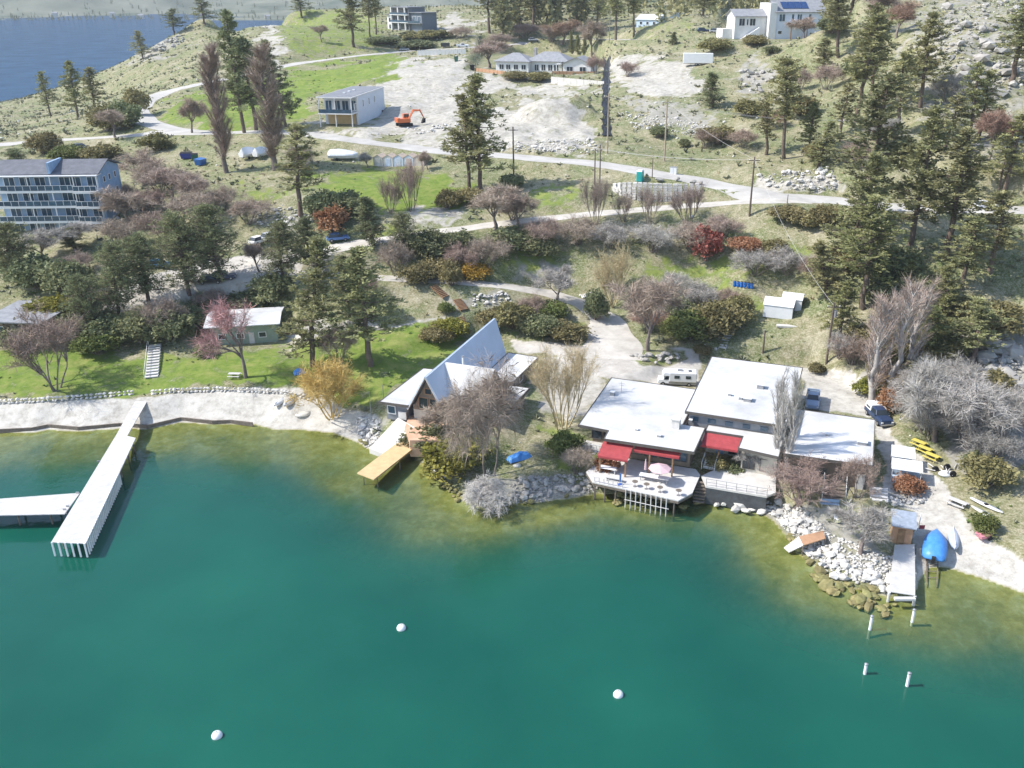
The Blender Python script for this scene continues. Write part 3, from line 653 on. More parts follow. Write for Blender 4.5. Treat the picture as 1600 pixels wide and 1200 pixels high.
for k, vs, tm, cm, bn, ct, w in [
  ('pine', V_pine, bark_pine, M_PINE, 'pine_tree', 'pine tree', 6.4), ('tall', V_tall, bark_pine, M_PINE, 'pine_tree', 'pine tree', 5.4), ('pined', V_pine, bark_pine, M_PINED, 'pine_tree', 'pine tree', 6.4),
  ('sparse', V_sparse, bark_pine, M_PINE, 'pine_tree', 'pine tree', 4.8), ('piney', V_pine, bark_pine, M_PINEY, 'pine_tree', 'pine tree', 6.4), ('cedar', V_ced, bark_pine, M_PINED, 'cedar_tree', 'cedar tree', 6.2),
  ('cone', V_cone, bark_pine, M_PINED, 'conifer_tree', 'conifer', 4.4), ('coney', V_cone, bark_pine, M_PINEY, 'conifer_tree', 'conifer', 4.4),
  ('tree', V_tree, bark_grey, T_MAUVE, 'bare_tree', 'bare tree', 7.5), ('treeb', V_tree, bark_grey, T_RUST, 'bare_tree', 'bare tree', 7.5), ('treep', V_thin, bark_grey, T_PINK, 'bare_tree', 'bare tree', 7.5), ('treeg', V_tree, bark_grey, T_GREY, 'bare_tree', 'bare tree', 7.5),
  ('multi', V_multi, bark_grey, T_MAUVE, 'bare_shrub', 'bare shrub', 6.0), ('multib', V_multi, bark_grey, T_BROWN, 'bare_shrub', 'bare shrub', 6.0), ('gold', V_thick, T_GOLD, T_GOLD, 'willow_tree', 'willow', 6.0), ('straw', V_upr, T_STRAW, T_STRAW, 'bare_shrub', 'bare shrub', 4.5),
  ('thick', V_thick, bark_grey, T_MAUVE, 'bare_shrub', 'bare shrub', 5.6), ('thickg', V_thick, bark_grey, T_GREY, 'bare_shrub', 'bare shrub', 5.6), ('thickb', V_thick, bark_grey, T_BROWN, 'bare_shrub', 'bare shrub', 5.6), ('thickr', V_thick, bark_grey, T_RUST, 'bare_shrub', 'bare shrub', 5.6),
  ('upr', V_upr, bark_grey, T_MAUVE, 'bare_shrub', 'bare shrub', 4.5), ('upb', V_upr, bark_grey, T_BROWN, 'bare_shrub', 'bare shrub', 4.5),
  ('willow', V_will, bark_grey, T_MAUVE, 'willow_tree', 'willow', 10.0), ('weep', V_weep, T_WHITE, T_WHITE, 'bare_shrub', 'bare shrub', 6.5),
  ('poplar', V_pop, bark_grey, T_MAUVE, 'poplar_tree', 'poplar tree', 5.0), ('aspen', V_asp, bark_pale, T_GREY, 'poplar_tree', 'poplar tree', 5.0), ('aspenp', V_asp, bark_pale, T_MAUVE, 'poplar_tree', 'poplar tree', 5.0),
  ('green', V_bush, bark_grey, M_SHRUB, 'leafy_shrub', 'shrub', 3.2), ('dark', V_bush, bark_grey, M_PINED, 'leafy_shrub', 'shrub', 3.2), ('olive', V_bush, bark_grey, M_OLIVE, 'leafy_shrub', 'shrub', 3.2), ('ygreen', V_bush, bark_grey, M_YGREEN, 'leafy_shrub', 'shrub', 3.2),
  ('red', V_bush, bark_grey, M_RED, 'leafy_shrub', 'shrub', 3.2), ('orange', V_bush, bark_grey, M_ORANGE, 'leafy_shrub', 'shrub', 3.2), ('goldl', V_bush, bark_grey, M_GOLDL, 'leafy_shrub', 'shrub', 3.2), ('hedge', V_low, bark_grey, M_OLIVE, 'leafy_shrub', 'shrub', 3.4)]:
    for i, v_ in enumerate(vs):
        pass
    kind(k, vs, tm, cm, bn, ct, w)
_meshcache = {}
prnd = random.Random(12)
def plant(kd, u, v, vtop, wpx=None, label='', group=None, pos=None):
    K = KIND[kd]; vi = K['n'] % len(K['var']); K['n'] += 1
    key = (kd, vi)
    if key not in _meshcache:
        tm, cm, hh = K['var'][vi]; tm = tm.copy(); cm = cm.copy(); tm.materials.clear(); cm.materials.clear(); tm.materials.append(K['tm']); cm.materials.append(K['cm']); _meshcache[key] = (tm, cm, hh)
    tm, cm, hh = _meshcache[key]
    p = pos or G(u, v); pm = px_per_m(p)
    # height from the pixel of the top, straight above the base
    lo, hi = .2, 60.0
    for _ in range(30):
        m_ = (lo+hi)/2
        if to_px(p.x, p.y, p.z+m_)[1] > vtop: lo = m_
        else: hi = m_
    h = lo; kw = K['w'][vi]; w = (wpx/pm) if wpx else kw*h/hh
    o = thing(K['base'], label, K['cat'], (p.x, p.y, p.z-.05), prnd.random()*6.28, group)
    o.scale = (w/kw, w/kw, h/hh)
    isb = K['base'] in ('leafy_shrub',)
    put('stem' if isb else 'trunk', tm, o); put('foliage' if isb else 'crown', cm, o)
    return o
# ------------------------------------------------------------------ building materials
WHITE_ROOF = mat('roof_white', (.40,.40,.39), .7, rgb2=(.66,.66,.66), scale=.16, detail=8, bump=.1, bscale=.6)
GREY_ROOF = mat('roof_grey_shingle', (.20,.205,.22), .9, rgb2=(.30,.305,.32), scale=.9, detail=8, bump=.3, bscale=9)
SLATE_ROOF = mat('roof_slate', (.10,.105,.12), .85, rgb2=(.16,.165,.185), scale=.8, detail=8, bump=.3, bscale=9)
METAL_ROOF = mat('roof_metal', (.52,.54,.57), .45, rgb2=(.64,.66,.68), scale=.3, metal=.0, spec=.5)
FASCIA = mat('fascia_dark', (.10,.09,.08), .8, .25, 1)
WALL_W = mat('wall_white', (.66,.65,.63), .85, .07, .8)
WALL_C = mat('wall_cream', (.52,.48,.41), .85, .1, .8)
WALL_B = mat('wall_blue', (.27,.38,.52), .85, .12, .8)
WALL_PB = mat('wall_pale_blue', (.46,.56,.68), .85, .08, .8)
WALL_G = mat('wall_green', (.24,.29,.235), .85, .12, 1)
WALL_GR = mat('wall_grey', (.21,.22,.24), .85, .15, 1)
WALL_BR = mat('wall_brown', (.22,.17,.13), .85, .2, 1.5)
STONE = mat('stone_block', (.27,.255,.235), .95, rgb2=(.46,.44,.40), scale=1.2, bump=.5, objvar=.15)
STONEW = mat('stone_pale', (.44,.42,.385), .95, rgb2=(.64,.62,.58), scale=1.2, bump=.5, objvar=.18)
STONEMOSS = mat('stone_wet', (.14,.125,.045), .8, rgb2=(.28,.25,.115), scale=1.4, bump=.4, objvar=.2)
CONC = mat('concrete', (.46,.44,.41), .9, rgb2=(.60,.58,.545), scale=.8, bump=.15, detail=8)
WOOD_W = mat('wood_white', (.46,.445,.425), .85, rgb2=(.60,.585,.565), scale=1.2, bump=.15)
WOOD = mat('wood_brown', (.25,.15,.085), .85, .3, 2, bump=.2)
WOOD_Y = mat('wood_yellow', (.56,.40,.215), .8, .12, 1.2, bump=.15)
WOOD_O = mat('wood_orange', (.40,.235,.14), .8, .15, 1.4, bump=.15)
WOOD_D = mat('wood_weathered', (.17,.14,.115), .9, .3, 2, bump=.3)
GLASS = glass('window_glass'); GLASS_B = glass('window_glass_blue', (.05,.09,.13))
RED = mat('awning_red', (.33,.055,.06), .75, .16, 1.5)
METAL = mat('metal_grey', (.36,.36,.37), .45, .15, 2, metal=.6)
BLACK = mat('rubber_black', (.018,.018,.019), .8, .2, 4)
PAINTW = mat('paint_white', (.74,.74,.74), .35, .04, 1, spec=.5)
def paint(n, c): return mat('paint_'+n, c, .3, .06, 1, spec=.5)

def window(par, x, y, z, w, h, side='y-', fm=None, gm_=None, d=.10):
    """a window on a wall: frame part and pane sub-part; side = outward direction of the wall"""
    fm = fm or PAINTW; gm_ = gm_ or GLASS; t = .09; f = MB(); g = MB()
    def bx(mb, a0, a1, z0, z1, o0, o1):
        if side == 'y-': mb.box(x+a0, x+a1, y-o1, y-o0, z0, z1)
        elif side == 'y+': mb.box(x+a0, x+a1, y+o0, y+o1, z0, z1)
        elif side == 'x+': mb.box(x+o0, x+o1, y+a0, y+a1, z0, z1)
        else: mb.box(x-o1, x-o0, y+a0, y+a1, z0, z1)
    bx(f,-w/2,w/2,z,z+t,-.05,d); bx(f,-w/2,w/2,z+h-t,z+h,-.05,d); bx(f,-w/2,-w/2+t,z+t,z+h-t,-.05,d); bx(f,w/2-t,w/2,z+t,z+h-t,-.05,d)
    if w > 1.5: bx(f,-t/2,t/2,z+t,z+h-t,-.05,d*.8)
    bx(g,-w/2+t,w/2-t,z+t,z+h-t,-.04,.03)
    o = f.build('window', fm, par); g.build('pane', gm_, o); return o
def gable(par, x0, x1, y0, y1, ze, zr, axis='x', over=.5, thick=.18, m=None, name='roof'):
    """two sloping roof planes with thickness; ridge along axis"""
    b = MB()
    if axis == 'x':
        c = (y0+y1)/2; k = (zr-ze)/((y1-y0)/2); e = ze-over*k
        for s, ye in ((-1, y0-over), (1, y1+over)):
            p = [(x0-over,ye,e),(x1+over,ye,e),(x1+over,c,zr),(x0-over,c,zr)]
            if s > 0: p = [p[1],p[0],p[3],p[2]]
            b.hexa([(q[0],q[1],q[2]) for q in p]+[(q[0],q[1],q[2]+thick) for q in p])
    else:
        c = (x0+x1)/2; k = (zr-ze)/((x1-x0)/2); e = ze-over*k
        for s, xe in ((-1, x0-over), (1, x1+over)):
            p = [(xe,y1+over,e),(xe,y0-over,e),(c,y0-over,zr),(c,y1+over,zr)]
            if s > 0: p = [p[1],p[0],p[3],p[2]]
            b.hexa([(q[0],q[1],q[2]) for q in p]+[(q[0],q[1],q[2]+thick) for q in p])
    return b.build(name, m or GREY_ROOF, par)
def gable_walls(par, x0, x1, y0, y1, z0, ze, zr, axis, m, name='wall'):
    b = MB(); b.box(x0,x1,y0,y1,z0,ze)
    if axis == 'x':
        c = (y0+y1)/2
        for xa, xb in ((x0, x0+.2), (x1-.2, x1)): b.add([(xa,y0,ze),(xa,y1,ze),(xa,c,zr),(xb,y0,ze),(xb,y1,ze),(xb,c,zr)], [(0,2,1),(3,4,5),(0,1,4,3),(1,2,5,4),(2,0,3,5)])
    else:
        c = (x0+x1)/2
        for ya, yb in ((y0, y0+.2), (y1-.2, y1)): b.add([(x0,ya,ze),(x1,ya,ze),(c,ya,zr),(x0,yb,ze),(x1,yb,ze),(c,yb,zr)], [(0,1,2),(3,5,4),(0,3,4,1),(1,4,5,2),(2,5,3,0)])
    return b.build(name, m, par)
def ring(poly, off):     # inset a polygon
    n_ = len(poly); a = sum(poly[i][0]*poly[(i+1)%n_][1]-poly[(i+1)%n_][0]*poly[i][1] for i in range(n_))
    if a < 0: poly = poly[::-1]
    out = []
    for i in range(n_):
        p0, p1, p2 = map(Vector, (poly[i-1], poly[i], poly[(i+1)%n_])); d1 = (p1-p0).normalized(); d2 = (p2-p1).normalized()
        n1 = Vector((-d1.y, d1.x)); n2 = Vector((-d2.y, d2.x)); k = (n1+n2); k = k/max(.3, k.dot(n1)); q = p1+k*off; out.append((q.x, q.y))
    return out
def flat_roof(par, poly, z, m=None, t=.32, lip=.06):
    MB().prism(ring(poly, .10), z-t+.04, z).build('roof', m or WHITE_ROOF, par)
    n_ = len(poly); a = sum(poly[i][0]*poly[(i+1)%n_][1]-poly[(i+1)%n_][0]*poly[i][1] for i in range(n_))
    if a < 0: poly = poly[::-1]
    inn = ring(poly, .11); b = MB()
    for i in range(n_):
        j = (i+1) % n_; b.hexa([(*poly[i],z-t),(*poly[j],z-t),(*inn[j],z-t),(*inn[i],z-t),(*poly[i],z+lip),(*poly[j],z+lip),(*inn[j],z+lip),(*inn[i],z+lip)])
    b.build('fascia', FASCIA, par)
def post(mb, x, y, z0, z1, r=.08): return mb.box(x-r, x+r, y-r, y+r, z0, z1)

# ------------------------------------------------------------------ lakeside restaurant with white roofs
ZB = 8.0
o0, rz0, _ = frame(1070, 643, 1232, 667, ZB)
GZ = 2.7
rest = thing('lakeside_building', 'long low building with four flat white roofs and red awnings behind the deck', 'building', (o0.x, o0.y, GZ), rz0)
_c, _s = math.cos(rz0), math.sin(rz0)
def RL(u, v, z):
    p = P(u, v, z)-o0; return (p.x*_c+p.y*_s, -p.x*_s+p.y*_c)
g0 = -GZ
back = [(0,0),(13.5,0),(13.4,20.9),(-.3,20.7)]
flat_roof(rest, back, ZB-GZ); MB().prism(ring(back, .5), -.2, ZB-GZ-.3).build('wall', WALL_GR, rest)
ZF = 6.5
fp_ = [RL(u, v, ZF) for u, v in ((955,590),(903,664),(950,673),(943,686),(1085,707))]
xe_ = fp_[4][0]; front = fp_+[(xe_,-.9),(.06,-.9),(.06,fp_[0][1])]
flat_roof(rest, front, ZF-GZ); MB().prism([(fp_[0][0]+.6,fp_[0][1]-.6),(-12.0,-2.6),(-8.2,-2.7),(-8.1,-5.2),(2.0,-5.0),(2.0,-1.2),(.35,-1.2),(.35,fp_[0][1]-.6)], -.2, ZF-GZ-.3).build('wall', WALL_BR, rest)
ZM = 6.35
m1_ = RL(1160,682,ZM); m2_ = RL(1153,700,ZM); m3_ = RL(1207,713,ZM)
midp = [(xe_+.04,m1_[1]),(m1_[0],m1_[1]),(m2_[0],m2_[1]),(13.2,m3_[1]),(13.2,.45),(xe_+.04,.45)]
flat_roof(rest, midp, ZM-GZ); MB().prism([(3.2,.4),(3.2,-.25),(8.4,-.25),(8.4,-3.6),(12.9,-3.9),(12.9,.4)], -.2, ZM-GZ-.3).build('wall', WALL_C, rest)
rightp = [(13.56,9.6),(13.6,-4.4),(24.3,-4.0),(24.2,9.7)]
ZR = 6.3
flat_roof(rest, rightp, ZR-GZ); MB().prism(ring(rightp, .6), -.2, ZR-GZ-.3).build('wall', WALL_BR, rest)
# clerestory lights under the rear roof
for x in (1.3,3.6,5.9,8.2,10.5,12.3):
    MB().box(x-.5,x+.5,.38,.47,ZM-GZ+.3,ZM-GZ+.9).build('window', GLASS_B, rest)
for x in (-7.2,-5.2,-3.2,-1.2,.8): window(rest, x, -5.08, .5, 1.7, 2.1, 'y-', FASCIA, GLASS_B)
for x in (-11.4,-9.7): window(rest, x, -2.64, .5, 1.5, 1.7, 'y-', FASCIA, GLASS)
for x in (9.4,11.6): window(rest, x, -3.72, .3, 1.6, 1.8, 'y-', FASCIA, GLASS)
window(rest, 6.8, -.25, .2, 1.2, 1.9, 'y-', FASCIA, GLASS)
for x in (15.6,18.2,20.8): window(rest, x, -3.72, .6, 1.7, 1.5, 'y-', FASCIA, GLASS)
d = MB().box(22.6,23.6,-3.74,-3.58,0,2.1).build('door', WOOD_W, rest); MB().box(22.7,22.76,-3.82,-3.74,.95,1.1).build('handle', METAL, d)
d = MB().box(4.6,5.6,-.33,-.2,0,2.1).build('door', WALL_B, rest); MB().box(4.7,4.76,-.40,-.33,.95,1.1).build('handle', METAL, d)
# awnings
def awning(x0, x1, ya, yb, za, zb, lab):
    a = MB().hexa([(x0,yb,zb),(x1,yb,zb),(x1,ya,za),(x0,ya,za),(x0,yb,zb+.07),(x1,yb,zb+.07),(x1,ya,za+.07),(x0,ya,za+.07)]).build('awning', RED, rest); a['label'] = lab
    MB().box(x0,x1,yb-.05,yb,zb-.22,zb+.02).build('valance', RED, a); return a
awning(-8.9,-4.9,-6.7,-10.6,ZF-GZ-.36,2.35,'red fabric awning over the deck corner')
awning(-4.7,1.2,-6.2,-8.35,ZF-GZ-.6,2.75,'narrow red awning under the eaves')
awning(xe_+.1,m1_[0]-.1,m1_[1]-.03,m2_[1]+.6,ZM-GZ-.3,2.9,'red fabric awning over the entrance steps')
for x, y, z in ((-8.6,-10.4,2.3),(-5.2,-10.4,2.3),(-2.6,-8.3,2.5),(.4,-8.3,2.5),(5.4,-3.35,2.0)): post(MB(), x, y, -.1, z, .1).build('post', WOOD, rest)
# chimney, vents
ch = MB().box(-1.2,-.15,-2.6,-1.5,ZF-GZ-.05,ZF-GZ+1.25).build('chimney', STONEW, rest)
MB().box(-1.3,-.05,-2.7,-1.4,ZF-GZ+1.25,ZF-GZ+1.38).build('cap', CONC, ch)
for (u, v, z, s, hh) in ((1188,606,ZB,.45,.6),(1168,626,ZB,.5,.5),(1140,618,ZB,.22,.35),(1157,624,ZB,.25,.4),(1216,620,ZB,.25,.3),(1347,693,ZR,.55,.45),(1292,680,ZR,.2,.25),(957,617,ZF,.3,.5),(1030,682,ZF,.25,.3),(995,672,ZF,.2,.2),(1079,660,ZF,.2,.4)):
    x, y = RL(u, v, z); w_ = MB().box(x-s,x+s,y-s,y+s,z-GZ-.02,z-GZ+hh).build('roof_vent', METAL, rest); MB().box(x-s*1.2,x+s*1.2,y-s*1.2,y+s*1.2,z-GZ+hh,z-GZ+hh+.07).build('cap', PAINTW, w_)
x, y = RL(971, 612, ZF); b = MB(); b.tube([(x,y,ZF-GZ),(x,y,ZF-GZ+1.6)],.03); b.tube([(x-.5,y,ZF-GZ+1.3),(x+.5,y,ZF-GZ+1.3)],.025); b.tube([(x-.35,y,ZF-GZ+1.0),(x+.35,y,ZF-GZ+1.0)],.025); b.build('aerial', METAL, rest)
# west porch with white railing
MB().box(-13.1,-9.0,-5.6,-2.7,-.25,.05).build('porch_floor', WOOD_W, rest)
b = MB()
for x in np.linspace(-13.0,-9.1,9): post(b, x, -5.55, .05, 1.0, .04)
b.box(-13.05,-9.05,-5.6,-5.5,1.0,1.1); b.box(-13.05,-9.05,-5.58,-5.52,.5,.56); b.build('porch_railing', PAINTW, rest)
for k in range(5): MB().box(-13.2-0.0,-10.6,-6.0-.32*k,-5.68-.32*k,-.25-.22*k,-.07-.22*k).build('step', WOOD_W, rest)

# ------------------------------------------------------------------ deck over the water
DZ = 2.55
dk = thing('deck', 'pale timber deck on piles over the water in front of the awnings', 'deck', (o0.x, o0.y, 0), rz0)
dpoly = [RL(916,737,DZ),RL(926,753,DZ),RL(1060,782,DZ),RL(1082,770,DZ),RL(1094,742,DZ),(2.9,-5.3),(-8.0,-5.5),(-9.6,-7.6)]
b = MB(); ymin = min(p[1] for p in dpoly)
MB().prism(dpoly, DZ-.16, DZ).build('decking', WOOD_W, dk)
n_ = len(dpoly); b = MB()
for i in range(3):
    p0, p1 = Vector(dpoly[i]), Vector(dpoly[i+1]); 
    b.hexa([(*p0,DZ-.5),(*p1,DZ-.5),(*(p1+Vector((0,.15))),DZ-.5),(*(p0+Vector((0,.15))),DZ-.5),(*p0,DZ-.17),(*p1,DZ-.17),(*(p1+Vector((0,.15))),DZ-.17),(*(p0+Vector((0,.15))),DZ-.17)])
b.build('rim_beam', WOOD_D, dk)
p0, p1 = Vector(dpoly[1]), Vector(dpoly[2])
for k in range(9):
    q = p0.lerp(p1, .40+.056*k*1.05); MB().tube([(q.x,q.y-.14,DZ+.06),(q.x,q.y-.14,-1.2)],.075,7).build('pile', WOOD_W, dk)
MB().tube([(*(p0.lerp(p1,.39)+Vector((0,-.2))),1.15),(*(p0.lerp(p1,.9)+Vector((0,-.2))),1.15)],.05,5).build('waler', WOOD_W, dk)
for k in (.02,.14,.27,.95): q = p0.lerp(p1, k); MB().tube([(q.x,q.y+.3,DZ-.17),(q.x,q.y+.3,-1.2)],.11,7).build('pile', WOOD_D, dk)
for (a, c) in ((-6.5,-9.2),(-3,-9.4),(0,-9.5),(2.6,-9),(2.8,-7)): MB().tube([(a,c,DZ-.17),(a,c,-1.0)],.12,7).build('pile', WOOD_D, dk)
for k in range(7):
    q = p0.lerp(p1, .02+.055*k); post(MB(), q.x, q.y+.12, DZ, DZ+.75, .045).build('rail_post', WOOD_W, dk)
q0, q1 = p0.lerp(p1,.0), p0.lerp(p1,.37); MB().tube([(q0.x,q0.y+.12,DZ+.72),(q1.x,q1.y+.12,DZ+.72)],.035,5).build('rail', WOOD_W, dk)
for k in range(7): MB().box(3.6,5.0,-9.9+.32*k,-9.56+.32*k,.4+.28*k,.55+.28*k).build('step', WOOD_D, dk)
# things on the deck
def on_rest(x, y, z): return (o0.x+x*_c-y*_s, o0.y+x*_s+y*_c, z)
PINKM = mat('umbrella_pink', (.70,.50,.53), .8, .08, 2, trans=.2)
def umbrella(u, v, lab):
    p = P(u, v, DZ+2.2); t = thing('parasol', lab, 'parasol', (p.x, p.y, DZ)); b = MB(); n8 = 8
    b.add([(0,0,2.65)]+[(1.45*math.cos(2*math.pi*i/n8),1.45*math.sin(2*math.pi*i/n8),2.12) for i in range(n8)]+[(0,0,2.60)]+[(1.44*math.cos(2*math.pi*i/n8),1.44*math.sin(2*math.pi*i/n8),2.08) for i in range(n8)],
          [(0,1+i,1+(i+1)%n8) for i in range(n8)]+[(9,10+(i+1)%n8,10+i) for i in range(n8)]+[(1+i,10+i,10+(i+1)%n8,1+(i+1)%n8) for i in range(n8)])
    b.build('canopy', PINKM, t); MB().tube([(0,0,0),(0,0,2.6)],.025).build('pole', METAL, t); MB().lathe([(.28,0),(.28,.06),(.06,.12)],12).build('base', CONC, t)
    for i in range(n8): a = 2*math.pi*i/n8; MB().tube([(0,0,2.56),(1.4*math.cos(a),1.4*math.sin(a),2.07)],.012,4).build('rib', METAL, t)
umbrella(1031, 731, 'open pale pink parasol on the waterside deck')
p = P(1008, 742, DZ); t = thing('parasol', 'closed pink parasol standing beside the open one', 'parasol', (p.x, p.y, DZ))
MB().lathe([(.04,.75),(.17,.8),(.13,1.6),(.05,2.3)],9).build('canopy', PINKM, t); MB().tube([(0,0,0),(0,0,2.4)],.025).build('pole', METAL, t); MB().lathe([(.25,0),(.25,.06),(.06,.1)],12).build('base', CONC, t)
p = P(1022, 752, DZ); t = thing('table', 'long white table under the open pink parasol', 'table', (p.x, p.y, DZ), rz0)
MB().box(-1.9,1.9,-.42,.42,.70,.76).build('table_top', PAINTW, t)
for x in (-1.7,1.7):
    for y in (-.32,.32): MB().box(x-.04,x+.04,y-.04,y+.04,0,.70).build('leg', METAL, t)
for i, (u, v) in enumerate(((992,760),(1010,764),(1031,769),(1060,774))):
    p = P(u, v, DZ); t = thing('side_table', ['small round table nearest the railing on the deck', 'second small round table along the deck edge', 'third small round table along the deck edge', 'small round table at the right end of the deck edge'][i], 'table', (p.x, p.y, DZ), 0, 'small round tables on the deck')
    MB().lathe([(.38,.70),(.38,.74)],14).build('table_top', WOOD_D, t); MB().tube([(0,0,.02),(0,0,.70)],.035).build('pedestal', METAL, t); MB().lathe([(.24,0),(.24,.03)],12).build('base', METAL, t)
p = P(969, 757, DZ); t = thing('banner_stand', 'slim blue banner on a stand near the deck railing', 'banner', (p.x, p.y, DZ), .3)
MB().box(-.12,.12,-.02,.02,.25,1.6).build('flag', paint('banner_blue', (.10,.25,.55)), t); MB().tube([(0,0,0),(0,0,1.65)],.025).build('pole', METAL, t); MB().box(-.35,.35,-.22,.22,0,.08).build('base', paint('base_blue', (.05,.12,.42)), t)
for i, (u, v, lb) in enumerate(((950,733,'white cloth covered table under the corner awning'),(960,746,'low pale bench against the deck railing'))):
    p = P(u, v, DZ+.5); t = thing(('table','bench')[i], lb, ('table','bench')[i], (p.x, p.y, DZ), rz0)
    MB().box(-1.1,1.1,-.4+.1*i,.4-.1*i,.68-.25*i,.75-.25*i).build('top', PAINTW if i == 0 else WOOD_W, t)
    for x in (-.95,.95): MB().box(x-.05,x+.05,-.28,.28,0,.68-.25*i).build('leg', WOOD_W, t)

# ------------------------------------------------------------------ walkway beside the deck
wk = thing('walkway', 'concrete waterside walkway with metal handrail and dark wall below', 'walkway', (o0.x, o0.y, 0), rz0)
wp = [RL(1096,744,2.5),RL(1103,760,2.5),RL(1198,776,2.5),RL(1212,770,2.5),RL(1212,738,2.5),RL(1130,728,2.5)]
MB().prism(wp, 2.3, 2.56).build('slab', CONC, wk)
a, c = Vector(wp[1]), Vector(wp[2])
dd = (c-a).normalized(); nn = Vector((-dd.y, dd.x))
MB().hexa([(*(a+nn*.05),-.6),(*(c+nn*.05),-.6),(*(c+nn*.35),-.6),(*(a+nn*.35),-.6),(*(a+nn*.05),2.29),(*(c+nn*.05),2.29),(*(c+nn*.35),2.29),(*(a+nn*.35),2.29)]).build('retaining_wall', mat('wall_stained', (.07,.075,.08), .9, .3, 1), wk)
for k in range(7): q = a.lerp(c, k/6)+nn*.15; MB().tube([(q.x,q.y,2.56),(q.x,q.y,3.55)],.035,6).build('rail_post', METAL, wk)
for z in (3.05,3.52): q0, q1 = a+nn*.15, c+nn*.15; MB().tube([(q0.x,q0.y,z),(q1.x,q1.y,z)],.03,6).build('handrail', METAL, wk)
for k in range(5): MB().box(3.7,5.2,-3.4-.34*k,-3.06-.34*k,2.56,3.15-.14*k).build('step', CONC, wk)
for x in (3.6,5.3): b = MB(); b.tube([(x,-5.1,2.6),(x,-5.1,3.6)],.035); b.tube([(x,-3.1,3.2),(x,-3.1,4.1)],.035); b.tube([(x,-5.1,3.6),(x,-3.1,4.1)],.035); b.build('stair_rail', PAINTW, wk)

# ------------------------------------------------------------------ timber steps in the garden east of the walkway
def steps(name, label, pts, w, n_, m, rise=True, rail=None):
    a, c = Vector(pts[0]), Vector(pts[1]); t = thing(name, label, 'steps', a); d = c-a; hd = Vector((d.x, d.y, 0)); L = hd.length; t.rotation_euler = (0,0,math.atan2(hd.y, hd.x))
    for k in range(n_):
        x0 = L*k/n_; z = d.z*(k+1)/n_; MB().box(x0, x0+L/n_*.72, -w/2, w/2, z-.16, z).build('step', m, t)
    for s in (-1,1):
        b = MB(); b.hexa([(0,s*w/2-.05,-.22),(L,s*w/2-.05,d.z-.22),(L,s*w/2+.05,d.z-.22),(0,s*w/2+.05,-.22),(0,s*w/2-.05,-.02),(L,s*w/2-.05,d.z-.02),(L,s*w/2+.05,d.z-.02),(0,s*w/2+.05,-.02)]); b.build('stringer', m, t)
    if rail:
        for s in rail:
            b = MB(); b.tube([(0,s*(w/2+.05),.1),(0,s*(w/2+.05),.95)],.04); b.tube([(L,s*(w/2+.05),d.z),(L,s*(w/2+.05),d.z+.9)],.04); b.tube([(0,s*(w/2+.05),.95),(L,s*(w/2+.05),d.z+.9)],.04); b.build('handrail', PAINTW, t)
    return t
steps('garden_steps','white timber steps with railing climbing the left lawn',(G(237,591)+Vector((0,0,.1)),G(243,543)+Vector((0,0,.7))),1.9,12,WOOD_W,rail=(1,))
steps('garden_steps','highest flight of dark timber steps below the driveway',(G(697,467)+Vector((0,0,.4)),G(677,450)+Vector((0,0,.5))),1.5,9,WOOD,rail=None)
steps('garden_steps','middle flight of timber steps on the green bank',(G(726,487)+Vector((0,0,.4)),G(714,471)+Vector((0,0,.5))),1.5,9,WOOD,rail=None)
steps('garden_steps','lowest flight of timber steps beside the steep chalet roof',(G(729,523)+Vector((0,0,.4)),G(719,499)+Vector((0,0,.5))),1.5,11,WOOD,rail=None)
steps('garden_steps','pale timber steps climbing the bank behind the rear white roof',(G(1128,548)+Vector((0,0,.4)),G(1150,500)+Vector((0,0,.5))),1.2,13,WOOD_W,rail=None)
steps('garden_steps','wide timber steps among brown shrubs beside the right roof',(G(1302,782)+Vector((0,0,.05)),G(1304,755)+Vector((0,0,.7))),2.6,6,WOOD_D,rail=(1,-1))
steps('garden_steps','short timber steps beside the stone bank near the marquee',(G(1374,784)+Vector((0,0,.05)),G(1372,766)+Vector((0,0,.5))),2.0,4,WOOD_W,rail=None)

# ------------------------------------------------------------------ chalet with steep blue-grey roof
z_e, z_r = 5.0, 10.2
fm_ = (P(701,640,z_e)+P(644,635,z_e))/2; rr_ = P(773,500,z_r); fr_ = P(666,588.7,z_r)
dv = Vector((rr_.x-fr_.x, rr_.y-fr_.y, 0)); Lr = dv.length; dv.normalize()
ang = math.atan2(dv.y, dv.x)-math.pi/2
cg = 3.0
o1 = Vector((fr_.x, fr_.y, cg))
chalet = thing('chalet', 'chalet with a steep pointed metal roof and flat white wings by the shore', 'house', o1, ang)
def CL(u, v, z):
    p = P(u, v, z)-o1; ca, sa = math.cos(ang), math.sin(ang); return Vector((p.x*ca+p.y*sa, -p.x*sa+p.y*ca, z-cg))
E0, R0_ = z_e-cg, z_r-cg; hw = 3.0
A = MB(); th = .18
for s in (-1,1):
    pts = [(s*hw,-.6,E0),(s*hw,Lr-2.6,E0),(0,Lr,R0_+.25),(0,-.4,R0_)]
    if s > 0: pts = [pts[0],pts[3],pts[2],pts[1]][::-1]
    A = MB(); nrm = Vector((s*(R0_-E0), 0, hw)).normalized()*th
    A.hexa(pts+[tuple(Vector(q)+nrm) for q in pts]) if s < 0 else A.hexa(pts+[tuple(Vector(q)+nrm) for q in pts])
    A.build('roof', mat('roof_pale_metal_%d' % (s+1), (.50,.57,.66), .5, .05, .3, spec=.4), chalet)
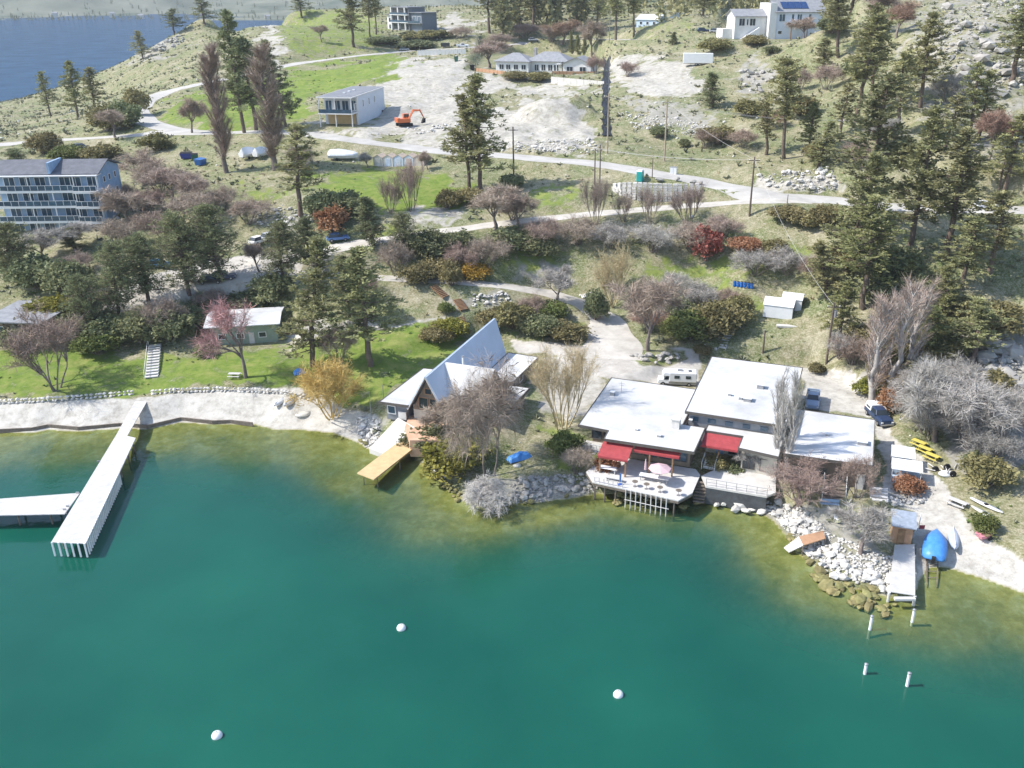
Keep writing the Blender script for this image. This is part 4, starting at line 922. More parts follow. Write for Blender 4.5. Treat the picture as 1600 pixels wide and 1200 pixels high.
MB().add([(-hw+.35,.35,E0-.3),(hw-.35,.35,E0-.3),(0,.35,R0_-.4),(-hw+.35,.5,E0-.3),(hw-.35,.5,E0-.3),(0,.5,R0_-.4)],[(0,1,2),(3,5,4),(0,3,4,1),(1,4,5,2),(2,5,3,0)]).build('gable_wall', WALL_BR, chalet)
for (x, w_, z) in ((-.85,1.5,E0-.1),(.85,1.5,E0-.1)): window(chalet, x, .35, z, w_, 1.9, 'y-', WOOD_O, GLASS)
window(chalet, 0, .35, E0+2.3, 1.1, 1.0, 'y-', WOOD_O, GLASS)
for s in (-1,1): MB().hexa([(s*hw,-.7,E0-.05),(s*hw,-.52,E0-.05),(s*(hw-.12),-.52,E0-.05),(s*(hw-.12),-.7,E0-.05),(0+s*.06,-.5,R0_+.05),(s*.06,-.32,R0_+.05),(-s*.06,-.32,R0_+.05),(-s*.06,-.5,R0_+.05)]).build('bargeboard', WOOD_W, chalet)
MB().box(-hw+.4,hw-.4,.5,Lr-4,-.3,E0+.4).build('wall', WALL_C, chalet)
# cross gable with white roof running to the right
yc = .224*Lr; ch_w = 4.4; xg = 8.0
for s in (-1,1):
    p_ = [(0,yc+s*ch_w,E0),(xg,yc+s*ch_w,E0),(xg,yc,R0_-.06),(0,yc,R0_-.06)]
    if s > 0: p_ = [p_[1],p_[0],p_[3],p_[2]]
    nv_ = Vector((0, s*(R0_-E0), ch_w)).normalized()*.16
    MB().hexa(p_+[tuple(Vector(q)+nv_) for q in p_]).build('roof', WHITE_ROOF, chalet)
MB().add([(xg-.5,yc-ch_w+.4,E0),(xg-.5,yc+ch_w-.4,E0),(xg-.5,yc,R0_-.4),(xg-.3,yc-ch_w+.4,E0),(xg-.3,yc+ch_w-.4,E0),(xg-.3,yc,R0_-.4)],[(0,2,1),(3,4,5),(0,1,4,3),(1,2,5,4),(2,0,3,5)]).build('gable_wall', WALL_BR, chalet)
MB().box(1.0,xg-.3,yc-ch_w+.4,yc+ch_w-.4,-.3,E0).build('wall', WALL_C, chalet)
window(chalet, xg-.3, yc, E0+.6, 2.4, 1.6, 'x+', WOOD_O, GLASS)
k = CL(724,575,z_r-1.0); fl = MB().tube([(k.x,k.y,R0_-2.6),(k.x,k.y,R0_+.75)],.16,9).build('flue', PAINTW, chalet); MB().lathe([(.22,0),(.22,.12)],9,(k.x,k.y,R0_+.75)).build('cap', METAL, fl)
# left wing
wl_ = [CL(592,628,5.6), CL(646,636,5.6), CL(664,606,5.6), CL(700,552,5.6), CL(651,574,5.6)]
wl_poly = [(wl_[0].x,wl_[0].y),(-2.75,wl_[1].y+.1),(-2.75,wl_[4].y+.4),(wl_[0].x+.3,wl_[4].y)]
flat_roof(chalet, wl_poly, 5.6-cg); MB().prism(ring(wl_poly,.7), -.3, 5.6-cg-.3).build('wall', WALL_GR, chalet)
x0 = wl_poly[0][0]; y0 = wl_poly[0][1]
window(chalet, x0+1.6, y0+.68, .7, 1.3, 1.3, 'y-', PAINTW, GLASS_B)
MB().box(x0+2.7,-3.4,y0+.5,y0+.69,.1,1.3).build('garage_door', WOOD_W, chalet)
window(chalet, x0+.68, y0+4.5, .8, 1.4, 1.1, 'x-', PAINTW, GLASS_B); window(chalet, x0+.75, y0+8.5, .8, 1.4, 1.1, 'x-', PAINTW, GLASS_B)
# right wing, two steps
wr = [CL(795,555,5.5), CL(842,558,5.5), CL(808,600,5.5)]
rw = [(2.9,yc+ch_w+.2),(wr[1].x-.2,wr[2].y+.4),(wr[1].x,wr[1].y),(2.9,wr[1].y+.2)]
flat_roof(chalet, rw, 5.5-cg); MB().prism(ring(rw,.7), -.3, 5.5-cg-.3).build('wall', WALL_BR, chalet)
w2 = [(7.9,1.4),(11.0,1.2),(11.1,wr[2].y-.4),(7.9,wr[2].y-.4)]
flat_roof(chalet, w2, 5.3-cg); MB().prism(ring(w2,.6), -.3, 5.3-cg-.3).build('wall', WALL_BR, chalet)
for y_ in (wr[2].y+2.2, wr[2].y+5.2): window(chalet, wr[1].x-.85, y_, .6, 1.5, 1.2, 'x+', PAINTW, GLASS_B)
for y_ in (3.2,6.4): window(chalet, 10.42, y_, .6, 1.6, 1.2, 'x+', PAINTW, GLASS_B)
w3 = [(2.0,-2.0),(7.6,-2.0),(7.6,yc-ch_w-.1),(2.0,yc-ch_w-.1)]
flat_roof(chalet, w3, 4.95-cg, t=.2); 
for x in (2.2,4.6,7.3): post(MB(), x, -1.8, -.2, 4.74-cg, .09).build('post', WOOD_W, chalet)
# terrace of the chalet
ter = thing('terrace', 'orange paved terrace in front of the chalet gable', 'terrace', (o1.x, o1.y, 0), ang)
tpl = [CL(632,668,3.15), CL(640,688,3.15), CL(700,688,3.15), CL(738,664,3.15), CL(690,652,3.15), CL(640,648,3.15)]
MB().prism([(q.x,q.y) for q in tpl], .6, 3.16).build('slab', mat('terracotta_paving', (.50,.30,.19), .85, rgb2=(.62,.42,.30), scale=.9, bump=.1), ter)
bw = MB(); 
for i in range(2,4):
    a, c = tpl[i], tpl[(i+1)%6]
    bw.tube([(a.x,a.y,4.0),(c.x,c.y,4.0)],.04); bw.tube([(a.x,a.y,3.1),(a.x,a.y,4.0)],.04)
bw.build('railing', WOOD_W, ter)
pr = thing('boat_ramp', 'pale concrete boat ramp sloping into the lake beside the yellow pier', 'ramp', (0,0,0))
rp = [(q, q.z) for q in (P(622,655,2.9), P(577,703,.5), P(603,713,.45), P(648,670,3.0))]
vs = [(p.x,p.y,z-.8) for p,z in rp]+[(p.x,p.y,z+.25) for p,z in rp]; MB().hexa(vs).build('slab', CONC, pr)
pier = thing('pier', 'yellow timber pier on thin posts reaching over the shallows', 'pier', (0,0,0))
pz = 1.75; pp = [P(640,677,pz), P(558,739,pz), P(584,749,pz), P(664,686,pz)]
MB().hexa([(p.x,p.y,pz-.14) for p in (pp[1],pp[2],pp[3],pp[0])]+[(p.x,p.y,pz) for p in (pp[1],pp[2],pp[3],pp[0])]).build('decking', WOOD_Y, pier)
for t_ in (.15,.5,.92):
    for a, c in ((pp[0],pp[1]),(pp[3],pp[2])): q = a.lerp(c,t_); q = q.lerp((pp[0].lerp(pp[1],t_)+pp[3].lerp(pp[2],t_))/2, .15); MB().tube([(q.x,q.y,pz-.15),(q.x,q.y,-1.4)],.07,7).build('post', WOOD_D, pier)
for a, c in ((pp[0],pp[1]),(pp[3],pp[2])): 
    m_ = (pp[0]+pp[1]+pp[2]+pp[3])/4; a2, c2 = a.lerp(a+(m_-a)*.1,1), c.lerp(c+(m_-c)*.08,1); MB().tube([(a2.x,a2.y,pz-.25),(c2.x,c2.y,pz-.25)],.09,5).build('beam', WOOD_Y, pier)

# ------------------------------------------------------------------ green cabin on the lawn
oc, rc, lc = frame(318, 513, 436, 506, 6.9)
cab = thing('cabin', 'small green cabin with a white roof on the left lawn', 'house', (oc.x, oc.y, 3.3), rc)
W_, D_ = lc, 9.3; he = 6.9-3.3
MB().box(.8,W_-.6,1.0,D_-.6,-.8,he-.05).build('wall', WALL_G, cab)
gable(cab, .4, W_-.4, .55, D_-.5, he-.05, he+.55, 'x', .5, .14, WHITE_ROOF)
for x in np.linspace(1.2, W_-1, 7): MB().box(x-.07,x+.07,.35,1.0,he-.3,he-.1).build('rafter', PAINTW, cab)
for x in (2.6,5.6,9.3): window(cab, x, 1.0, 1.0, 1.3, 1.0, 'y-', PAINTW, GLASS)
d = MB().box(7.0,7.9,.9,1.02,.0,2.0).build('door', WOOD_W, cab); MB().box(7.1,7.16,.82,.9,.95,1.1).build('handle', METAL, d)
MB().box(.8,W_-.6,.2,1.0,-1.2,-.05).build('plinth', CONC, cab)

# ------------------------------------------------------------------ grey roofed house at the left edge
oe, re_, le = frame(-30, 502, 62, 505, 9.0)
hs = thing('house', 'house with a plain grey roof at the left edge behind shrubs', 'house', (oe.x, oe.y, 5.5), re_)
MB().box(.6,le-.4,.8,9.5,-.8,3.3).build('wall', WALL_BR, hs)
MB().hexa([(-.3,-.2,3.35),(le+.3,-.2,3.35),(le+.5,10.4,3.5),(-.3,10.4,3.5),(-.3,-.2,3.55),(le+.3,-.2,3.55),(le+.5,10.4,3.7),(-.3,10.4,3.7)]).build('roof', GREY_ROOF, hs)
window(hs, 5.6, .8, .8, 2.4, 1.6, 'y-', PAINTW, GLASS_B); window(hs, 2.2, .8, .8, 2.0, 1.6, 'y-', PAINTW, GLASS_B); window(hs, le-.4, 4, .8, 1.6, 1.3, 'x+', PAINTW, GLASS)

# ------------------------------------------------------------------ blue apartment block
ab = Vector(P(141, 372, 12.0)); bz = 12.0
vx = P(60,268,26) ; vy = P(152,267,26); ra = math.atan2(vy.y-vx.y, vy.x-vx.x)
oa = P(150,268,25.2)
ap = thing('apartment_block', 'blue four storey apartment block with white balconies on the left', 'building', (oa.x, oa.y, bz), ra)
AW, AD, st = 21.0, 12.0, 3.15
MB().box(-AW,-.2,1.6,AD,-3,4*st).build('wall', WALL_B, ap)
MB().hexa([(-AW-.5,-.2,4*st+.02),(.4,-.2,4*st+.02),(.4,AD/2,4*st+2.0),(-AW-.5,AD/2,4*st+2.0),(-AW-.5,-.2,4*st+.2),(.4,-.2,4*st+.2),(.4,AD/2,4*st+2.2),(-AW-.5,AD/2,4*st+2.2)]).build('roof', SLATE_ROOF, ap)
MB().hexa([(.4,AD+.6,4*st+.02),(-AW-.5,AD+.6,4*st+.02),(-AW-.5,AD/2,4*st+2.0),(.4,AD/2,4*st+2.0),(.4,AD+.6,4*st+.2),(-AW-.5,AD+.6,4*st+.2),(-AW-.5,AD/2,4*st+2.2),(.4,AD/2,4*st+2.2)]).build('roof', SLATE_ROOF, ap)
MB().add([(-.4,1.6,4*st),(-.4,AD,4*st),(-.4,AD/2,4*st+1.95),(-.22,1.6,4*st),(-.22,AD,4*st),(-.22,AD/2,4*st+1.95)],[(0,2,1),(3,4,5),(0,1,4,3),(1,2,5,4),(2,0,3,5)]).build('gable_wall', WALL_B, ap)
MB().box(-9.6,-9.1,-.3,AD/2,4*st+.3,4*st+2.5).build('firewall', WALL_B, ap)
for f in range(4):
    z = f*st
    if f > 0:
        bl = MB().box(-AW,.1,-.9,1.58,z-.38,z+.08).build('balcony', PAINTW, ap)
        MB().box(-4.6,.2,-2.0,-.92,z-.38,z+.08).build('bay', PAINTW, bl)
        for x in list(np.arange(-AW,-4.7,1.5)): MB().box(x-.04,x+.04,-.85,-.77,z+.08,z+1.1).build('baluster', PAINTW, bl)
        for x in np.arange(-4.5,.2,1.15): MB().box(x-.04,x+.04,-1.95,-1.87,z+.08,z+1.1).build('baluster', PAINTW, bl)
        MB().box(-AW,-4.6,-.86,-.76,z+1.1,z+1.18).build('handrail', PAINTW, bl); MB().box(-4.6,.2,-1.96,-1.86,z+1.1,z+1.18).build('handrail', PAINTW, bl)
        MB().box(-AW,-4.7,-.83,-.80,z+.15,z+1.08).build('glass_panel', GLASS_B, bl); MB().box(-4.5,.15,-1.93,-1.90,z+.15,z+1.08).build('glass_panel', GLASS_B, bl)
    for x in (-18.6,-15.4,-12.4,-7.4,-5.2,-1.8): window(ap, x, 1.6, z+.15, 2.2, 2.3, 'y-', PAINTW, GLASS_B)
    for x in (-AW+.1,-13.9,-9.3,-4.7,.0): MB().box(x-.09,x+.09,-.8,-.62,z+.09,z+st-.15).build('pillar', PAINTW, ap)
    for y in (3.6,6.4,9.4): window(ap, -.2, y, z+.9, 1.1, 1.3, 'x+', PAINTW, GLASS)
MB().box(-AW-.3,.3,-1.1,1.55,4*st-.16,4*st-.02).build('canopy', PAINTW, ap)

# ------------------------------------------------------------------ new white house with roof terrace, under construction
on, rn, ln = frame(549, 152, 600, 135, 33.2)
nz = 25.5; hN = 33.2-nz
nh = thing('new_house', 'new white two storey box house beside the orange digger', 'house', (on.x, on.y, nz), rn)
DW = (P(498,150,33.2)-on).length
MB().box(5.2,ln,.2,DW-.2,-.6,hN-.35).build('wall', mat('wall_new', (.62,.64,.68), .85, .04, .6), nh)
MB().box(0,ln+.2,0,DW,hN-.34,hN-.06).build('roof_slab', WALL_W, nh)
MB().box(.3,ln-.1,.3,DW-.3,hN-.06,hN).build('roof', mat('roof_membrane', (.20,.21,.23), .9, .15, .6), nh)
for x in (9,13,17): MB().box(x,x+.7,DW*.5,DW*.5+.7,hN,hN+.25).build('skylight', PAINTW, nh)
MB().box(0,5.2,.2,DW-.2,3.2,3.5).build('balcony', WALL_W, nh)
for x, y in ((.2,.4),(.2,DW-.5),(.2,DW/2)): MB().box(x,x+.25,y-.12,y+.12,-.5,hN-.34).build('column', WALL_W, nh)
MB().box(.02,.06,.4,DW-.4,3.5,4.5).build('glass_panel', GLASS_B, nh)
for y in np.linspace(1.4, DW-1.4, 4): window(nh, 5.2, y, 3.7, 1.9, 2.6, 'x-', PAINTW, GLASS_B)
MB().box(5.0,5.18,1.0,DW-1,.1,2.9).build('plywood_wall', WOOD_Y, nh)
for x in (9.5,14.5,19.5): window(nh, x, .2, 4.2, .8, 1.9, 'y-', PAINTW, GLASS)
window(nh, 2.9, .2, 4.0, 1.6, 1.8, 'y-', PAINTW, GLASS); MB().box(4.4,5.2,.15,.5,-.5,hN-.34).build('pier_wall', WALL_W, nh)
window(nh, ln-2.5, .2, .3, 1.4, 1.0, 'y-', FASCIA, GLASS)

# ------------------------------------------------------------------ dark modern house on the skyline road
om, rm, lm = frame(604, 42, 690, 46, 41.0)
zo = 39.8
mh = thing('modern_house', 'dark grey modern house with white framed balconies above the upper road', 'house', (om.x, om.y, zo), rm)
sc_m = lm/25.0
MB().box(3,17,1.5,12,-1,10.5).build('wall', WALL_GR, mh); MB().box(17.05,26,2.5,12,-1,8.2).build('wall', mat('wall_slate_blue',(.16,.19,.23),.8,.1,1), mh); MB().box(-3,2.95,3,11,-1,7).build('wall', WALL_W, mh)
MB().box(2.4,17.6,.6,12.6,10.52,10.85).build('roof', WALL_GR, mh); MB().box(17.1,26.8,1.6,12.6,8.22,8.5).build('roof', WALL_GR, mh); MB().box(-3.4,2.9,2,11.4,7.02,7.3).build('roof', SLATE_ROOF, mh)
for x in (3.2,8.8,14.4): MB().box(x,x+.5,.6,1.1,-1,10.5).build('column', PAINTW, mh)
for z in (3.4,7.0): bl = MB().box(2.6,17.2,.3,1.48,z,z+.25).build('balcony', PAINTW, mh); MB().box(2.7,17.1,.34,.40,z+.3,z+1.2).build('glass_panel', GLASS_B, bl)
for z in (.4,4.2,7.6):
    for x in (6.0,11.8,15.8): window(mh, x, 1.5, z, 3.2 if x < 15 else 1.6, 2.4, 'y-', FASCIA, GLASS)
bl = MB().box(17.1,26.6,.6,2.45,3.2,3.45).build('balcony', WALL_GR, mh); MB().box(17.2,26.5,.62,.68,3.5,4.5).build('glass_panel', GLASS_B, bl)
for x in (20,24): window(mh, x, 2.5, 4.2, 2.4, 2.4, 'y-', PAINTW, GLASS_B)
window(mh, -.2, 3, 3.4, 3, 2.2, 'y-', PAINTW, GLASS); window(mh, -.2, 3, .2, 3, 2.2, 'y-', PAINTW, GLASS)

# ------------------------------------------------------------------ long white bungalow with orange fence
ol, rl, ll = frame(772, 112, 925, 116, 31.8)
bg_ = thing('bungalow', 'long white bungalow with grey hipped roofs above an orange fence', 'house', (ol.x, ol.y, 31.6), rl)
k_ = ll/40.0
def hip(par, x0, x1, y0, y1, z, zr, over, m):
    x0 -= over; x1 += over; y0 -= over; y1 += over; c = (y0+y1)/2; d = (y1-y0)/2; t = .15
    vs = [(x0,y0,z),(x1,y0,z),(x1,y1,z),(x0,y1,z),(x0,y0,z+t),(x1,y0,z+t),(x1,y1,z+t),(x0,y1,z+t),(x0+d,c,zr),(x1-d,c,zr)]
    return MB().add(vs, [(3,2,1,0),(0,1,5,4),(1,2,6,5),(2,3,7,6),(3,0,4,7),(4,5,9,8),(5,6,9),(6,7,8,9),(7,4,8)]).build('roof', m, par)
L_ = ll
MB().box(0,L_*.34,2,12,-1,3.6).build('wall', WALL_W, bg_); hip(bg_, 0, L_*.34, 2, 12, 3.6, 6.4, .7, GREY_ROOF)
MB().box(L_*.34+.05,L_*.66,5,15,-1,3.6).build('wall', WALL_W, bg_); hip(bg_, L_*.30, L_*.72, 5, 15, 3.66, 6.8, .7, GREY_ROOF)
gable_walls(bg_, L_*.70, L_*.98, 1, 10, -1, 3.5, 5.6, 'y', WALL_W); gable(bg_, L_*.70, L_*.98, 1, 10, 3.5, 5.6, 'y', .7, .15, GREY_ROOF)
MB().box(L_*.62,L_*.72,1.5,4.6,3.0,3.2).build('porch_roof', WHITE_ROOF, bg_)
for x in (L_*.63,L_*.71): post(MB(), x, 1.7, -.5, 3.0, .1).build('post', PAINTW, bg_)
for x in (.05,.12,.20,.28): window(bg_, L_*x+.4, 2, .9, 1.8, 1.8, 'y-', PAINTW, GLASS)
for x in (.40,.47,.54,.60): window(bg_, L_*x, 5, .5, 1.7, 2.2, 'y-', PAINTW, GLASS)
for x in (.77,.90): window(bg_, L_*x, 1, .9, 2.4, 1.6, 'y-', PAINTW, GLASS)
MB().box(L_*.33,L_*.33+1.2,9,10.2,5,8).build('chimney', STONE, bg_)
def fence(label, pts, h, m, pm, n_=None):
    t = thing('fence', label, 'fence', pts[0]); b0 = pts[0]
    for a, c in zip(pts, pts[1:]):
        d = c-a; L = math.hypot(d.x, d.y); n_ = max(2, int(L/2.4)); ux, uy = d.x/L, d.y/L
        for k in range(n_+1): q = a.lerp(c, k/n_)-b0; MB().box(q.x-.06,q.x+.06,q.y-.06,q.y+.06,q.z-.4,q.z+h+.08).build('post', pm, t)
        for k in range(n_):
            q0 = a.lerp(c, k/n_)-b0; q1 = a.lerp(c, (k+1)/n_)-b0; o = Vector((-uy*.03, ux*.03, 0))
            MB().hexa([tuple(q0-o+Vector((0,0,-.1))),tuple(q1-o+Vector((0,0,-.1))),tuple(q1+o+Vector((0,0,-.1))),tuple(q0+o+Vector((0,0,-.1))),tuple(q0-o+Vector((0,0,h))),tuple(q1-o+Vector((0,0,h))),tuple(q1+o+Vector((0,0,h))),tuple(q0+o+Vector((0,0,h)))]).build('panel', m, t)
    return t
fence('orange timber fence in front of the long white bungalow, right stretch', [P(863,118,31.2),P(942,119,31.2)], 1.5, WOOD_O, WOOD)
fence('orange timber fence left of the long white bungalow', [P(742,113,31.2),P(790,119,31.2)], 1.6, WOOD_O, WOOD)
a, c = P(861,129,28.6), P(944,131,28.6)
a, c = G(861,131), G(944,133); c.z = a.z
rw_ = thing('retaining_wall', 'pale concrete retaining wall below the orange fence', 'wall', a)
d = c-a
for k in range(8):
    q0, q1 = d*(k/8), d*((k+1)/8-.004); MB().hexa([(q0.x,q0.y,-.6),(q1.x,q1.y,-.6),(q1.x,q1.y+.4,-.6),(q0.x,q0.y+.4,-.6),(q0.x,q0.y,2.2),(q1.x,q1.y,2.2),(q1.x,q1.y+.4,2.2),(q0.x,q0.y+.4,2.2)]).build('panel', CONC, rw_)

# ------------------------------------------------------------------ blue cottages and the big white house, top right
ob, rb, lb_ = frame(994, 46, 1030, 47, 41.2)
ch_ = thing('cottage', 'pale blue cottage with a metal roof among pines at the top', 'house', (ob.x, ob.y, 40.6), rb)
gable_walls(ch_, 0, 12, 0, 9, -1, 5.2, 7.2, 'x', WALL_PB); gable(ch_, 0, 12, 0, 9, 5.2, 7.2, 'x', .5, .15, METAL_ROOF)
for x in (2.5,6,9.5): window(ch_, x, 0, 2.8, 1.4, 1.4, 'y-', PAINTW, GLASS)
window(ch_, 12, 3, 2.8, 1.3, 1.4, 'x+', PAINTW, GLASS); window(ch_, 12, 6, 2.8, 1.3, 1.4, 'x+', PAINTW, GLASS)
d = MB().box(7.2,8.2,-.12,0,0,2.1).build('door', PAINTW, ch_)
ob2 = P(1046, 36, 43.0); ch2 = thing('cottage', 'small pale cottage standing right of the blue cottage', 'house', (ob2.x, ob2.y, 42.4), rb)
gable_walls(ch2, 0, 8, 0, 7, -2, 3.6, 5.4, 'y', WALL_PB); gable(ch2, 0, 8, 0, 7, 3.6, 5.4, 'y', .5, .15, METAL_ROOF); window(ch2, 4, 0, 1.4, 1.6, 1.3, 'y-', PAINTW, GLASS)
ob3 = P(1066, 36, 43.0); ch3 = thing('shed', 'dark blue shed beside the small pale cottage', 'shed', (ob3.x, ob3.y, 42.4), rb)
gable_walls(ch3, 0, 6, 0, 6, -2, 2.8, 4.4, 'y', WALL_GR); gable(ch3, 0, 6, 0, 6, 2.8, 4.4, 'y', .4, .12, METAL_ROOF); MB().box(2.2,3.8,-.08,0,0,2.0).build('door', WALL_PB, ch3)
ow, rw2, lw = frame(1150, 61, 1288, 60, 43.6)
wh = thing('large_house', 'large white two storey house with solar panels at the top right', 'house', (ow.x, ow.y, 43.4), rw2)
S = lw/26.0
xm = lw*.44
gable_walls(wh, .5, xm-2.2, 4, 13, -2, 7.4, 9.4, 'x', WALL_W); gable(wh, .5, xm-2.2, 4, 13, 7.4, 9.4, 'x', .6, .15, GREY_ROOF)
MB().box(xm-2.15,xm+.3,1.2,12,-2,11.5).build('tower_wall', WALL_W, wh)
gable_walls(wh, xm+.35, lw-.6, 1.5, 12, -2, 9.0, 12.2, 'x', mat('wall_bluish', (.56,.60,.67), .85, .05, 1)); gr_ = gable(wh, xm+.35, lw-.6, 1.5, 12, 9.0, 12.2, 'x', .8, .16, GREY_ROOF)
yr0, yr1 = 2.2, 5.6; kk = (12.2-9.0)/5.25
for i in range(4):
    x0 = xm+2.6+i*2.35; MB().hexa([(x0,yr0,9.0+kk*(yr0-1.5)+.30),(x0+2.25,yr0,9.0+kk*(yr0-1.5)+.30),(x0+2.25,yr1,9.0+kk*(yr1-1.5)+.30),(x0,yr1,9.0+kk*(yr1-1.5)+.30),(x0,yr0,9.0+kk*(yr0-1.5)+.36),(x0+2.25,yr0,9.0+kk*(yr0-1.5)+.36),(x0+2.25,yr1,9.0+kk*(yr1-1.5)+.36),(x0,yr1,9.0+kk*(yr1-1.5)+.36)]).build('solar_panel', mat('solar_%d' % i, (.02,.05,.14), .25, .2, 2, spec=.6), wh)
for x in (3.0,6.8): window(wh, x, 4, 4.2, 2.1, 2.4, 'y-', PAINTW, GLASS)
window(wh, 5.0, 4, 4.4, .7, 2.0, 'y-', PAINTW, GLASS)
for x, w_ in ((xm+2.4,2.2),(xm+6.2,1.0),(xm+8.6,1.8),(xm+12.3,1.0)): window(wh, x, 1.5, 5.6, w_, 2.4, 'y-', PAINTW, GLASS_B)
window(wh, xm+2.0, 1.5, 1.6, 1.5, 1.1, 'y-', PAINTW, GLASS)
bl = MB().box(xm+4.6,xm+10.8,-1.8,1.48,4.6,4.85).build('balcony', WOOD_W, wh); MB().box(xm+4.6,xm+10.8,-1.8,-1.72,4.9,5.9).build('railing', PAINTW, bl)
for x in (xm+4.8,xm+10.6): post(MB(), x, -1.6, -3, 4.6, .14).build('post', WOOD, wh)
st_ = MB()
st_.hexa([(.8,2.2,-.6),(2.6,2.2,-.6),(2.6,3.9,-.6),(.8,3.9,-.6),(.8,2.2,0),(2.6,2.2,.0),(2.6,3.9,.0),(.8,3.9,.0)]); st_.build('landing', CONC, wh)
for k in range(14): MB().box(2.65+.46*k,3.09+.46*k,2.3,3.8,-.6,.15+.28*k).build('step', PAINTW, wh)
MB().box(-3,0.45,6,13,-2,3.2).build('garage', WALL_W, wh)
# small white outbuilding between the pines
pw = P(918, 53, 37.5); sh = thing('shed', 'small white shed between pines behind the bungalow', 'shed', (pw.x, pw.y, 37.2), .1)
MB().box(0,4.6,0,3.5,-1,3.0).build('wall', WALL_W, sh); gable(sh, 0, 4.6, 0, 3.5, 3.0, 3.9, 'x', .3, .1, METAL_ROOF); MB().box(1.6,2.8,-.08,0,0,2.1).build('door', WALL_GR, sh)
# ------------------------------------------------------------------ long white dock
dz = 1.95
dock = thing('dock', 'long white timber dock with side arm at the left shore', 'dock', (0,0,0))
def wpt(u, v, z=dz): p = P(u, v, z); return Vector((p.x, p.y, 0))
gl, gr, ml, mr, el, er = wpt(217,616), wpt(236,616), wpt(183,677), wpt(212,684), wpt(80,847), wpt(134,849)
gm0 = ml.lerp(mr,.0); gm1 = ml.lerp(mr,.55)
def quad_deck(name, a, b, c, d, n_, par, z=dz, gap=.10, t=.10, m=WOOD_W):
    """planks laid across from edge a-d to edge b-c"""
    mb = MB()
    for k in range(n_):
        s0 = k/n_; s1 = (k+1-gap)/n_; p = [a.lerp(d,s0), b.lerp(c,s0), b.lerp(c,s1), a.lerp(d,s1)]
        mb.hexa([(q.x,q.y,z-t) for q in p]+[(q.x,q.y,z) for q in p])
    o = mb.build(name, m, par); o['kind'] = 'stuff'; return o
quad_deck('planks', gm0, gm1, gr, gl, 60, dock)
quad_deck('planks', el, er, mr, ml, 110, dock)
al, ar, bl_, br_ = wpt(-40,782), wpt(-40,806), wpt(125,770), wpt(101,803)
quad_deck('planks', ar, al, bl_, br_, 60, dock)
mc = lambda t_, s: (el.lerp(ml,t_)).lerp(er.lerp(mr,t_), s)
for s in (.04,.96): a, c = mc(0,s), mc(1,s); MB().tube([(a.x,a.y,dz-.22),(c.x,c.y,dz-.22)],.10,5).build('beam', WOOD_W, dock)
for s in (.1,.9): a, c = gm0.lerp(gm1,s), gl.lerp(gr,s); MB().tube([(a.x,a.y,dz-.22),(c.x,c.y,dz-.22)],.10,5).build('beam', WOOD_W, dock)
for s in (.1,.9): a, c = al.lerp(ar,s), bl_.lerp(br_,s); MB().tube([(a.x,a.y,dz-.2),(c.x,c.y,dz-.2)],.10,5).build('beam', WOOD_W, dock)
for t_ in np.linspace(.02,.62,26):
    q = mc(t_,.995); MB().box(q.x-.06,q.x+.06,q.y-.09,q.y+.09,.15,dz+.05).build('fender_board', PAINTW, dock)
for s in np.linspace(.03,.97,6):
    q = mc(0.0,s); MB().box(q.x-.09,q.x+.09,q.y-.16,q.y-.04,.15,dz+.05).build('fender_board', PAINTW, dock)
for t_ in (.06,.22,.38,.54,.70,.86,.98):
    for s in (.15,.85): q = mc(t_,s); MB().tube([(q.x,q.y,dz-.12),(q.x,q.y,-3.5)],.12,7).build('pile', WOOD_D, dock)
for t_ in (.1,.45,.8):
    for s in (.2,.8): q = al.lerp(bl_,t_).lerp(ar.lerp(br_,t_),s); MB().tube([(q.x,q.y,dz-.12),(q.x,q.y,-3)],.11,7).build('pile', WOOD_D, dock)
for (u, v) in ((101,797),(106,792),(154,722),(121,771)): p = P(u,v,dz); MB().box(p.x-.18,p.x+.18,p.y-.05,p.y+.05,dz,dz+.22).build('cleat', METAL, dock)
# dark sheet pile wall along the beach
sw = thing('seawall', 'dark low seawall of timber panels along the left beach', 'wall', (0,0,0))
swp = [(-120,670),(-30,672),(50,668),(75,663),(122,667),(187,661),(230,664),(282,652),(332,657),(360,656),(395,660)]
for i in range(len(swp)-1):
    a, c = P(*swp[i],.62), P(*swp[i+1],.62); n_ = max(2, int((c-a).length/1.6))
    for k in range(n_):
        q0, q1 = a.lerp(c,k/n_), a.lerp(c,(k+.985)/n_); MB().hexa([(q0.x,q0.y-.1,-.7),(q1.x,q1.y-.1,-.7),(q1.x,q1.y+.1,-.7),(q0.x,q0.y+.1,-.7),(q0.x,q0.y-.1,.62),(q1.x,q1.y-.1,.62),(q1.x,q1.y+.1,.62),(q0.x,q0.y+.1,.62)]).build('panel', mat_sw if False else WOOD_D, sw)
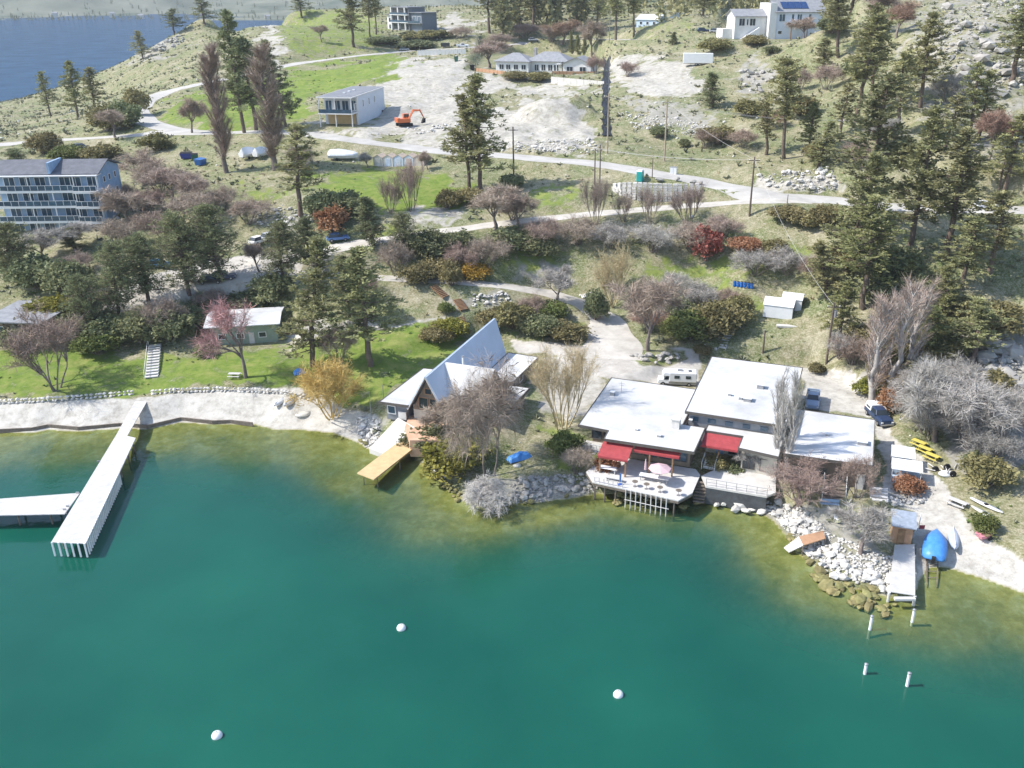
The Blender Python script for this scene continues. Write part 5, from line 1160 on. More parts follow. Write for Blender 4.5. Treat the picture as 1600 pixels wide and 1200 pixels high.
# dry stone wall at the lawn edge
ROCKS = [rock_mesh('stone', 300+i, 1, .8, .65, 1) for i in range(7)]
def rockmesh_with(m):
    out = []
    for r_ in ROCKS: q = r_.copy(); q.materials.append(m); out.append(q)
    return out
RK = {k: rockmesh_with(m) for k, m in (('grey', STONE), ('pale', STONEW), ('wet', STONEMOSS))}
rr = random.Random(5)
def stone(par, x, y, z, s, kd, flat=.8):
    o = bpy.data.objects.new('stone', rr.choice(RK[kd])); COL.objects.link(o); o.parent = par
    o.location = Vector((x, y, z))-par.location; o.rotation_euler = (rr.uniform(-.4,.4), rr.uniform(-.4,.4), rr.random()*6.28); o.scale = (s*rr.uniform(.8,1.25), s*rr.uniform(.8,1.2), s*flat*rr.uniform(.8,1.2)); return o
def along(pts, step):
    out = []
    for a, c in zip(pts, pts[1:]):
        n_ = max(1, int((c-a).length/step))
        for k in range(n_): out.append(a.lerp(c, (k+rr.uniform(-.15,.15))/n_))
    return out
lawnwall = [G(u,v) for u,v in ((-20,632),(60,628),(120,624),(180,619),(214,616))]
sw1 = thing('stone_wall', 'low dry stone wall along the lawn left of the dock', 'wall', lawnwall[0])
for p in along(lawnwall, .62):
    for k in range(2): stone(sw1, p.x+rr.uniform(-.1,.1), p.y+.15*k, p.z+.1+.42*k, .68, 'pale', .85)
lw2 = [G(u,v) for u,v in ((238,616),(280,613),(340,611),(400,613),(440,615),(470,621),(490,628))]
sw2 = thing('stone_wall', 'low dry stone wall along the lawn right of the dock', 'wall', lw2[0])
for p in along(lw2, .62):
    for k in range(2): stone(sw2, p.x+rr.uniform(-.1,.1), p.y+.15*k, p.z+.1+.42*k, .68, 'pale', .85)
def scatter_px(poly, n_, seed):
    r = random.Random(seed); us = [p[0] for p in poly]; vs = [p[1] for p in poly]; out = []
    while len(out) < n_:
        u, v = r.uniform(min(us),max(us)), r.uniform(min(vs),max(vs))
        if bool(in_poly(poly, np.array([u]), np.array([v]))[0]): out.append((u,v))
    return out
def riprap(label, poly, n_, smin, smax, seed, wetline=.12, kd='pale', fines=0, fpoly=None, fs=.22):
    pts = scatter_px(poly, n_, seed); base = G(*pts[0]); t = thing('riprap_bank', label, 'rocks', base)
    for (u, v) in pts:
        p = G(u, v); hh = H(p.x, p.y); s = smin+(smax-smin)*rr.random()**1.8
        under = hh < wetline
        stone(t, p.x, p.y, max(hh,-.5)+s*.22, s, 'wet' if under else kd, .8)
    if fines:
        r = np.random.default_rng(seed); pl = scatter_px(fpoly or poly, fines, seed+1); Vv = []; Fv = []
        rm = ROCKS[0]; rv = np.array([v.co for v in rm.vertices]); rf = np.array([p.vertices[:] for p in rm.polygons])
        for i, (u, v) in enumerate(pl):
            p = G(u, v); s = fs*(.5+1.1*r.random()); a = r.random()*6.28; c_, s_ = math.cos(a), math.sin(a)
            q = rv*s*np.array([1,.8,.8])*(.8+.4*r.random(3)); q = np.stack([q[:,0]*c_-q[:,1]*s_, q[:,0]*s_+q[:,1]*c_, q[:,2]],1)+np.array([p.x-base.x,p.y-base.y,H(p.x,p.y)+s*.15-base.z]); Vv.append(q); Fv.append(rf+i*len(rv))
        me_ = fast_mesh('small_stones', np.concatenate(Vv), np.concatenate(Fv)); me_.materials.append(STONEW if kd == 'pale' else STONE); put('small_stones', me_, t)['kind'] = 'stuff'
    return t
riprap('pale boulder bank round the tip of the right point', [(1228,838),(1245,820),(1300,850),(1340,880),(1395,890),(1400,925),(1350,925),(1300,905),(1262,880)], 120, .5, 1.5, 71, fines=900, fpoly=[(1190,790),(1250,795),(1310,840),(1400,875),(1398,920),(1320,905),(1262,870),(1215,815)], fs=.4)
riprap('olive sunken boulders in the shallows off the right point', [(1262,885),(1300,905),(1345,925),(1400,940),(1395,965),(1340,950),(1290,925),(1270,905)], 55, .8, 1.9, 73)
riprap('grey boulders on the slope below the brown shrubs', [(1120,775),(1180,785),(1250,790),(1290,830),(1240,835),(1200,800),(1130,790)], 75, .5, 1.3, 75, fines=300, fs=.35)
bb_ = thing('riprap_bank', 'large white boulders under the waterside walkway', 'rocks', P(1140,785,0))
for u, v, s in ((1104,774,1.1),(1112,780,1.4),(1122,776,1.6),(1131,784,1.3),(1138,778,1.9),(1148,782,2.3),(1158,788,2.1),(1168,784,1.8),(1176,792,1.7),(1186,788,1.5),(1190,798,1.2),(1120,788,.8),(1165,797,1.0),(1150,794,1.1)):
    p = P(u, v, .4); stone(bb_, p.x, p.y, .35, s*1.35, 'pale', .8)
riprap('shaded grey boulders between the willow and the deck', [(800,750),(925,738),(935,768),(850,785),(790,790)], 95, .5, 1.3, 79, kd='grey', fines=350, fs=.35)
riprap('grey boulders beside the boat ramp under the golden willow', [(555,650),(596,655),(590,690),(572,700),(560,690)], 50, .5, 1.2, 81, kd='pale', fines=200, fs=.35)
riprap('pale stones edging the water below the yellow green shrub', [(640,706),(652,706),(722,775),(716,785)], 45, .5, 1.0, 83)
riprap('mossy stones in the shallow water by the deck', [(935,772),(1000,775),(1100,785),(1090,800),(960,788)], 40, .5, 1.3, 85)
riprap('boulders standing on end round the grassy traffic island', [(985,556),(1010,556),(1060,552),(1062,566),(1030,570),(995,564)], 28, .8, 1.5, 87, kd='grey')
riprap('pile of pale rocks at the bend of the driveway', [(905,462),(925,455),(942,465),(935,473),(912,470)], 34, .6, 1.2, 89)
riprap('stone bank between the brown shrubs and the right yard', [(1385,778),(1440,770),(1446,786),(1390,792)], 45, .5, 1.0, 91)
riprap('row of rubble blocks beside the orange digger', [(645,202),(715,192),(720,204),(650,210)], 45, .6, 1.3, 93)
riprap('rubble at the foot of the bare earth mound', [(780,222),(925,215),(935,240),(780,238)], 90, .5, 1.3, 95, kd='pale', fines=300, fs=.4)
riprap('scree of broken rock on the hillside above the road', [(960,175),(1060,185),(1120,200),(1100,215),(990,200)], 70, .6, 1.4, 97, kd='pale', fines=300, fs=.4)
riprap('rocky outcrop on the ridge above the far lake', [(235,78),(270,58),(290,55),(290,66),(250,84)], 30, 1.5, 4.5, 99, kd='grey')
riprap('rock outcrop on the steep slope at the right edge', [(1500,540),(1560,520),(1600,560),(1600,620),(1540,600)], 60, 1.2, 4.0, 101, kd='grey', fines=300, fs=.6)
riprap('rock outcrop on the upper right hillside', [(1440,20),(1600,0),(1600,140),(1540,150),(1480,110)], 70, 1.5, 4.5, 103, kd='grey', fines=400, fs=.8)
riprap('dark rocks on the slope below the large white house', [(1150,110),(1190,110),(1215,130),(1180,150),(1155,140)], 30, .9, 2.4, 105, kd='grey')
riprap('stones on the bank beside the middle steps', [(730,460),(790,455),(800,472),(740,480)], 45, .5, 1.1, 107, kd='pale')
riprap('stony bank below the upper lawn on the left', [(395,320),(470,330),(500,345),(430,360),(390,345)], 60, .6, 1.3, 109, kd='pale', fines=200, fs=.4)
riprap('rough rock on the cut bank above the main road', [(1180,275),(1300,262),(1310,300),(1200,295)], 60, .7, 1.9, 111, kd='pale', fines=250, fs=.4)

# ------------------------------------------------------------------ right point: small dock, gangway, huts, boats
sd_ = thing('dock', 'short pale dock with bench at the tip of the right point', 'dock', (0,0,0)); z = 1.3
a, b_, c, d = wpt(1392,894,z), wpt(1430,894,z), wpt(1430,930,z), wpt(1390,924,z)
quad_deck('planks', d, c, b_, a, 22, sd_, z); e0, e1 = wpt(1398,851,z), wpt(1429,850,z)
quad_deck('planks', a, b_, e1, e0, 34, sd_, z, m=CONC)
MB().box(d.x+.2,c.x-.1,min(d.y,c.y)-.55,min(d.y,c.y)-.1,z-.35,z-.1).build('lower_step', WOOD_W, sd_)
for q in (a,b_,c,d,e0.lerp(a,.4),e1.lerp(b_,.4)): MB().tube([(q.x,q.y,z-.1),(q.x,q.y,-1.4)],.16,8).build('pile', WOOD_W, sd_)
gw = thing('gangway', 'red brown timber gangway lying over the pale boulders', 'gangway', (0,0,0))
a, b_, c, d = P(1248,838,1.5), P(1286,829,1.7), P(1290,841,1.6), P(1255,852,1.4)
MB().hexa([tuple(q-Vector((0,0,.12))) for q in (d,c,b_,a)]+[tuple(q) for q in (d,c,b_,a)]).build('decking', WOOD_O, gw)
a2, d2 = P(1224,856,.35), P(1232,863,.3)
for k in range(8):
    t0, t1 = k/8, (k+.7)/8; p = [d.lerp(d2,t0), a.lerp(a2,t0), a.lerp(a2,t1), d.lerp(d2,t1)]; MB().hexa([(q.x,q.y,q.z-.1) for q in p[::-1]]+[(q.x,q.y,q.z) for q in p[::-1]]).build('tread', WOOD_W, gw)
for q in (d,c): MB().tube([tuple(q),(q.x,q.y,-.3)],.07).build('post', WOOD_D, gw)
p = G(1390,848); hut = thing('hut', 'small brown timber hut with a grey blue roof on the point', 'hut', (p.x, p.y, p.z), R(-18))
hw_, hd_ = 2.3, 2.6
MB().box(.1,hw_,.2,hd_,-.3,2.3).build('wall', WOOD_O, hut); MB().hexa([(-.15,-.15,2.3),(hw_+.3,-.15,2.3),(hw_+.3,hd_+.3,2.75),(-.15,hd_+.3,2.75),(-.15,-.15,2.42),(hw_+.3,-.15,2.42),(hw_+.3,hd_+.3,2.87),(-.15,hd_+.3,2.87)]).build('roof', mat('roof_felt',(.27,.31,.37),.9,.2,2), hut)
MB().box(.7,1.5,.12,.2,0,1.9).build('door', WOOD, hut)
def hull(name, L, W, Hh, m, par, flip=False, n_=9, bluff=1.0, z0=0):
    b = MB(); ring_ = []
    for i in range(n_):
        t_ = i/(n_-1); w = W/2*(1-abs(2*t_-1)**(2.4*bluff))**.75 if bluff < 2 else W/2*min(1,(1-t_)*4+.05)**.6*min(1, .8+t_); w = max(w,.03); x = -L/2+L*t_; ke = Hh*(1-.35*abs(2*t_-1)**3)
        sg = 1 if flip else -1
        prof = [(-w,0),(-w*.92,.45*ke),(-w*.55,.85*ke),(0,ke),(w*.55,.85*ke),(w*.92,.45*ke),(w,0)]
        for y, zz in prof: b.v.append((x, y, z0+(zz if flip else Hh-zz)))
    for i in range(n_-1):
        for j in range(6): f = (i*7+j, i*7+j+1, (i+1)*7+j+1, (i+1)*7+j); b.f.append(f if not flip else f[::-1])
        f = (i*7, (i+1)*7, (i+1)*7+6, i*7+6); b.f.append(f if not flip else f[::-1])
    return b.build(name, m, par, smooth_=True)
TARP = mat('tarp_blue', (.04,.20,.55), .45, rgb2=(.09,.30,.68), scale=1.2, bump=.6, bscale=2.5, spec=.5)
p = G(1459,860); bt = thing('covered_boat', 'motor boat under a bright blue tarpaulin on a trailer at the right beach', 'boat', (p.x, p.y, p.z), R(66))
bm_ = MB(); sec = [(-3.0,.9,1.0),(-2.6,1.25,1.35),(-1.5,1.35,1.75),(-.2,1.3,2.0),(1.0,1.15,1.75),(2.2,.75,1.45),(3.1,.12,1.15)]
for x, w, hh in sec: bm_.v += [(x,-w,.55),(x,-w*.95,hh*.72),(x,-w*.4,hh*.96),(x,0,hh),(x,w*.4,hh*.96),(x,w*.95,hh*.72),(x,w,.55)]
for i in range(6):
    for j in range(6): bm_.f.append((i*7+j,(i+1)*7+j,(i+1)*7+j+1,i*7+j+1))
    bm_.f.append((i*7+6,(i+1)*7+6,(i+1)*7,i*7))
bm_.f += [tuple(range(7)), tuple(42+j for j in range(6,-1,-1))]
bm_.build('tarpaulin', TARP, bt, smooth_=True)
hull('hull', 6.0, 2.3, .6, PAINTW, bt, False, z0=.15)
tr_ = MB(); tr_.box(-2.6,4.4,-.08,.08,.22,.34); tr_.box(-2.2,-2.05,-1.1,1.1,.22,.34); tr_.box(-.6,-.45,-1.1,1.1,.22,.34); tr_.build('trailer', METAL, bt)
for y in (-1.1,1.1): w_ = MB().wheel(-1.2,y,.3,.3,.18).build('wheel', BLACK, bt); MB().wheel(-1.2,y,.3,.15,.2).build('rim', PAINTW, w_)
MB().box(-3.5,-3.0,-.2,.2,.4,1.1).build('outboard_motor', BLACK, bt)
MB().box(3.3,4.3,-.9,.9,.7,.78).build('loading_board', WOOD_W, bt)
def small_hull(u, v, L, W, rz, m, lab, m2=None, hh=.45):
    p = G(u, v); t = thing('rowing_boat', lab, 'boat', (p.x, p.y, p.z), rz); hull('hull', L, W, hh, m, t, True); MB().box(-L*.42,L*.42,-.03,.03,hh*.9,hh*1.06).build('keel', m2 or m, t); return t
small_hull(1490,842,4.8,1.25,R(71),mat('hull_grey_blue',(.42,.48,.58),.4,.1,1,spec=.5),'upturned pale blue and white boat beside the blue tarpaulin',PAINTW,.55)
small_hull(437,629,2.9,1.1,R(72),PAINTW,'narrow white upturned dinghy on the left beach',None)
small_hull(453,629,3.0,1.5,R(74),mat('hull_silver',(.40,.41,.44),.35,.08,1,spec=.6),'grey aluminium upturned boat on the left beach')
small_hull(474,648,2.4,1.5,R(30),mat('hull_cream',(.62,.59,.52),.5,.05,1),'round cream upturned dinghy nearest the water on the left beach')
rails = thing('boat_rails', 'timber slipway rails running into the water behind the covered boat', 'slipway', (0,0,0))
for u0, u1 in ((1447,1449),(1466,1464)): a, c = P(u0,868,.5), P(u1,918,-.1); MB().tube([tuple(a),tuple(c)],.07,5).build('rail', WOOD_D, rails)
for t_ in (.1,.3,.5,.7): a = P(1447,868,.45).lerp(P(1449,918,-.1),t_); c = P(1466,868,.45).lerp(P(1464,918,-.1),t_); MB().tube([tuple(a),tuple(c)],.05,5).build('sleeper', WOOD_D, rails)
# kayaks and paddles at the right edge
for i, (u, v, lab, m) in enumerate(((1540,793,'long white kayak lying bow up by the right shrubs',PAINTW),(1538,806,'cream kayak under the long white kayak',mat('kayak_cream',(.60,.58,.52),.4,.05,1)),(1546,815,'short white kayak nearest the green weeds',PAINTW))):
    p = G(u, v); t = thing('kayak', lab, 'kayak', (p.x, p.y, p.z+.1), R(-55-6*i), 'kayaks by the right beach'); hull('hull', 4.2-.5*i, .65, .35, m, t, False); MB().lathe([(.28,.30),(.30,.36),(.22,.36)],10).build('cockpit', BLACK, t)
# picnic tables
def picnic(u, v, rz, m, lab, L=1.9, name='picnic_table', group=None):
    p = G(u, v); t = thing(name, lab, 'picnic table', (p.x, p.y, p.z), rz, group)
    for i in range(4): MB().box(-L/2,L/2,-.38+.195*i,-.38+.195*i+.175,.70,.75).build('table_plank', m, t)
    for y in (-.78,.58): MB().box(-L/2,L/2,y,y+.24,.42,.46).build('bench_plank', m, t)
    for x in (-L*.36,L*.36):
        b = MB(); b.tube([(x,-.62,0),(x,-.25,.70)],.04,4); b.tube([(x,.62,0),(x,.25,.70)],.04,4); b.box(x-.03,x+.03,-.7,.7,.36,.42); b.build('leg_frame', m, t)
    return t
picnic(367,590,R(-2),WOOD_W,'white picnic table under the pink bare tree on the lawn')
picnic(1494,790,R(-48),WOOD_W,'white picnic table on the gravel yard near the kayaks',2.4)
YEL = mat('paint_yellow', (.62,.52,.12), .6, .08, 2)
for i, (u, v) in enumerate(((1435,697),(1444,707),(1455,718))): picnic(u, v, R(-52), YEL, ['yellow picnic table nearest the parked pickup','middle one of the three yellow picnic tables','yellow picnic table nearest the junk pile'][i], 1.9, 'picnic_table', 'yellow picnic tables in a row')
# white carts in the right yard
def cart(u, v, rz, lab, L, W, Hh, roofm, wallm, name='market_stall'):
    p = G(u, v); t = thing(name, lab, 'stall', (p.x, p.y, p.z), rz)
    for x in (-L/2,L/2):
        for y in (-W/2,W/2): MB().tube([(x,y,0),(x,y,Hh)],.04,5).build('post', PAINTW, t)
    MB().hexa([(-L/2-.15,-W/2-.2,Hh),(L/2+.15,-W/2-.2,Hh),(L/2+.15,W/2+.2,Hh+.35),(-L/2-.15,W/2+.2,Hh+.35),(-L/2-.15,-W/2-.2,Hh+.08),(L/2+.15,-W/2-.2,Hh+.08),(L/2+.15,W/2+.2,Hh+.43),(-L/2-.15,W/2+.2,Hh+.43)]).build('roof', roofm, t)
    MB().box(-L/2+.05,L/2-.05,W/2-.1,W/2,.1,Hh-.1).build('back_panel', wallm, t); MB().box(-L/2+.05,L/2-.05,-W/2,-W/2+.5,.1,1.0).build('counter', wallm, t); return t
cart(1407,732,R(-18),'white roofed storage cart beside the shaded wall',2.6,2.2,2.2,PAINTW,WALL_GR)
cart(1413,752,R(-18),'white striped marquee stall with pale blue front',3.4,2.0,2.1,mat('canvas_white',(.66,.68,.70),.8,.1,3),WALL_PB)
# junk pile, pink toy cart
p = G(1478,742); jk = thing('junk_pile', 'heap of old tyres and timber beside the yellow tables', 'junk', (p.x,p.y,p.z))
for i in range(5): MB().wheel(rr.uniform(-1,1.2),rr.uniform(-1.4,1.2),.25+.1*i,.42,.22).build('tyre', BLACK, jk)
for i in range(8): a = rr.random()*3; x, y = rr.uniform(-1.2,1.4), rr.uniform(-1.6,1.3); MB().tube([(x,y,.15+.07*i),(x+1.3*math.cos(a),y+1.3*math.sin(a),.2+.07*i)],.08,4).build('timber', WOOD_W, jk)
hull('upturned_tub', 2.0, 1.3, .6, PAINTW, jk, True)
p = G(1535,843); ct = thing('cart', 'pink garden cart with wheels on the right beach', 'cart', (p.x,p.y,p.z), R(20))
MB().hexa([(-.6,-.4,.35),(.6,-.4,.35),(.6,.4,.35),(-.6,.4,.35),(-.8,-.55,.85),(.8,-.55,.85),(.8,.55,.85),(-.8,.55,.85)]).build('tub', mat('plastic_pink',(.62,.25,.30),.5,.06,2), ct)
for y in (-.55,.55): MB().wheel(.55,y,.3,.3,.12).build('wheel', BLACK, ct)
MB().tube([(-.7,0,.8),(-1.4,0,1.0)],.03).build('handle', METAL, ct)
p = G(1434,832); ct = thing('flag_post', 'white post with a red flag beside the small hut', 'post', (p.x,p.y,p.z)); MB().tube([(0,0,0),(0,0,2.6)],.05).build('pole', PAINTW, ct); MB().box(.04,.7,-.02,.02,.5,1.0).build('flag', RED, ct)
p = G(1308,815); ch0 = thing('garden_chair', 'white garden chair on the grass of the point', 'chair', (p.x,p.y,p.z), R(30))
MB().box(-.28,.28,-.28,.28,.40,.45).build('seat', PAINTW, ch0); MB().hexa([(-.28,.24,.45),(.28,.24,.45),(.28,.30,.45),(-.28,.30,.45),(-.28,.40,1.0),(.28,.40,1.0),(.28,.46,1.0),(-.28,.46,1.0)]).build('backrest', PAINTW, ch0)
for x in (-.25,.25):
    for y in (-.25,.25): MB().box(x-.03,x+.03,y-.03,y+.03,0,.40).build('leg', PAINTW, ch0)
p = G(1296,792); bn = thing('bench', 'blue garden bench below the wide timber steps', 'bench', (p.x,p.y,p.z), R(-8))
MB().box(-1.1,1.1,-.22,.22,.42,.48).build('seat', WALL_B, bn); MB().box(-1.1,1.1,.2,.26,.55,.95).build('backrest', WALL_B, bn)
for x in (-.9,.9): MB().box(x-.04,x+.04,-.2,.24,0,.42).build('leg', METAL, bn)
# blue covers
def heap(u, v, w, d_, h, m, lab, name, cat, seed):
    p = G(u, v); r = random.Random(seed); b = MB(); nx, ny = 9, 7
    for j in range(ny):
        for i in range(nx):
            x, y = (i/(nx-1)-.5), (j/(ny-1)-.5); e = max(0, 1-(2*x)**2)*max(0,1-(2*y)**2); b.v.append((x*w, y*d_, h*e**.5*r.uniform(.7,1.1)+.02))
    for j in range(ny-1):
        for i in range(nx-1): a = j*nx+i; b.f.append((a,a+1,a+nx+1,a+nx))
    b.f.append(tuple([i for i in range(nx)][::-1]+[nx*j for j in range(1,ny)]+[nx*(ny-1)+i for i in range(1,nx)]+[nx*j+nx-1 for j in range(ny-2,0,-1)]))
    t = thing(name, lab, cat, (p.x,p.y,p.z), .5); b.build('cover', m, t)
    for s in (-1,1): MB().tube([(s*w*.4,-d_*.3,h*.5),(s*w*.48,-d_*.55,0)],.02,4).build('tie_rope', PAINTW, t)
    return t
heap(812,716,3.6,1.5,.9,TARP,'crumpled bright blue tarpaulin under the big willow','tarpaulin','tarpaulin',1)
heap(468,583,1.9,1.4,.8,TARP,'small blue tarpaulin heap under the lawn pines','tarpaulin','tarpaulin',2)
# buoys and mooring posts
def buoy(u, v, lab):
    p = P(u, v, .1); t = thing('mooring_buoy', lab, 'buoy', (p.x,p.y,0), 0, 'white mooring buoys'); MB().lathe([(.05,-.4),(.34,-.28),(.46,-.05),(.47,.15),(.36,.36),(.12,.46)],16).build('float', PAINTW, t, smooth_=True)
    MB().tube([(0,0,.44),(0,0,.58)],.04).build('eye', METAL, t)
buoy(627,981,'white mooring buoy in the middle of the lake'); buoy(966,1085,'white mooring buoy nearest the right bottom of the lake'); buoy(339,1149,'white mooring buoy at the lower left of the lake')
def mpost(u, v, vt, lab):
    p = P(u, v, 0); t = thing('mooring_post', lab, 'post', (p.x,p.y,0), 0, 'white mooring posts off the right point'); h = 1.0
    lo, hi = .2, 6
    for _ in range(25):
        m_ = (lo+hi)/2
        if to_px(p.x,p.y,m_)[1] > vt: lo = m_
        else: hi = m_
    MB().tube([(0,0,-5),(0,0,lo-.12)],.15,9).build('post', PAINTW, t); MB().lathe([(.19,lo-.12),(.19,lo-.02),(.05,lo+.06)],9).build('cap', METAL, t)
mpost(1359,984,962,'white mooring post nearest the boulders of the point'); mpost(1425,972,952,'leaning white mooring post straight off the short dock'); mpost(1351,1053,1037,'white mooring post left of the outermost one'); mpost(1417,1072,1051,'outermost white mooring post off the right point')
# ------------------------------------------------------------------ white tents, drums, sheds, covered boats
p = G(1217,490); tn = thing('tent', 'larger white fabric tent on the bank behind the rear roof', 'tent', (p.x,p.y,p.z), R(-22))
CAN = mat('canvas', (.68,.69,.70), .8, .05, 1)
def tent(t, L, W, h, hr):
    gable_walls(t, -L/2, L/2, -W/2, W/2, -.3, h, hr, 'y' if False else 'x', CAN, 'canvas_wall'); gable(t, -L/2, L/2, -W/2, W/2, h, hr, 'x', .12, .06, CAN)
    MB().box(L/2-.02,L/2+.04,-W*.28,W*.28,0,h*.95).build('opening', mat('tent_dark',(.10,.11,.13),.9,.1,1), t)
tent(tn, 5.0, 3.6, 2.0, 2.9)
p = G(1238,478); tn2 = thing('tent', 'smaller white tent tucked behind the larger one', 'tent', (p.x,p.y,p.z), R(-22)); tent(tn2, 3.4, 3.0, 1.7, 2.4)
p = G(1230,510); sl = thing('slab', 'pale concrete slab lying on the grass below the tents', 'slab', (p.x,p.y,p.z), R(-8)); MB().box(-1.8,1.8,-.5,.5,-.1,.2).build('block', CONC, sl)
DR = paint('drum_blue', (.02,.14,.45))
for i in range(6):
    p = G(1147.5+5.4*i, 447+.7*i); t = thing('drum', ['leftmost blue drum of the row on the bank','second blue drum from the left on the bank','third blue drum from the left on the bank','fourth blue drum from the left on the bank','fifth blue drum from the left on the bank','rightmost blue drum of the row on the bank'][i], 'drum', (p.x,p.y,p.z), 0, 'blue drums in a row'); MB().lathe([(.27,0),(.30,.05),(.30,.42),(.32,.45),(.30,.48),(.30,.90),(.27,.95)],12).build('barrel', DR, t); MB().lathe([(.25,.95),(.25,.98)],12).build('lid', BLACK, t)
SHM = [mat('shed_%d' % i, c, .85, .12, 1.2) for i, c in enumerate(((.50,.46,.40),(.56,.54,.50),(.48,.55,.66),(.52,.57,.66),(.50,.40,.37)))]
a, c = G(583,259), G(663,259); aa = math.atan2(c.y-a.y, c.x-a.x); Ls = (c-a).length/5
for i in range(5):
    q = a.lerp(c, i/5); t = thing('storage_shed', ['leftmost storage shed of the row, beside the bare tree','second storage shed from the left, cream walls','middle storage shed of the row, blue walls','fourth storage shed from the left, pale blue walls','rightmost storage shed of the row, pinkish walls'][i], 'shed', (q.x,q.y,q.z), aa, 'row of five storage sheds')
    gable_walls(t, .08, Ls-.08, 0, 3.0, -.4, 1.9, 2.6, 'y', SHM[i]); gable(t, .08, Ls-.08, 0, 3.0, 1.9, 2.6, 'y', .1, .08, mat('shed_roof_%d' % i, (.52,.42,.33), .8, .15, 1))
    d = MB().box(Ls*.26,Ls*.74,-.06,0,0,1.75).build('door', SHM[(i+1)%5], t); MB().box(Ls*.48,Ls*.5,-.10,-.06,.8,1.0).build('handle', METAL, d)
    for k in range(5): x = .15+(Ls-.3)*k/4; MB().box(x-.04,x+.04,-.045,0,-.2,1.9).build('batten', PAINTW, t)
WRAP = mat('shrink_wrap', (.72,.73,.74), .4, .06, 1.5, bump=.3, bscale=2, spec=.5)
def wrapped(u, v, L, W, hh, rz, lab):
    p = G(u, v); t = thing('wrapped_boat', lab, 'boat', (p.x,p.y,p.z), rz); b = MB(); sec = [(-.5,.75,.75),(-.42,.95,.95),(-.15,1,1.0),(.1,1,.92),(.35,.72,.78),(.5,.08,.62)]
    for x, w, k in sec: b.v += [(x*L,-w*W*.35,.6),(x*L,-w*W*.5,1.2),(x*L,-w*W*.45,1.5),(x*L,0,k*hh),(x*L,w*W*.45,1.5),(x*L,w*W*.5,1.2),(x*L,w*W*.35,.6)]
    for i in range(5):
        for j in range(6): b.f.append((i*7+j,(i+1)*7+j,(i+1)*7+j+1,i*7+j+1))
        b.f.append((i*7+6,(i+1)*7+6,(i+1)*7,i*7))
    b.f += [tuple(range(7)), tuple(35+j for j in range(6,-1,-1))]; b.build('wrap', WRAP, t)
    tr_ = MB(); tr_.box(-L*.45,L*.62,-.07,.07,.4,.55); tr_.box(-L*.3,-L*.3+.12,-W*.45,W*.45,.4,.55); tr_.build('trailer', METAL, t)
    for y in (-W*.42,W*.42): MB().wheel(-L*.2,y,.33,.33,.2).build('wheel', BLACK, t)
wrapped(537,250,7.2,2.5,2.7,R(3),'white shrink wrapped boat beside the storage sheds')
wrapped(390,247,5.4,2.3,2.9,R(62),'left one of two white wrapped boats between the poplars'); wrapped(410,246,5.2,2.3,2.8,R(66),'right one of two white wrapped boats between the poplars')
# blue skips
for u, v, rz, lab, c in ((292,248,R(8),'dark blue rubbish skip left of the poplar',(.03,.05,.25)),(314,258,R(75),'bright blue rubbish skip nearest the poplar trunk',(.03,.13,.38)),(305,250,R(20),'green rubbish bin between the two blue skips',(.03,.12,.08))):
    p = G(u, v); t = thing('skip', lab, 'skip', (p.x,p.y,p.z), rz); k = .6 if 'bin' in lab else 1; b = MB(); b.hexa([(-1.2*k,-.75*k,.15),(1.2*k,-.75*k,.15),(1.2*k,.75*k,.15),(-1.2*k,.75*k,.15),(-1.4*k,-.85*k,1.4),(1.4*k,-.85*k,1.4),(1.4*k,.85*k,1.4),(-1.4*k,.85*k,1.4)]); b.build('body', paint(lab.split()[0]+lab.split()[1], c), t)
    MB().hexa([(-1.42*k,-.87*k,1.42),(1.42*k,-.87*k,1.42),(1.42*k,.87*k,1.62),(-1.42*k,.87*k,1.62),(-1.42*k,-.87*k,1.48),(1.42*k,-.87*k,1.48),(1.42*k,.87*k,1.68),(-1.42*k,.87*k,1.68)]).build('lid', BLACK if c[2] < .3 else paint('lidblue', (.03,.13,.38)), t)
    for x in (-1.0*k,1.0*k):
        for y in (-.6*k,.6*k): MB().wheel(x,y,.09,.09,.08).build('wheel', BLACK, t)
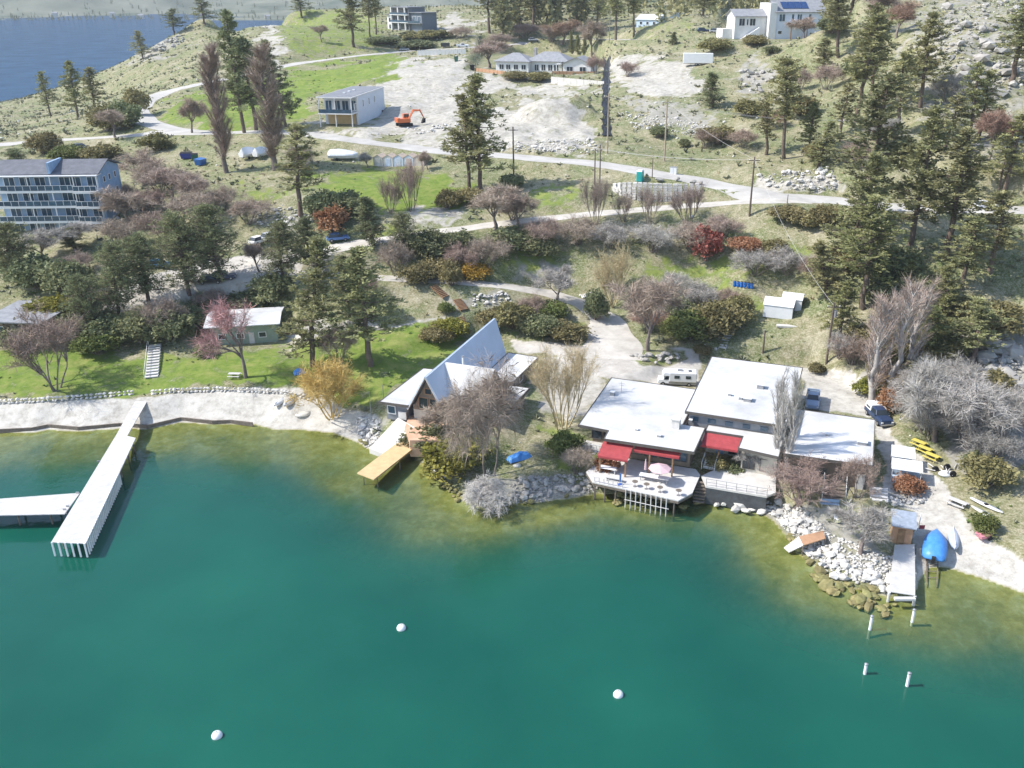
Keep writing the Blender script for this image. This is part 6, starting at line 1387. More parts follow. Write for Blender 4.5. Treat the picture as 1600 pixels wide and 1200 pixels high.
# ------------------------------------------------------------------ vehicles
def wheels(t, xs, y, r):
    for x in xs:
        for s in (-1,1): w_ = MB().wheel(x,s*y,r,r,.24).build('wheel', BLACK, t); MB().wheel(x,s*(y+.02),r,r*.58,.24).build('rim', METAL, w_)
def taper(x0, x1, X0, X1, w0, w1, z0, z1): return MB().hexa([(x0,-w0,z0),(x1,-w0,z0),(x1,w0,z0),(x0,w0,z0),(X0,-w1,z1),(X1,-w1,z1),(X1,w1,z1),(X0,w1,z1)])
def pickup(u, v, rz, m, lab, canopy=None, pos=None, s=1.0):
    p = pos or G(u, v); t = thing('pickup_truck', lab, 'pickup truck', (p.x,p.y,p.z), rz); t.scale = (s,s,s)
    taper(-2.8,2.85,-2.78,2.7,.98,.96,.42,1.05).build('body', m, t, .06); taper(.95,2.75,.9,2.55,.94,.84,1.05,1.22).build('bonnet', m, t, .04)
    taper(-.85,1.05,-.7,.45,.93,.74,1.05,1.86).build('cab', m, t, .05)
    MB().hexa([(1.08,-.84,1.20),(1.08,.84,1.20),(1.03,.84,1.20),(1.03,-.84,1.20),(.53,-.70,1.80),(.53,.70,1.80),(.46,.70,1.80),(.46,-.70,1.80)][0:8]).build('windscreen', GLASS, t)
    for s_ in (-1,1):
        MB().hexa([(-.70,s_*.925-.02,1.15),(.85,s_*.925-.02,1.15),(.85,s_*.925+.02,1.15),(-.70,s_*.925+.02,1.15),(-.60,s_*.775-.02,1.74),(.40,s_*.775-.02,1.74),(.40,s_*.775+.02,1.74),(-.60,s_*.775+.02,1.74)]).build('side_window', GLASS, t)
        MB().box(2.70,2.87,s_*.78-.15,s_*.78+.15,.78,.95).build('headlight', PAINTW, t); MB().box(.80,.95,s_*1.05-.10,s_*1.05+.10,1.18,1.34).build('mirror', m, t); MB().box(-2.84,-2.78,s_*.85-.08,s_*.85+.08,.75,1.0).build('tail_light', RED, t)
    MB().box(2.76,2.95,-.95,.95,.45,.66).build('bumper', METAL, t)
    if canopy: taper(-2.72,-.88,-2.6,-.9,.95,.82,1.06,1.95).build('canopy', canopy, t, .05); [MB().box(-2.3,-1.2,s_*.93-.02,s_*.93+.02,1.3,1.6).build('canopy_window', GLASS, t) for s_ in (-1,1)]
    else:
        MB().box(-2.62,-.95,-.78,.78,.97,1.06).build('cargo_floor', BLACK, t)
        for s_ in (-1,1): MB().box(-2.76,-.9,s_*.90-.07,s_*.90+.07,1.05,1.42).build('bed_side', m, t)
        MB().box(-2.78,-2.68,-.82,.82,1.05,1.42).build('tailgate', m, t)
    wheels(t, (-1.75,1.8), .90, .38); return t
def car(u, v, rz, m, lab, pos=None, van=False):
    p = pos or G(u, v); t = thing('parked_car', lab, 'car', (p.x,p.y,p.z), rz)
    taper(-2.2,2.25,-2.15,2.1,.90,.88,.35,.90).build('body', m, t, .06); taper(-2.0,1.0,-1.6,.35,.86,.68,.90,1.50 if not van else 1.8).build('cabin', GLASS, t, .04)
    MB().box(-1.58,.30,-.66,.66,1.50 if not van else 1.8,1.55 if not van else 1.85).build('roof', m, t)
    for s_ in (-1,1): MB().box(2.08,2.27,s_*.68-.15,s_*.68+.15,.6,.75).build('headlight', PAINTW, t)
    wheels(t, (-1.35,1.4), .82, .32); return t
P_BLUE = paint('truck_blue', (.34,.43,.56)); P_NAVY = paint('navy', (.025,.045,.10)); P_RED = paint('car_red', (.35,.04,.04)); P_SIL = paint('silver', (.45,.46,.48)); P_BLK = paint('black', (.03,.03,.035))
pickup(1269,632,R(-107),P_BLUE,'pale blue pickup truck parked in the shade between the white roofs')
t = pickup(1372,656,R(-84),P_NAVY,'dark blue pickup truck with a white canopy behind the right roof',PAINTW)
# camper on a pickup
p = G(1062,600); cv = thing('camper_van', 'white camper van parked behind the low white roof', 'camper van', (p.x,p.y,p.z), R(174)); cv.scale = (.88,.88,.82)
taper(-2.9,2.0,-2.85,1.9,1.12,1.10,.9,2.75).build('body', PAINTW, cv, .08); taper(1.2,3.2,1.4,2.9,1.10,1.02,2.0,2.7).build('cab_over', PAINTW, cv, .08); taper(1.9,4.0,1.9,3.8,.98,.9,.45,1.25).build('bonnet', PAINTW, cv, .05); taper(1.9,2.9,1.9,2.4,.95,.85,1.25,1.98).build('cab_glass', GLASS, cv)
MB().box(-2.9,2.0,-1.05,1.05,.35,.9).build('chassis', METAL, cv)
for x in (-1.4,.6): MB().box(x-.45,x+.45,-1.15,-1.10,1.6,2.2).build('side_window', GLASS, cv); MB().box(x-.45,x+.45,1.10,1.15,1.6,2.2).build('side_window', GLASS, cv)
MB().box(-.4,.5,-.3,.3,2.75,2.98).build('roof_unit', METAL, cv); MB().box(-2.0,-1.4,-.3,.3,2.75,2.85).build('roof_hatch', GLASS, cv); MB().box(-2.95,-2.88,-.7,.7,1.5,2.3).build('rear_window', GLASS, cv)
wheels(cv, (-1.6,3.0), .95, .38)
# trailer on the hillside
p = G(1090,102); tl = thing('trailer', 'long white box trailer parked on the hillside terrace', 'trailer', (p.x,p.y,p.z), R(-6))
MB().box(-4.6,4.6,-1.2,1.2,.7,3.6).build('box', PAINTW, tl, .05); MB().box(-4.5,6.0,-.1,.1,.45,.68).build('drawbar', METAL, tl); MB().box(4.6,4.66,-.9,.9,.8,3.3).build('door', WALL_W, tl); wheels(tl, (-.5,.6), 1.0, .38)
pickup(723,74,R(8),PAINTW,'white pickup truck on the upper road'); 
p = G(696,75); tl = thing('trailer', 'dark cargo trailer on the upper road behind the white pickup', 'trailer', (p.x,p.y,p.z), R(6)); MB().box(-2.0,2.0,-1,1,.6,2.2).build('box', P_BLK, tl); MB().box(2.0,3.2,-.06,.06,.5,.62).build('drawbar', METAL, tl); wheels(tl, (0,), .95, .33)
for u, v, rz, m, lab in ((1098,50,R(5),P_NAVY,'dark blue car leftmost of those by the large white house'),(1118,51,R(-8),P_SIL,'silver car second in line by the large white house'),(1136,52,R(-12),P_BLK,'black car nearest the large white house'),
  (632,79,R(10),P_SIL,'silver car beside the tall pines on the upper road'),(127,233,R(-4),P_BLK,'black car parked behind the apartment block roof'),(60,233,R(4),P_SIL,'silver car at the left edge of the main road'),
  (528,376,R(20),paint('car_blue',(.10,.22,.48)),'bright blue car on the lane beside the orange bush'),(406,380,R(60),PAINTW,'white car parked among trees by the car park'),(424,374,R(55),P_SIL,'silver car parked right of the white car in the car park'),
  (350,436,R(10),P_NAVY,'dark blue car at the front of the car park'),(330,442,R(8),P_BLK,'black car beside the dark blue one in the car park'),(251,418,R(4),paint('car_azure',(.06,.25,.50)),'azure car parked between the two dark cedars'),(833,64,R(3),P_SIL,'silver car on the road behind the long bungalow'),(1540,326,R(2),PAINTW,'white car on the main road beneath the right pines')):
    car(u, v, rz, m, lab)
# ------------------------------------------------------------------ orange digger
p = G(632,197); dg = thing('excavator', 'orange tracked excavator with its boom bent beside the new house', 'excavator', (p.x,p.y,p.z), R(28))
OR = paint('digger_orange', (.58,.15,.05))
for s in (-1,1): MB().prism([(-2.0,s*1.15-.3),(2.0,s*1.15-.3),(2.0,s*1.15+.3),(-2.0,s*1.15+.3)], .05, .85).build('track', BLACK, dg, .15)
MB().box(-2.0,1.5,-1.2,1.2,1.0,2.1).build('house', OR, dg, .1); MB().box(-2.3,-1.5,-1.2,1.2,1.05,2.3).build('counterweight', OR, dg, .1)
cb = MB().box(.0,1.5,.2,1.2,2.1,3.2).build('cab', OR, dg, .06); MB().box(.1,1.53,.17,1.22,2.3,3.0).build('window', GLASS, cb)
b = MB(); b.tube([(1.2,-.3,1.8),(2.6,-.3,4.0),(4.6,-.3,3.9)],[.28,.34,.22],4); b.build('boom', OR, dg); MB().tube([(4.4,-.3,4.2),(5.6,-.3,1.8)],[.22,.16],4).build('arm', OR, dg)
MB().hexa([(4.8,-.8,.5),(5.8,-.8,.7),(5.8,.2,.7),(4.8,.2,.5),(5.3,-.8,1.7),(5.9,-.8,1.8),(5.9,.2,1.8),(5.3,.2,1.7)]).build('bucket', BLACK, dg); MB().tube([(1.3,-.3,2.2),(2.5,-.3,3.6)],.09,6).build('ram', METAL, dg)
# ------------------------------------------------------------------ portable toilet, block wall, bags by the main road
p = G(1000,283); pt = thing('portable_toilet', 'turquoise portable toilet beside the main road', 'toilet cabin', (p.x,p.y,p.z), R(-30))
TQ = paint('turquoise', (.03,.42,.38)); MB().box(-.6,.6,-.6,.6,0,2.15).build('cabin', TQ, pt); MB().hexa([(-.65,-.65,2.15),(.65,-.65,2.15),(.65,.65,2.15),(-.65,.65,2.15),(-.5,-.5,2.4),(.5,-.5,2.4),(.5,.5,2.4),(-.5,.5,2.4)]).build('roof', PAINTW, pt); MB().box(-.45,.45,-.64,-.6,.1,1.95).build('door', mat('teal',(.02,.28,.27),.5,.05,1), pt)
bw_ = thing('block_wall', 'curved stacked concrete block wall below the main road', 'wall', G(1030,310)); bo = bw_.location.copy()
bot = [G(u,v) for u,v in ((958,298),(972,306),(995,312),(1020,314),(1050,314),(1075,311),(1095,304),(1105,297))]; vts = (289,288,287,289,290,290,289,289); top = []
for q, vt in zip(bot, vts):
    hh = .3
    while to_px(q.x,q.y+.35*hh,q.z+hh)[1] > vt: hh += .05
    top.append(Vector((q.x, q.y+.35*hh, q.z+hh)))
rows = 7; blk = None
for r_ in range(rows):
    f = r_/(rows-1); line = [b_.lerp(t_, f) for b_, t_ in zip(bot, top)]
    pts = along(line, .95)
    for i, (a, c) in enumerate(zip(pts, pts[1:])):
        if (c-a).length > 2: continue
        if blk is None: blk = MB().box(-.43,.43,-.3,.3,-.2,.2).mesh('block'); blk.materials.append(STONEW)
        o = bpy.data.objects.new('block', blk); COL.objects.link(o); o.parent = bw_; m_ = (a+c)/2; o.location = Vector((m_.x, m_.y, m_.z+.1))-bo; d = c-a; o.rotation_euler = (0,0,math.atan2(d.y,d.x)+rr.uniform(-.05,.05))
for u, v, lab in ((1030,284,'brown rock pile left of the white bags by the road'),(1058,283,'dark boulder beside the portable toilet'),(1083,288,'grey boulder at the right end of the block wall'),(1093,289,'smaller grey boulder at the end of the block wall')):
    p = G(u, v); t = thing('boulder', lab, 'boulder', (p.x,p.y,p.z)); stone(t, p.x, p.y, p.z+.5, 1.6, 'grey', .9)
p = G(1052,272); ut = thing('utility_box', 'white electrical cabinet on the far side of the main road', 'cabinet', (p.x,p.y,p.z), R(-15)); MB().box(-.7,.7,-.4,.4,0,1.5).build('cabinet', PAINTW, ut); MB().box(-.72,.72,-.42,.42,1.5,1.58).build('lid', METAL, ut); MB().box(-.02,.02,-.42,-.4,.1,1.4).build('door_seam', METAL, ut)
# row of white blocks and bins on the upper road
a, c = G(652,86), G(728,84)
for i in range(12):
    q = a.lerp(c, (i+.5)/12); t = thing('barrier_block', 'pale concrete barrier block in the row below the upper road', 'barrier', (q.x,q.y,q.z), 0.05, 'row of concrete barrier blocks'); MB().hexa([(-.8,-.4,-.2),(.8,-.4,-.2),(.8,.4,-.2),(-.8,.4,-.2),(-.8,-.2,1.8),(.8,-.2,1.8),(.8,.2,1.8),(-.8,.2,1.8)]).build('block', WALL_W, t); MB().box(-.3,.3,-.1,.1,1.8,1.86).build('lifting_eye', METAL, t)
p = G(713,96); t = thing('rubbish_bin', 'dark green rubbish bin on the earth terrace below the upper road', 'bin', (p.x,p.y,p.z)); MB().hexa([(-.6,-.6,0),(.6,-.6,0),(.6,.6,0),(-.6,.6,0),(-.75,-.75,1.7),(.75,-.75,1.7),(.75,.75,1.7),(-.75,.75,1.7)]).build('body', paint('bin_green',(.03,.12,.09)), t); MB().box(-.8,.8,-.8,.8,1.72,1.85).build('lid', BLACK, t)
p = G(738,110); t = thing('rubbish_bin', 'black rubbish bin at the left end of the orange fence', 'bin', (p.x,p.y,p.z)); MB().hexa([(-.6,-.6,0),(.6,-.6,0),(.6,.6,0),(-.6,.6,0),(-.75,-.75,1.8),(.75,-.75,1.8),(.75,.75,1.8),(-.75,.75,1.8)]).build('body', BLACK, t); MB().box(-.8,.8,-.8,.8,1.82,1.95).build('lid', BLACK, t)
# black liner down the bank
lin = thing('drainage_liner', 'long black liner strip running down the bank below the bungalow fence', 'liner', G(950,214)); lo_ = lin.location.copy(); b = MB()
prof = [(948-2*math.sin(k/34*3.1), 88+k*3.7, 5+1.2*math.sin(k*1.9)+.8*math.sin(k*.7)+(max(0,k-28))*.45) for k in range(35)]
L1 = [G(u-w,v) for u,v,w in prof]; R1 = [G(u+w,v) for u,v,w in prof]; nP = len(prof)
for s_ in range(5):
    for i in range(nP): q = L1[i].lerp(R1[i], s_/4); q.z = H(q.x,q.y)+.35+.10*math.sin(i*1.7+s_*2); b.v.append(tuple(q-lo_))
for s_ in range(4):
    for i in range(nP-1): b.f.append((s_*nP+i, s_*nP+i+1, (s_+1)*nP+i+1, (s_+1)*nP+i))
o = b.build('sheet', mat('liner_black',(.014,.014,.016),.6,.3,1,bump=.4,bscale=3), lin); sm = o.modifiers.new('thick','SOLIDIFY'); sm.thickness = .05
# ------------------------------------------------------------------ utility poles and wires
POLE = mat('pole_wood', (.13,.10,.085), .9, .2, 2); POLEL = mat('pole_pale', (.33,.27,.20), .9, .2, 2)
tips = {}
def upole(key, u, v, vt, lab, arm=True, m=None, r=.17, box_=False):
    p = G(u, v); lo, hi = .3, 40
    for _ in range(30):
        m_ = (lo+hi)/2
        if to_px(p.x,p.y,p.z+m_)[1] > vt: lo = m_
        else: hi = m_
    h = lo; t = thing('utility_pole' if arm else 'wooden_post', lab, 'utility pole' if arm else 'post', (p.x,p.y,p.z)); MB().tube([(0,0,-.5),(0,0,h)],[r*1.25,r*.8],9).build('pole', m or POLE, t)
    if arm:
        MB().box(-1.1,1.1,-.06,.06,h-.8,h-.65).build('crossarm', m or POLE, t)
        for x in (-.95,0,.95): MB().lathe([(.05,h-.65),(.08,h-.55),(.04,h-.42)],8,(x,0,0)).build('insulator', PAINTW, t)
    else: MB().lathe([(r*.95,h),(r*.95,h+.05)],9).build('cap', METAL, t)
    if box_: MB().lathe([(.28,h-2.4),(.28,h-1.3)],10,(.4,0,0)).build('transformer', METAL, t)
    tips[key] = Vector((p.x,p.y,p.z+h-.6)); return t
upole('a',803,292,198,'dark utility pole right of the tall twin pine')
upole('b1',929,290,232,'left one of the two close poles by the lane',False,r=.13); upole('b2',937,290,226,'right one of the two close poles by the lane',False,r=.13)
upole('c',949,240,146,'pale utility pole at the foot of the black liner',True,POLEL)
upole('d',1038,252,155,'pale utility pole on the bank above the white cabinet',True,POLEL)
upole('e',1171,337,245,'dark utility pole between the road and the red shrubs')
upole('f',1291,568,473,'dark utility pole behind the parked blue pickup',True,None,.17,True)
upole('g',177,383,346,'grey leaning pole in front of the blue apartment block',True,METAL,.14)
upole('h',952,66,5,'utility pole beside the pines near the blue cottage',True,None,.15,True)
upole('i',1312,222,184,'utility pole half hidden among hillside pines')
upole('j',1019,277,247,'thin dark post beside the portable toilet',False,r=.09)
upole('k',1192,551,516,'short wooden post on the bank behind the rear roof',False,r=.14)
upole('l',1230,318,304,'short roadside post on the outer edge of the main road',False,r=.08)
upole('m',1560,300,225,'utility pole at the right edge among pines')
upole('n',1385,560,545,'short stump post below the pale poplars',False,r=.1)
upole('o',580,650,612,'slim dark lamp post left of the chalet wing',False,METAL,.06); upole('p',600,628,602,'slim dark lamp post behind the chalet wing corner',False,METAL,.06)
WIRE = mat('wire', (.48,.47,.46), .6, .05, 1)
def wire(k0, k1, lab, off=(0,), sag=.8):
    t = thing('power_line', lab, 'wire', tips[k0]); a = Vector((0,0,0)); c = tips[k1]-tips[k0]
    for x in off: MB().tube([(x+c.x*s, c.y*s, c.z*s-4*sag*s*(1-s)+.1) for s in np.linspace(0,1,14)], .022, 4).build('wire', WIRE, t)
wire('d','i','power line from the pale bank pole to the hillside pole',(-.9,.9),1.2); wire('i','m','power line from the hillside pole to the right edge',(-.9,.9),.8); wire('c','d','power line between the two pale poles',(-.9,.9),.8)
wire('e','f','power line running down from the road pole to the yard pole',(0,),2.0); wire('a','e','power line along the main road',(0,.9),2.0); wire('h','c','power line running down past the bungalow',(0,),2.5); wire('d','e','power line crossing the main road',(0,),.8)
# tiny houses of the far shore
for i in range(9):
    x = -1050+i*120+rr.uniform(-25,25); y = 1905+rr.uniform(0,140); z0 = float(np.clip((y-1880)*.02,-3,30))+2
    t = thing('far_house', 'tiny pale house on the far shore across the lake', 'house', (x,y,z0), rr.uniform(-.4,.4), 'houses on the far shore'); gable_walls(t, 0,10,0,8,-6,3.4,5.6,'x',WALL_C); gable(t,0,10,0,8,3.4,5.6,'x',.6,.3,GREY_ROOF)
# ------------------------------------------------------------------ trees and shrubs, one by one: kind, base u, base v, top v, width px, label
TREES = '''pine|752|302|118|72|tallest dark pine right of the upper lawn, beside the main road
pine|734|300|150|52|shorter pine leaning against the tallest roadside pine
sparse|470|338|195|62|pine with bare lower trunk on the slope below the wrapped boats
pine|488|572|372|84|tall pine left of the golden willow on the lawn
pine|580|572|388|92|broad pine between the golden willow and the chalet
pine|548|500|400|62|pine crown between the two tall lawn pines
pined|382|208|18|58|tall pine between the two bare poplars
pined|400|204|60|52|second tall pine right behind the poplars
pined|447|198|64|50|dark pine right of the poplar pair above the main road
pine|553|74|-14|38|tall pine beside the upper road left of the modern house
tall|578|58|-20|22|slim pine with bare trunk left of the modern house
tall|588|54|-22|20|slimmest bare trunked pine nearest the modern house
pined|472|28|-12|30|round dark pine on the bright ridge meadow
pined|320|38|-8|30|dark pine on the skyline ridge
pined|272|54|14|26|dark conifer on the ridge above the far lake
pine|224|92|48|26|conifer standing where the ridge drops to the far lake
pine|80|182|112|26|leftmost conifer on the far lake bank
pine|122|186|96|36|pair of conifers on the far lake bank, left of the hairpin
pine|150|178|106|32|conifer right of the pair on the far lake bank
tall|765|52|-40|36|leftmost pine of the grove behind the bungalow
pined|786|58|-40|40|second pine of the grove behind the bungalow
pine|812|48|-36|38|third pine of the grove behind the bungalow
tall|830|50|-44|40|fourth pine of the grove, with a dark straight trunk
pined|856|46|-36|40|fifth pine of the grove behind the bungalow
tall|876|42|-44|40|sixth pine of the grove above the rusty bare tree
pined|900|50|-34|36|seventh pine of the grove near the white shed
pine|932|48|-40|36|pine left of the top utility pole
tall|962|62|-30|30|pine directly right of the top utility pole
tall|990|58|-36|28|pine standing in front of the blue cottage
pine|1098|24|-30|38|round pine above the parked cars
pine|1330|20|-50|48|pine right behind the large white house
tall|1225|248|92|50|pine with bare pale trunk on the mid right hillside
sparse|1197|242|148|38|thin pine left of the bare trunked hillside pine
tall|1337|192|24|62|tall thin pine centred on the right hillside
sparse|1312|210|130|40|small pine beside the hillside utility pole
pine|1278|262|190|44|yellowish pine above the cut bank
piney|1262|240|160|36|young yellow green pine on the right hillside
pine|1438|168|20|62|pine beside the grey outcrop near the top right
pined|1345|370|120|96|huge dense pine at the right end of the main road
pine|1420|392|170|88|dark dense pine right of the huge roadside pine
pine|1480|400|205|84|broad pine near the right edge below the road
piney|1348|482|312|84|lighter green pine below the huge roadside pine
pine|1292|466|378|62|pine with short bare trunk above the white tents
pine|1500|452|340|72|lower pine with its shadow across the right slope
sparse|1530|220|110|50|thin rusty pine on the right edge slope
sparse|1510|238|100|46|thin pine beside the rusty one on the right slope
pine|1568|300|180|70|pine at the far right edge above the road
pine|1580|130|0|70|pine at the top right corner of the hillside
pine|1322|424|236|78|pine standing in front of the huge roadside pine
pine|1545|430|300|84|pine at the right edge below the main road
sparse|1400|215|80|52|thin pine upslope of the huge roadside pine
tall|1310|90|-20|44|thin pine right of the large white house garden
tall|1362|150|10|46|thin pine above the tall centred hillside pine
sparse|1475|240|150|48|thin pine below the grey outcrop
pine|1285|120|60|40|small pine below the large white house corner
coney|1411|470|408|32|yellow green cypress between right hillside pines
piney|1470|520|420|56|yellowish pine low on the right slope
piney|1440|570|480|66|olive pine behind the pale poplars
piney|1310|530|440|54|olive shrubby pine behind the yard pole
pine|1520|570|470|64|olive conifer on the right rocks
coney|894|84|50|10|slim cypress right of the bungalow roof
coney|903|86|54|10|second slim cypress beside the bungalow
coney|912|86|56|9|third slim cypress beside the bungalow
cone|1113|168|114|34|lone pine on the slope below the white trailer
cone|1051|70|50|14|small juniper on the terrace above the bare bank
cedar|185|496|382|62|spreading cedar left of the car park entrance
cedar|232|470|366|66|dark cedar on the car park corner
cedar|296|462|338|74|tall spreading cedar in the middle of the car park trees
cedar|346|440|322|72|dark cedar with a flat top right of the car park
cedar|440|440|350|58|dark cedar behind the tall lawn pines
cedar|490|424|340|52|cedar beside the blue car on the lane
cone|583|384|308|42|small pine above the lane beside the orange bush
cedar|638|398|332|46|dark conifer on the lower side of the lane
cedar|118|390|355|40|pale round conifer in front of the apartment block
cedar|20|440|350|70|dark cedar at the left edge below the apartments
cedar|30|300|235|50|dark conifer at the left edge beside the apartments
cedar|150|520|430|60|dark cedar above the left lawn shrubs
poplar|354|270|76|32|left bare poplar with forked base beside the blue skips
poplar|430|266|78|38|right bare poplar in front of the dark pine
aspenp|1372|622|448|64|pinkish bare poplar clump behind the dark blue pickup
aspen|1222|742|596|38|pale bare poplar rising between the white roofs
multib|86|610|498|120|spreading rusty bare tree at the left end of the lawn
treep|384|590|466|92|pink twigged bare tree in front of the green cabin
willow|770|745|576|100|huge bare weeping willow beside the chalet
gold|520|652|556|108|golden twigged willow at the edge of the beach
straw|878|668|540|100|straw coloured bare tree between the chalet and the white roofs
tree|1012|548|424|102|large mauve bare tree on the traffic island
straw|958|480|382|56|pale upright bare tree at the driveway bend
treeg|868|476|420|64|small grey bare tree above the driveway
tree|702|690|628|62|dark bare tree on the orange terrace
tree|775|360|290|66|mauve bare tree leftmost along the lane
tree|812|356|296|60|mauve bare tree second along the lane
upr|930|352|276|42|upright bare shrub beside the twin poles
upr|975|346|298|32|small upright bare shrub below the block wall
upr|1014|350|290|38|upright bare shrub in front of the block wall
upr|1072|352|284|50|dark based bare shrub right of the block wall
upb|642|330|252|46|upright brown shrub on the upper lawn below the sheds
upb|612|332|276|34|smaller upright brown shrub on the upper lawn
tree|668|265|236|22|small bare tree left of the storage sheds
treeg|575|262|238|24|little bare tree between wrapped boat and sheds
treeb|878|70|30|52|rusty bare tree behind the bungalow roof
tree|765|106|64|50|pale bare tree at the left end of the bungalow
tree|925|88|30|44|tall mauve bare tree right of the bungalow
tree|1256|60|26|40|grey bare tree by the balcony of the large house
tree|503|66|38|18|small bare tree in the middle of the ridge meadow
treeb|1400|60|0|50|brown bare tree on the top right slope
tree|1375|52|-20|54|mauve bare tree beside the brown one on the top right slope
treeb|1545|262|170|56|rusty bare trees on the far right slope
tree|300|208|150|40|dark bare tree beside the hairpin road
tree|180|215|170|40|bare tree left of the hairpin road
tree|405|425|376|40|bare tree in the sunny car park
treeg|118|392|348|56|pale bare tree in front of the apartment balconies
treeg|66|408|362|60|pale bare tree at the left below the apartments
tree|318|320|268|60|dark bare orchard tree below the skips
tree|268|318|264|62|leaning bare orchard tree behind the apartment block
tree|225|290|236|70|thick mauve bare tree beside the apartment gable
tree|200|350|290|70|mauve bare thicket tree below the apartment gable
treeg|1460|690|575|100|large grey bare thicket tree at the foot of the right slope
treeg|1510|700|600|110|grey bare tree at the right edge thicket
treeg|1420|640|580|66|grey bare tree beside the orange leaved shrubs
treeg|1345|866|800|84|grey bare shrub in the middle of the point
multib|1252|790|728|98|brown twiggy shrub left of the wide timber steps
multib|1338|778|712|72|brown twiggy shrub right of the wide timber steps
treeg|1168|742|700|34|grey bare shrub beside the entrance steps
weep|758|791|748|62|white drooping shrub at the water edge below the willow
treeg|500|470|400|40|bare tree behind the tall lawn pine'''
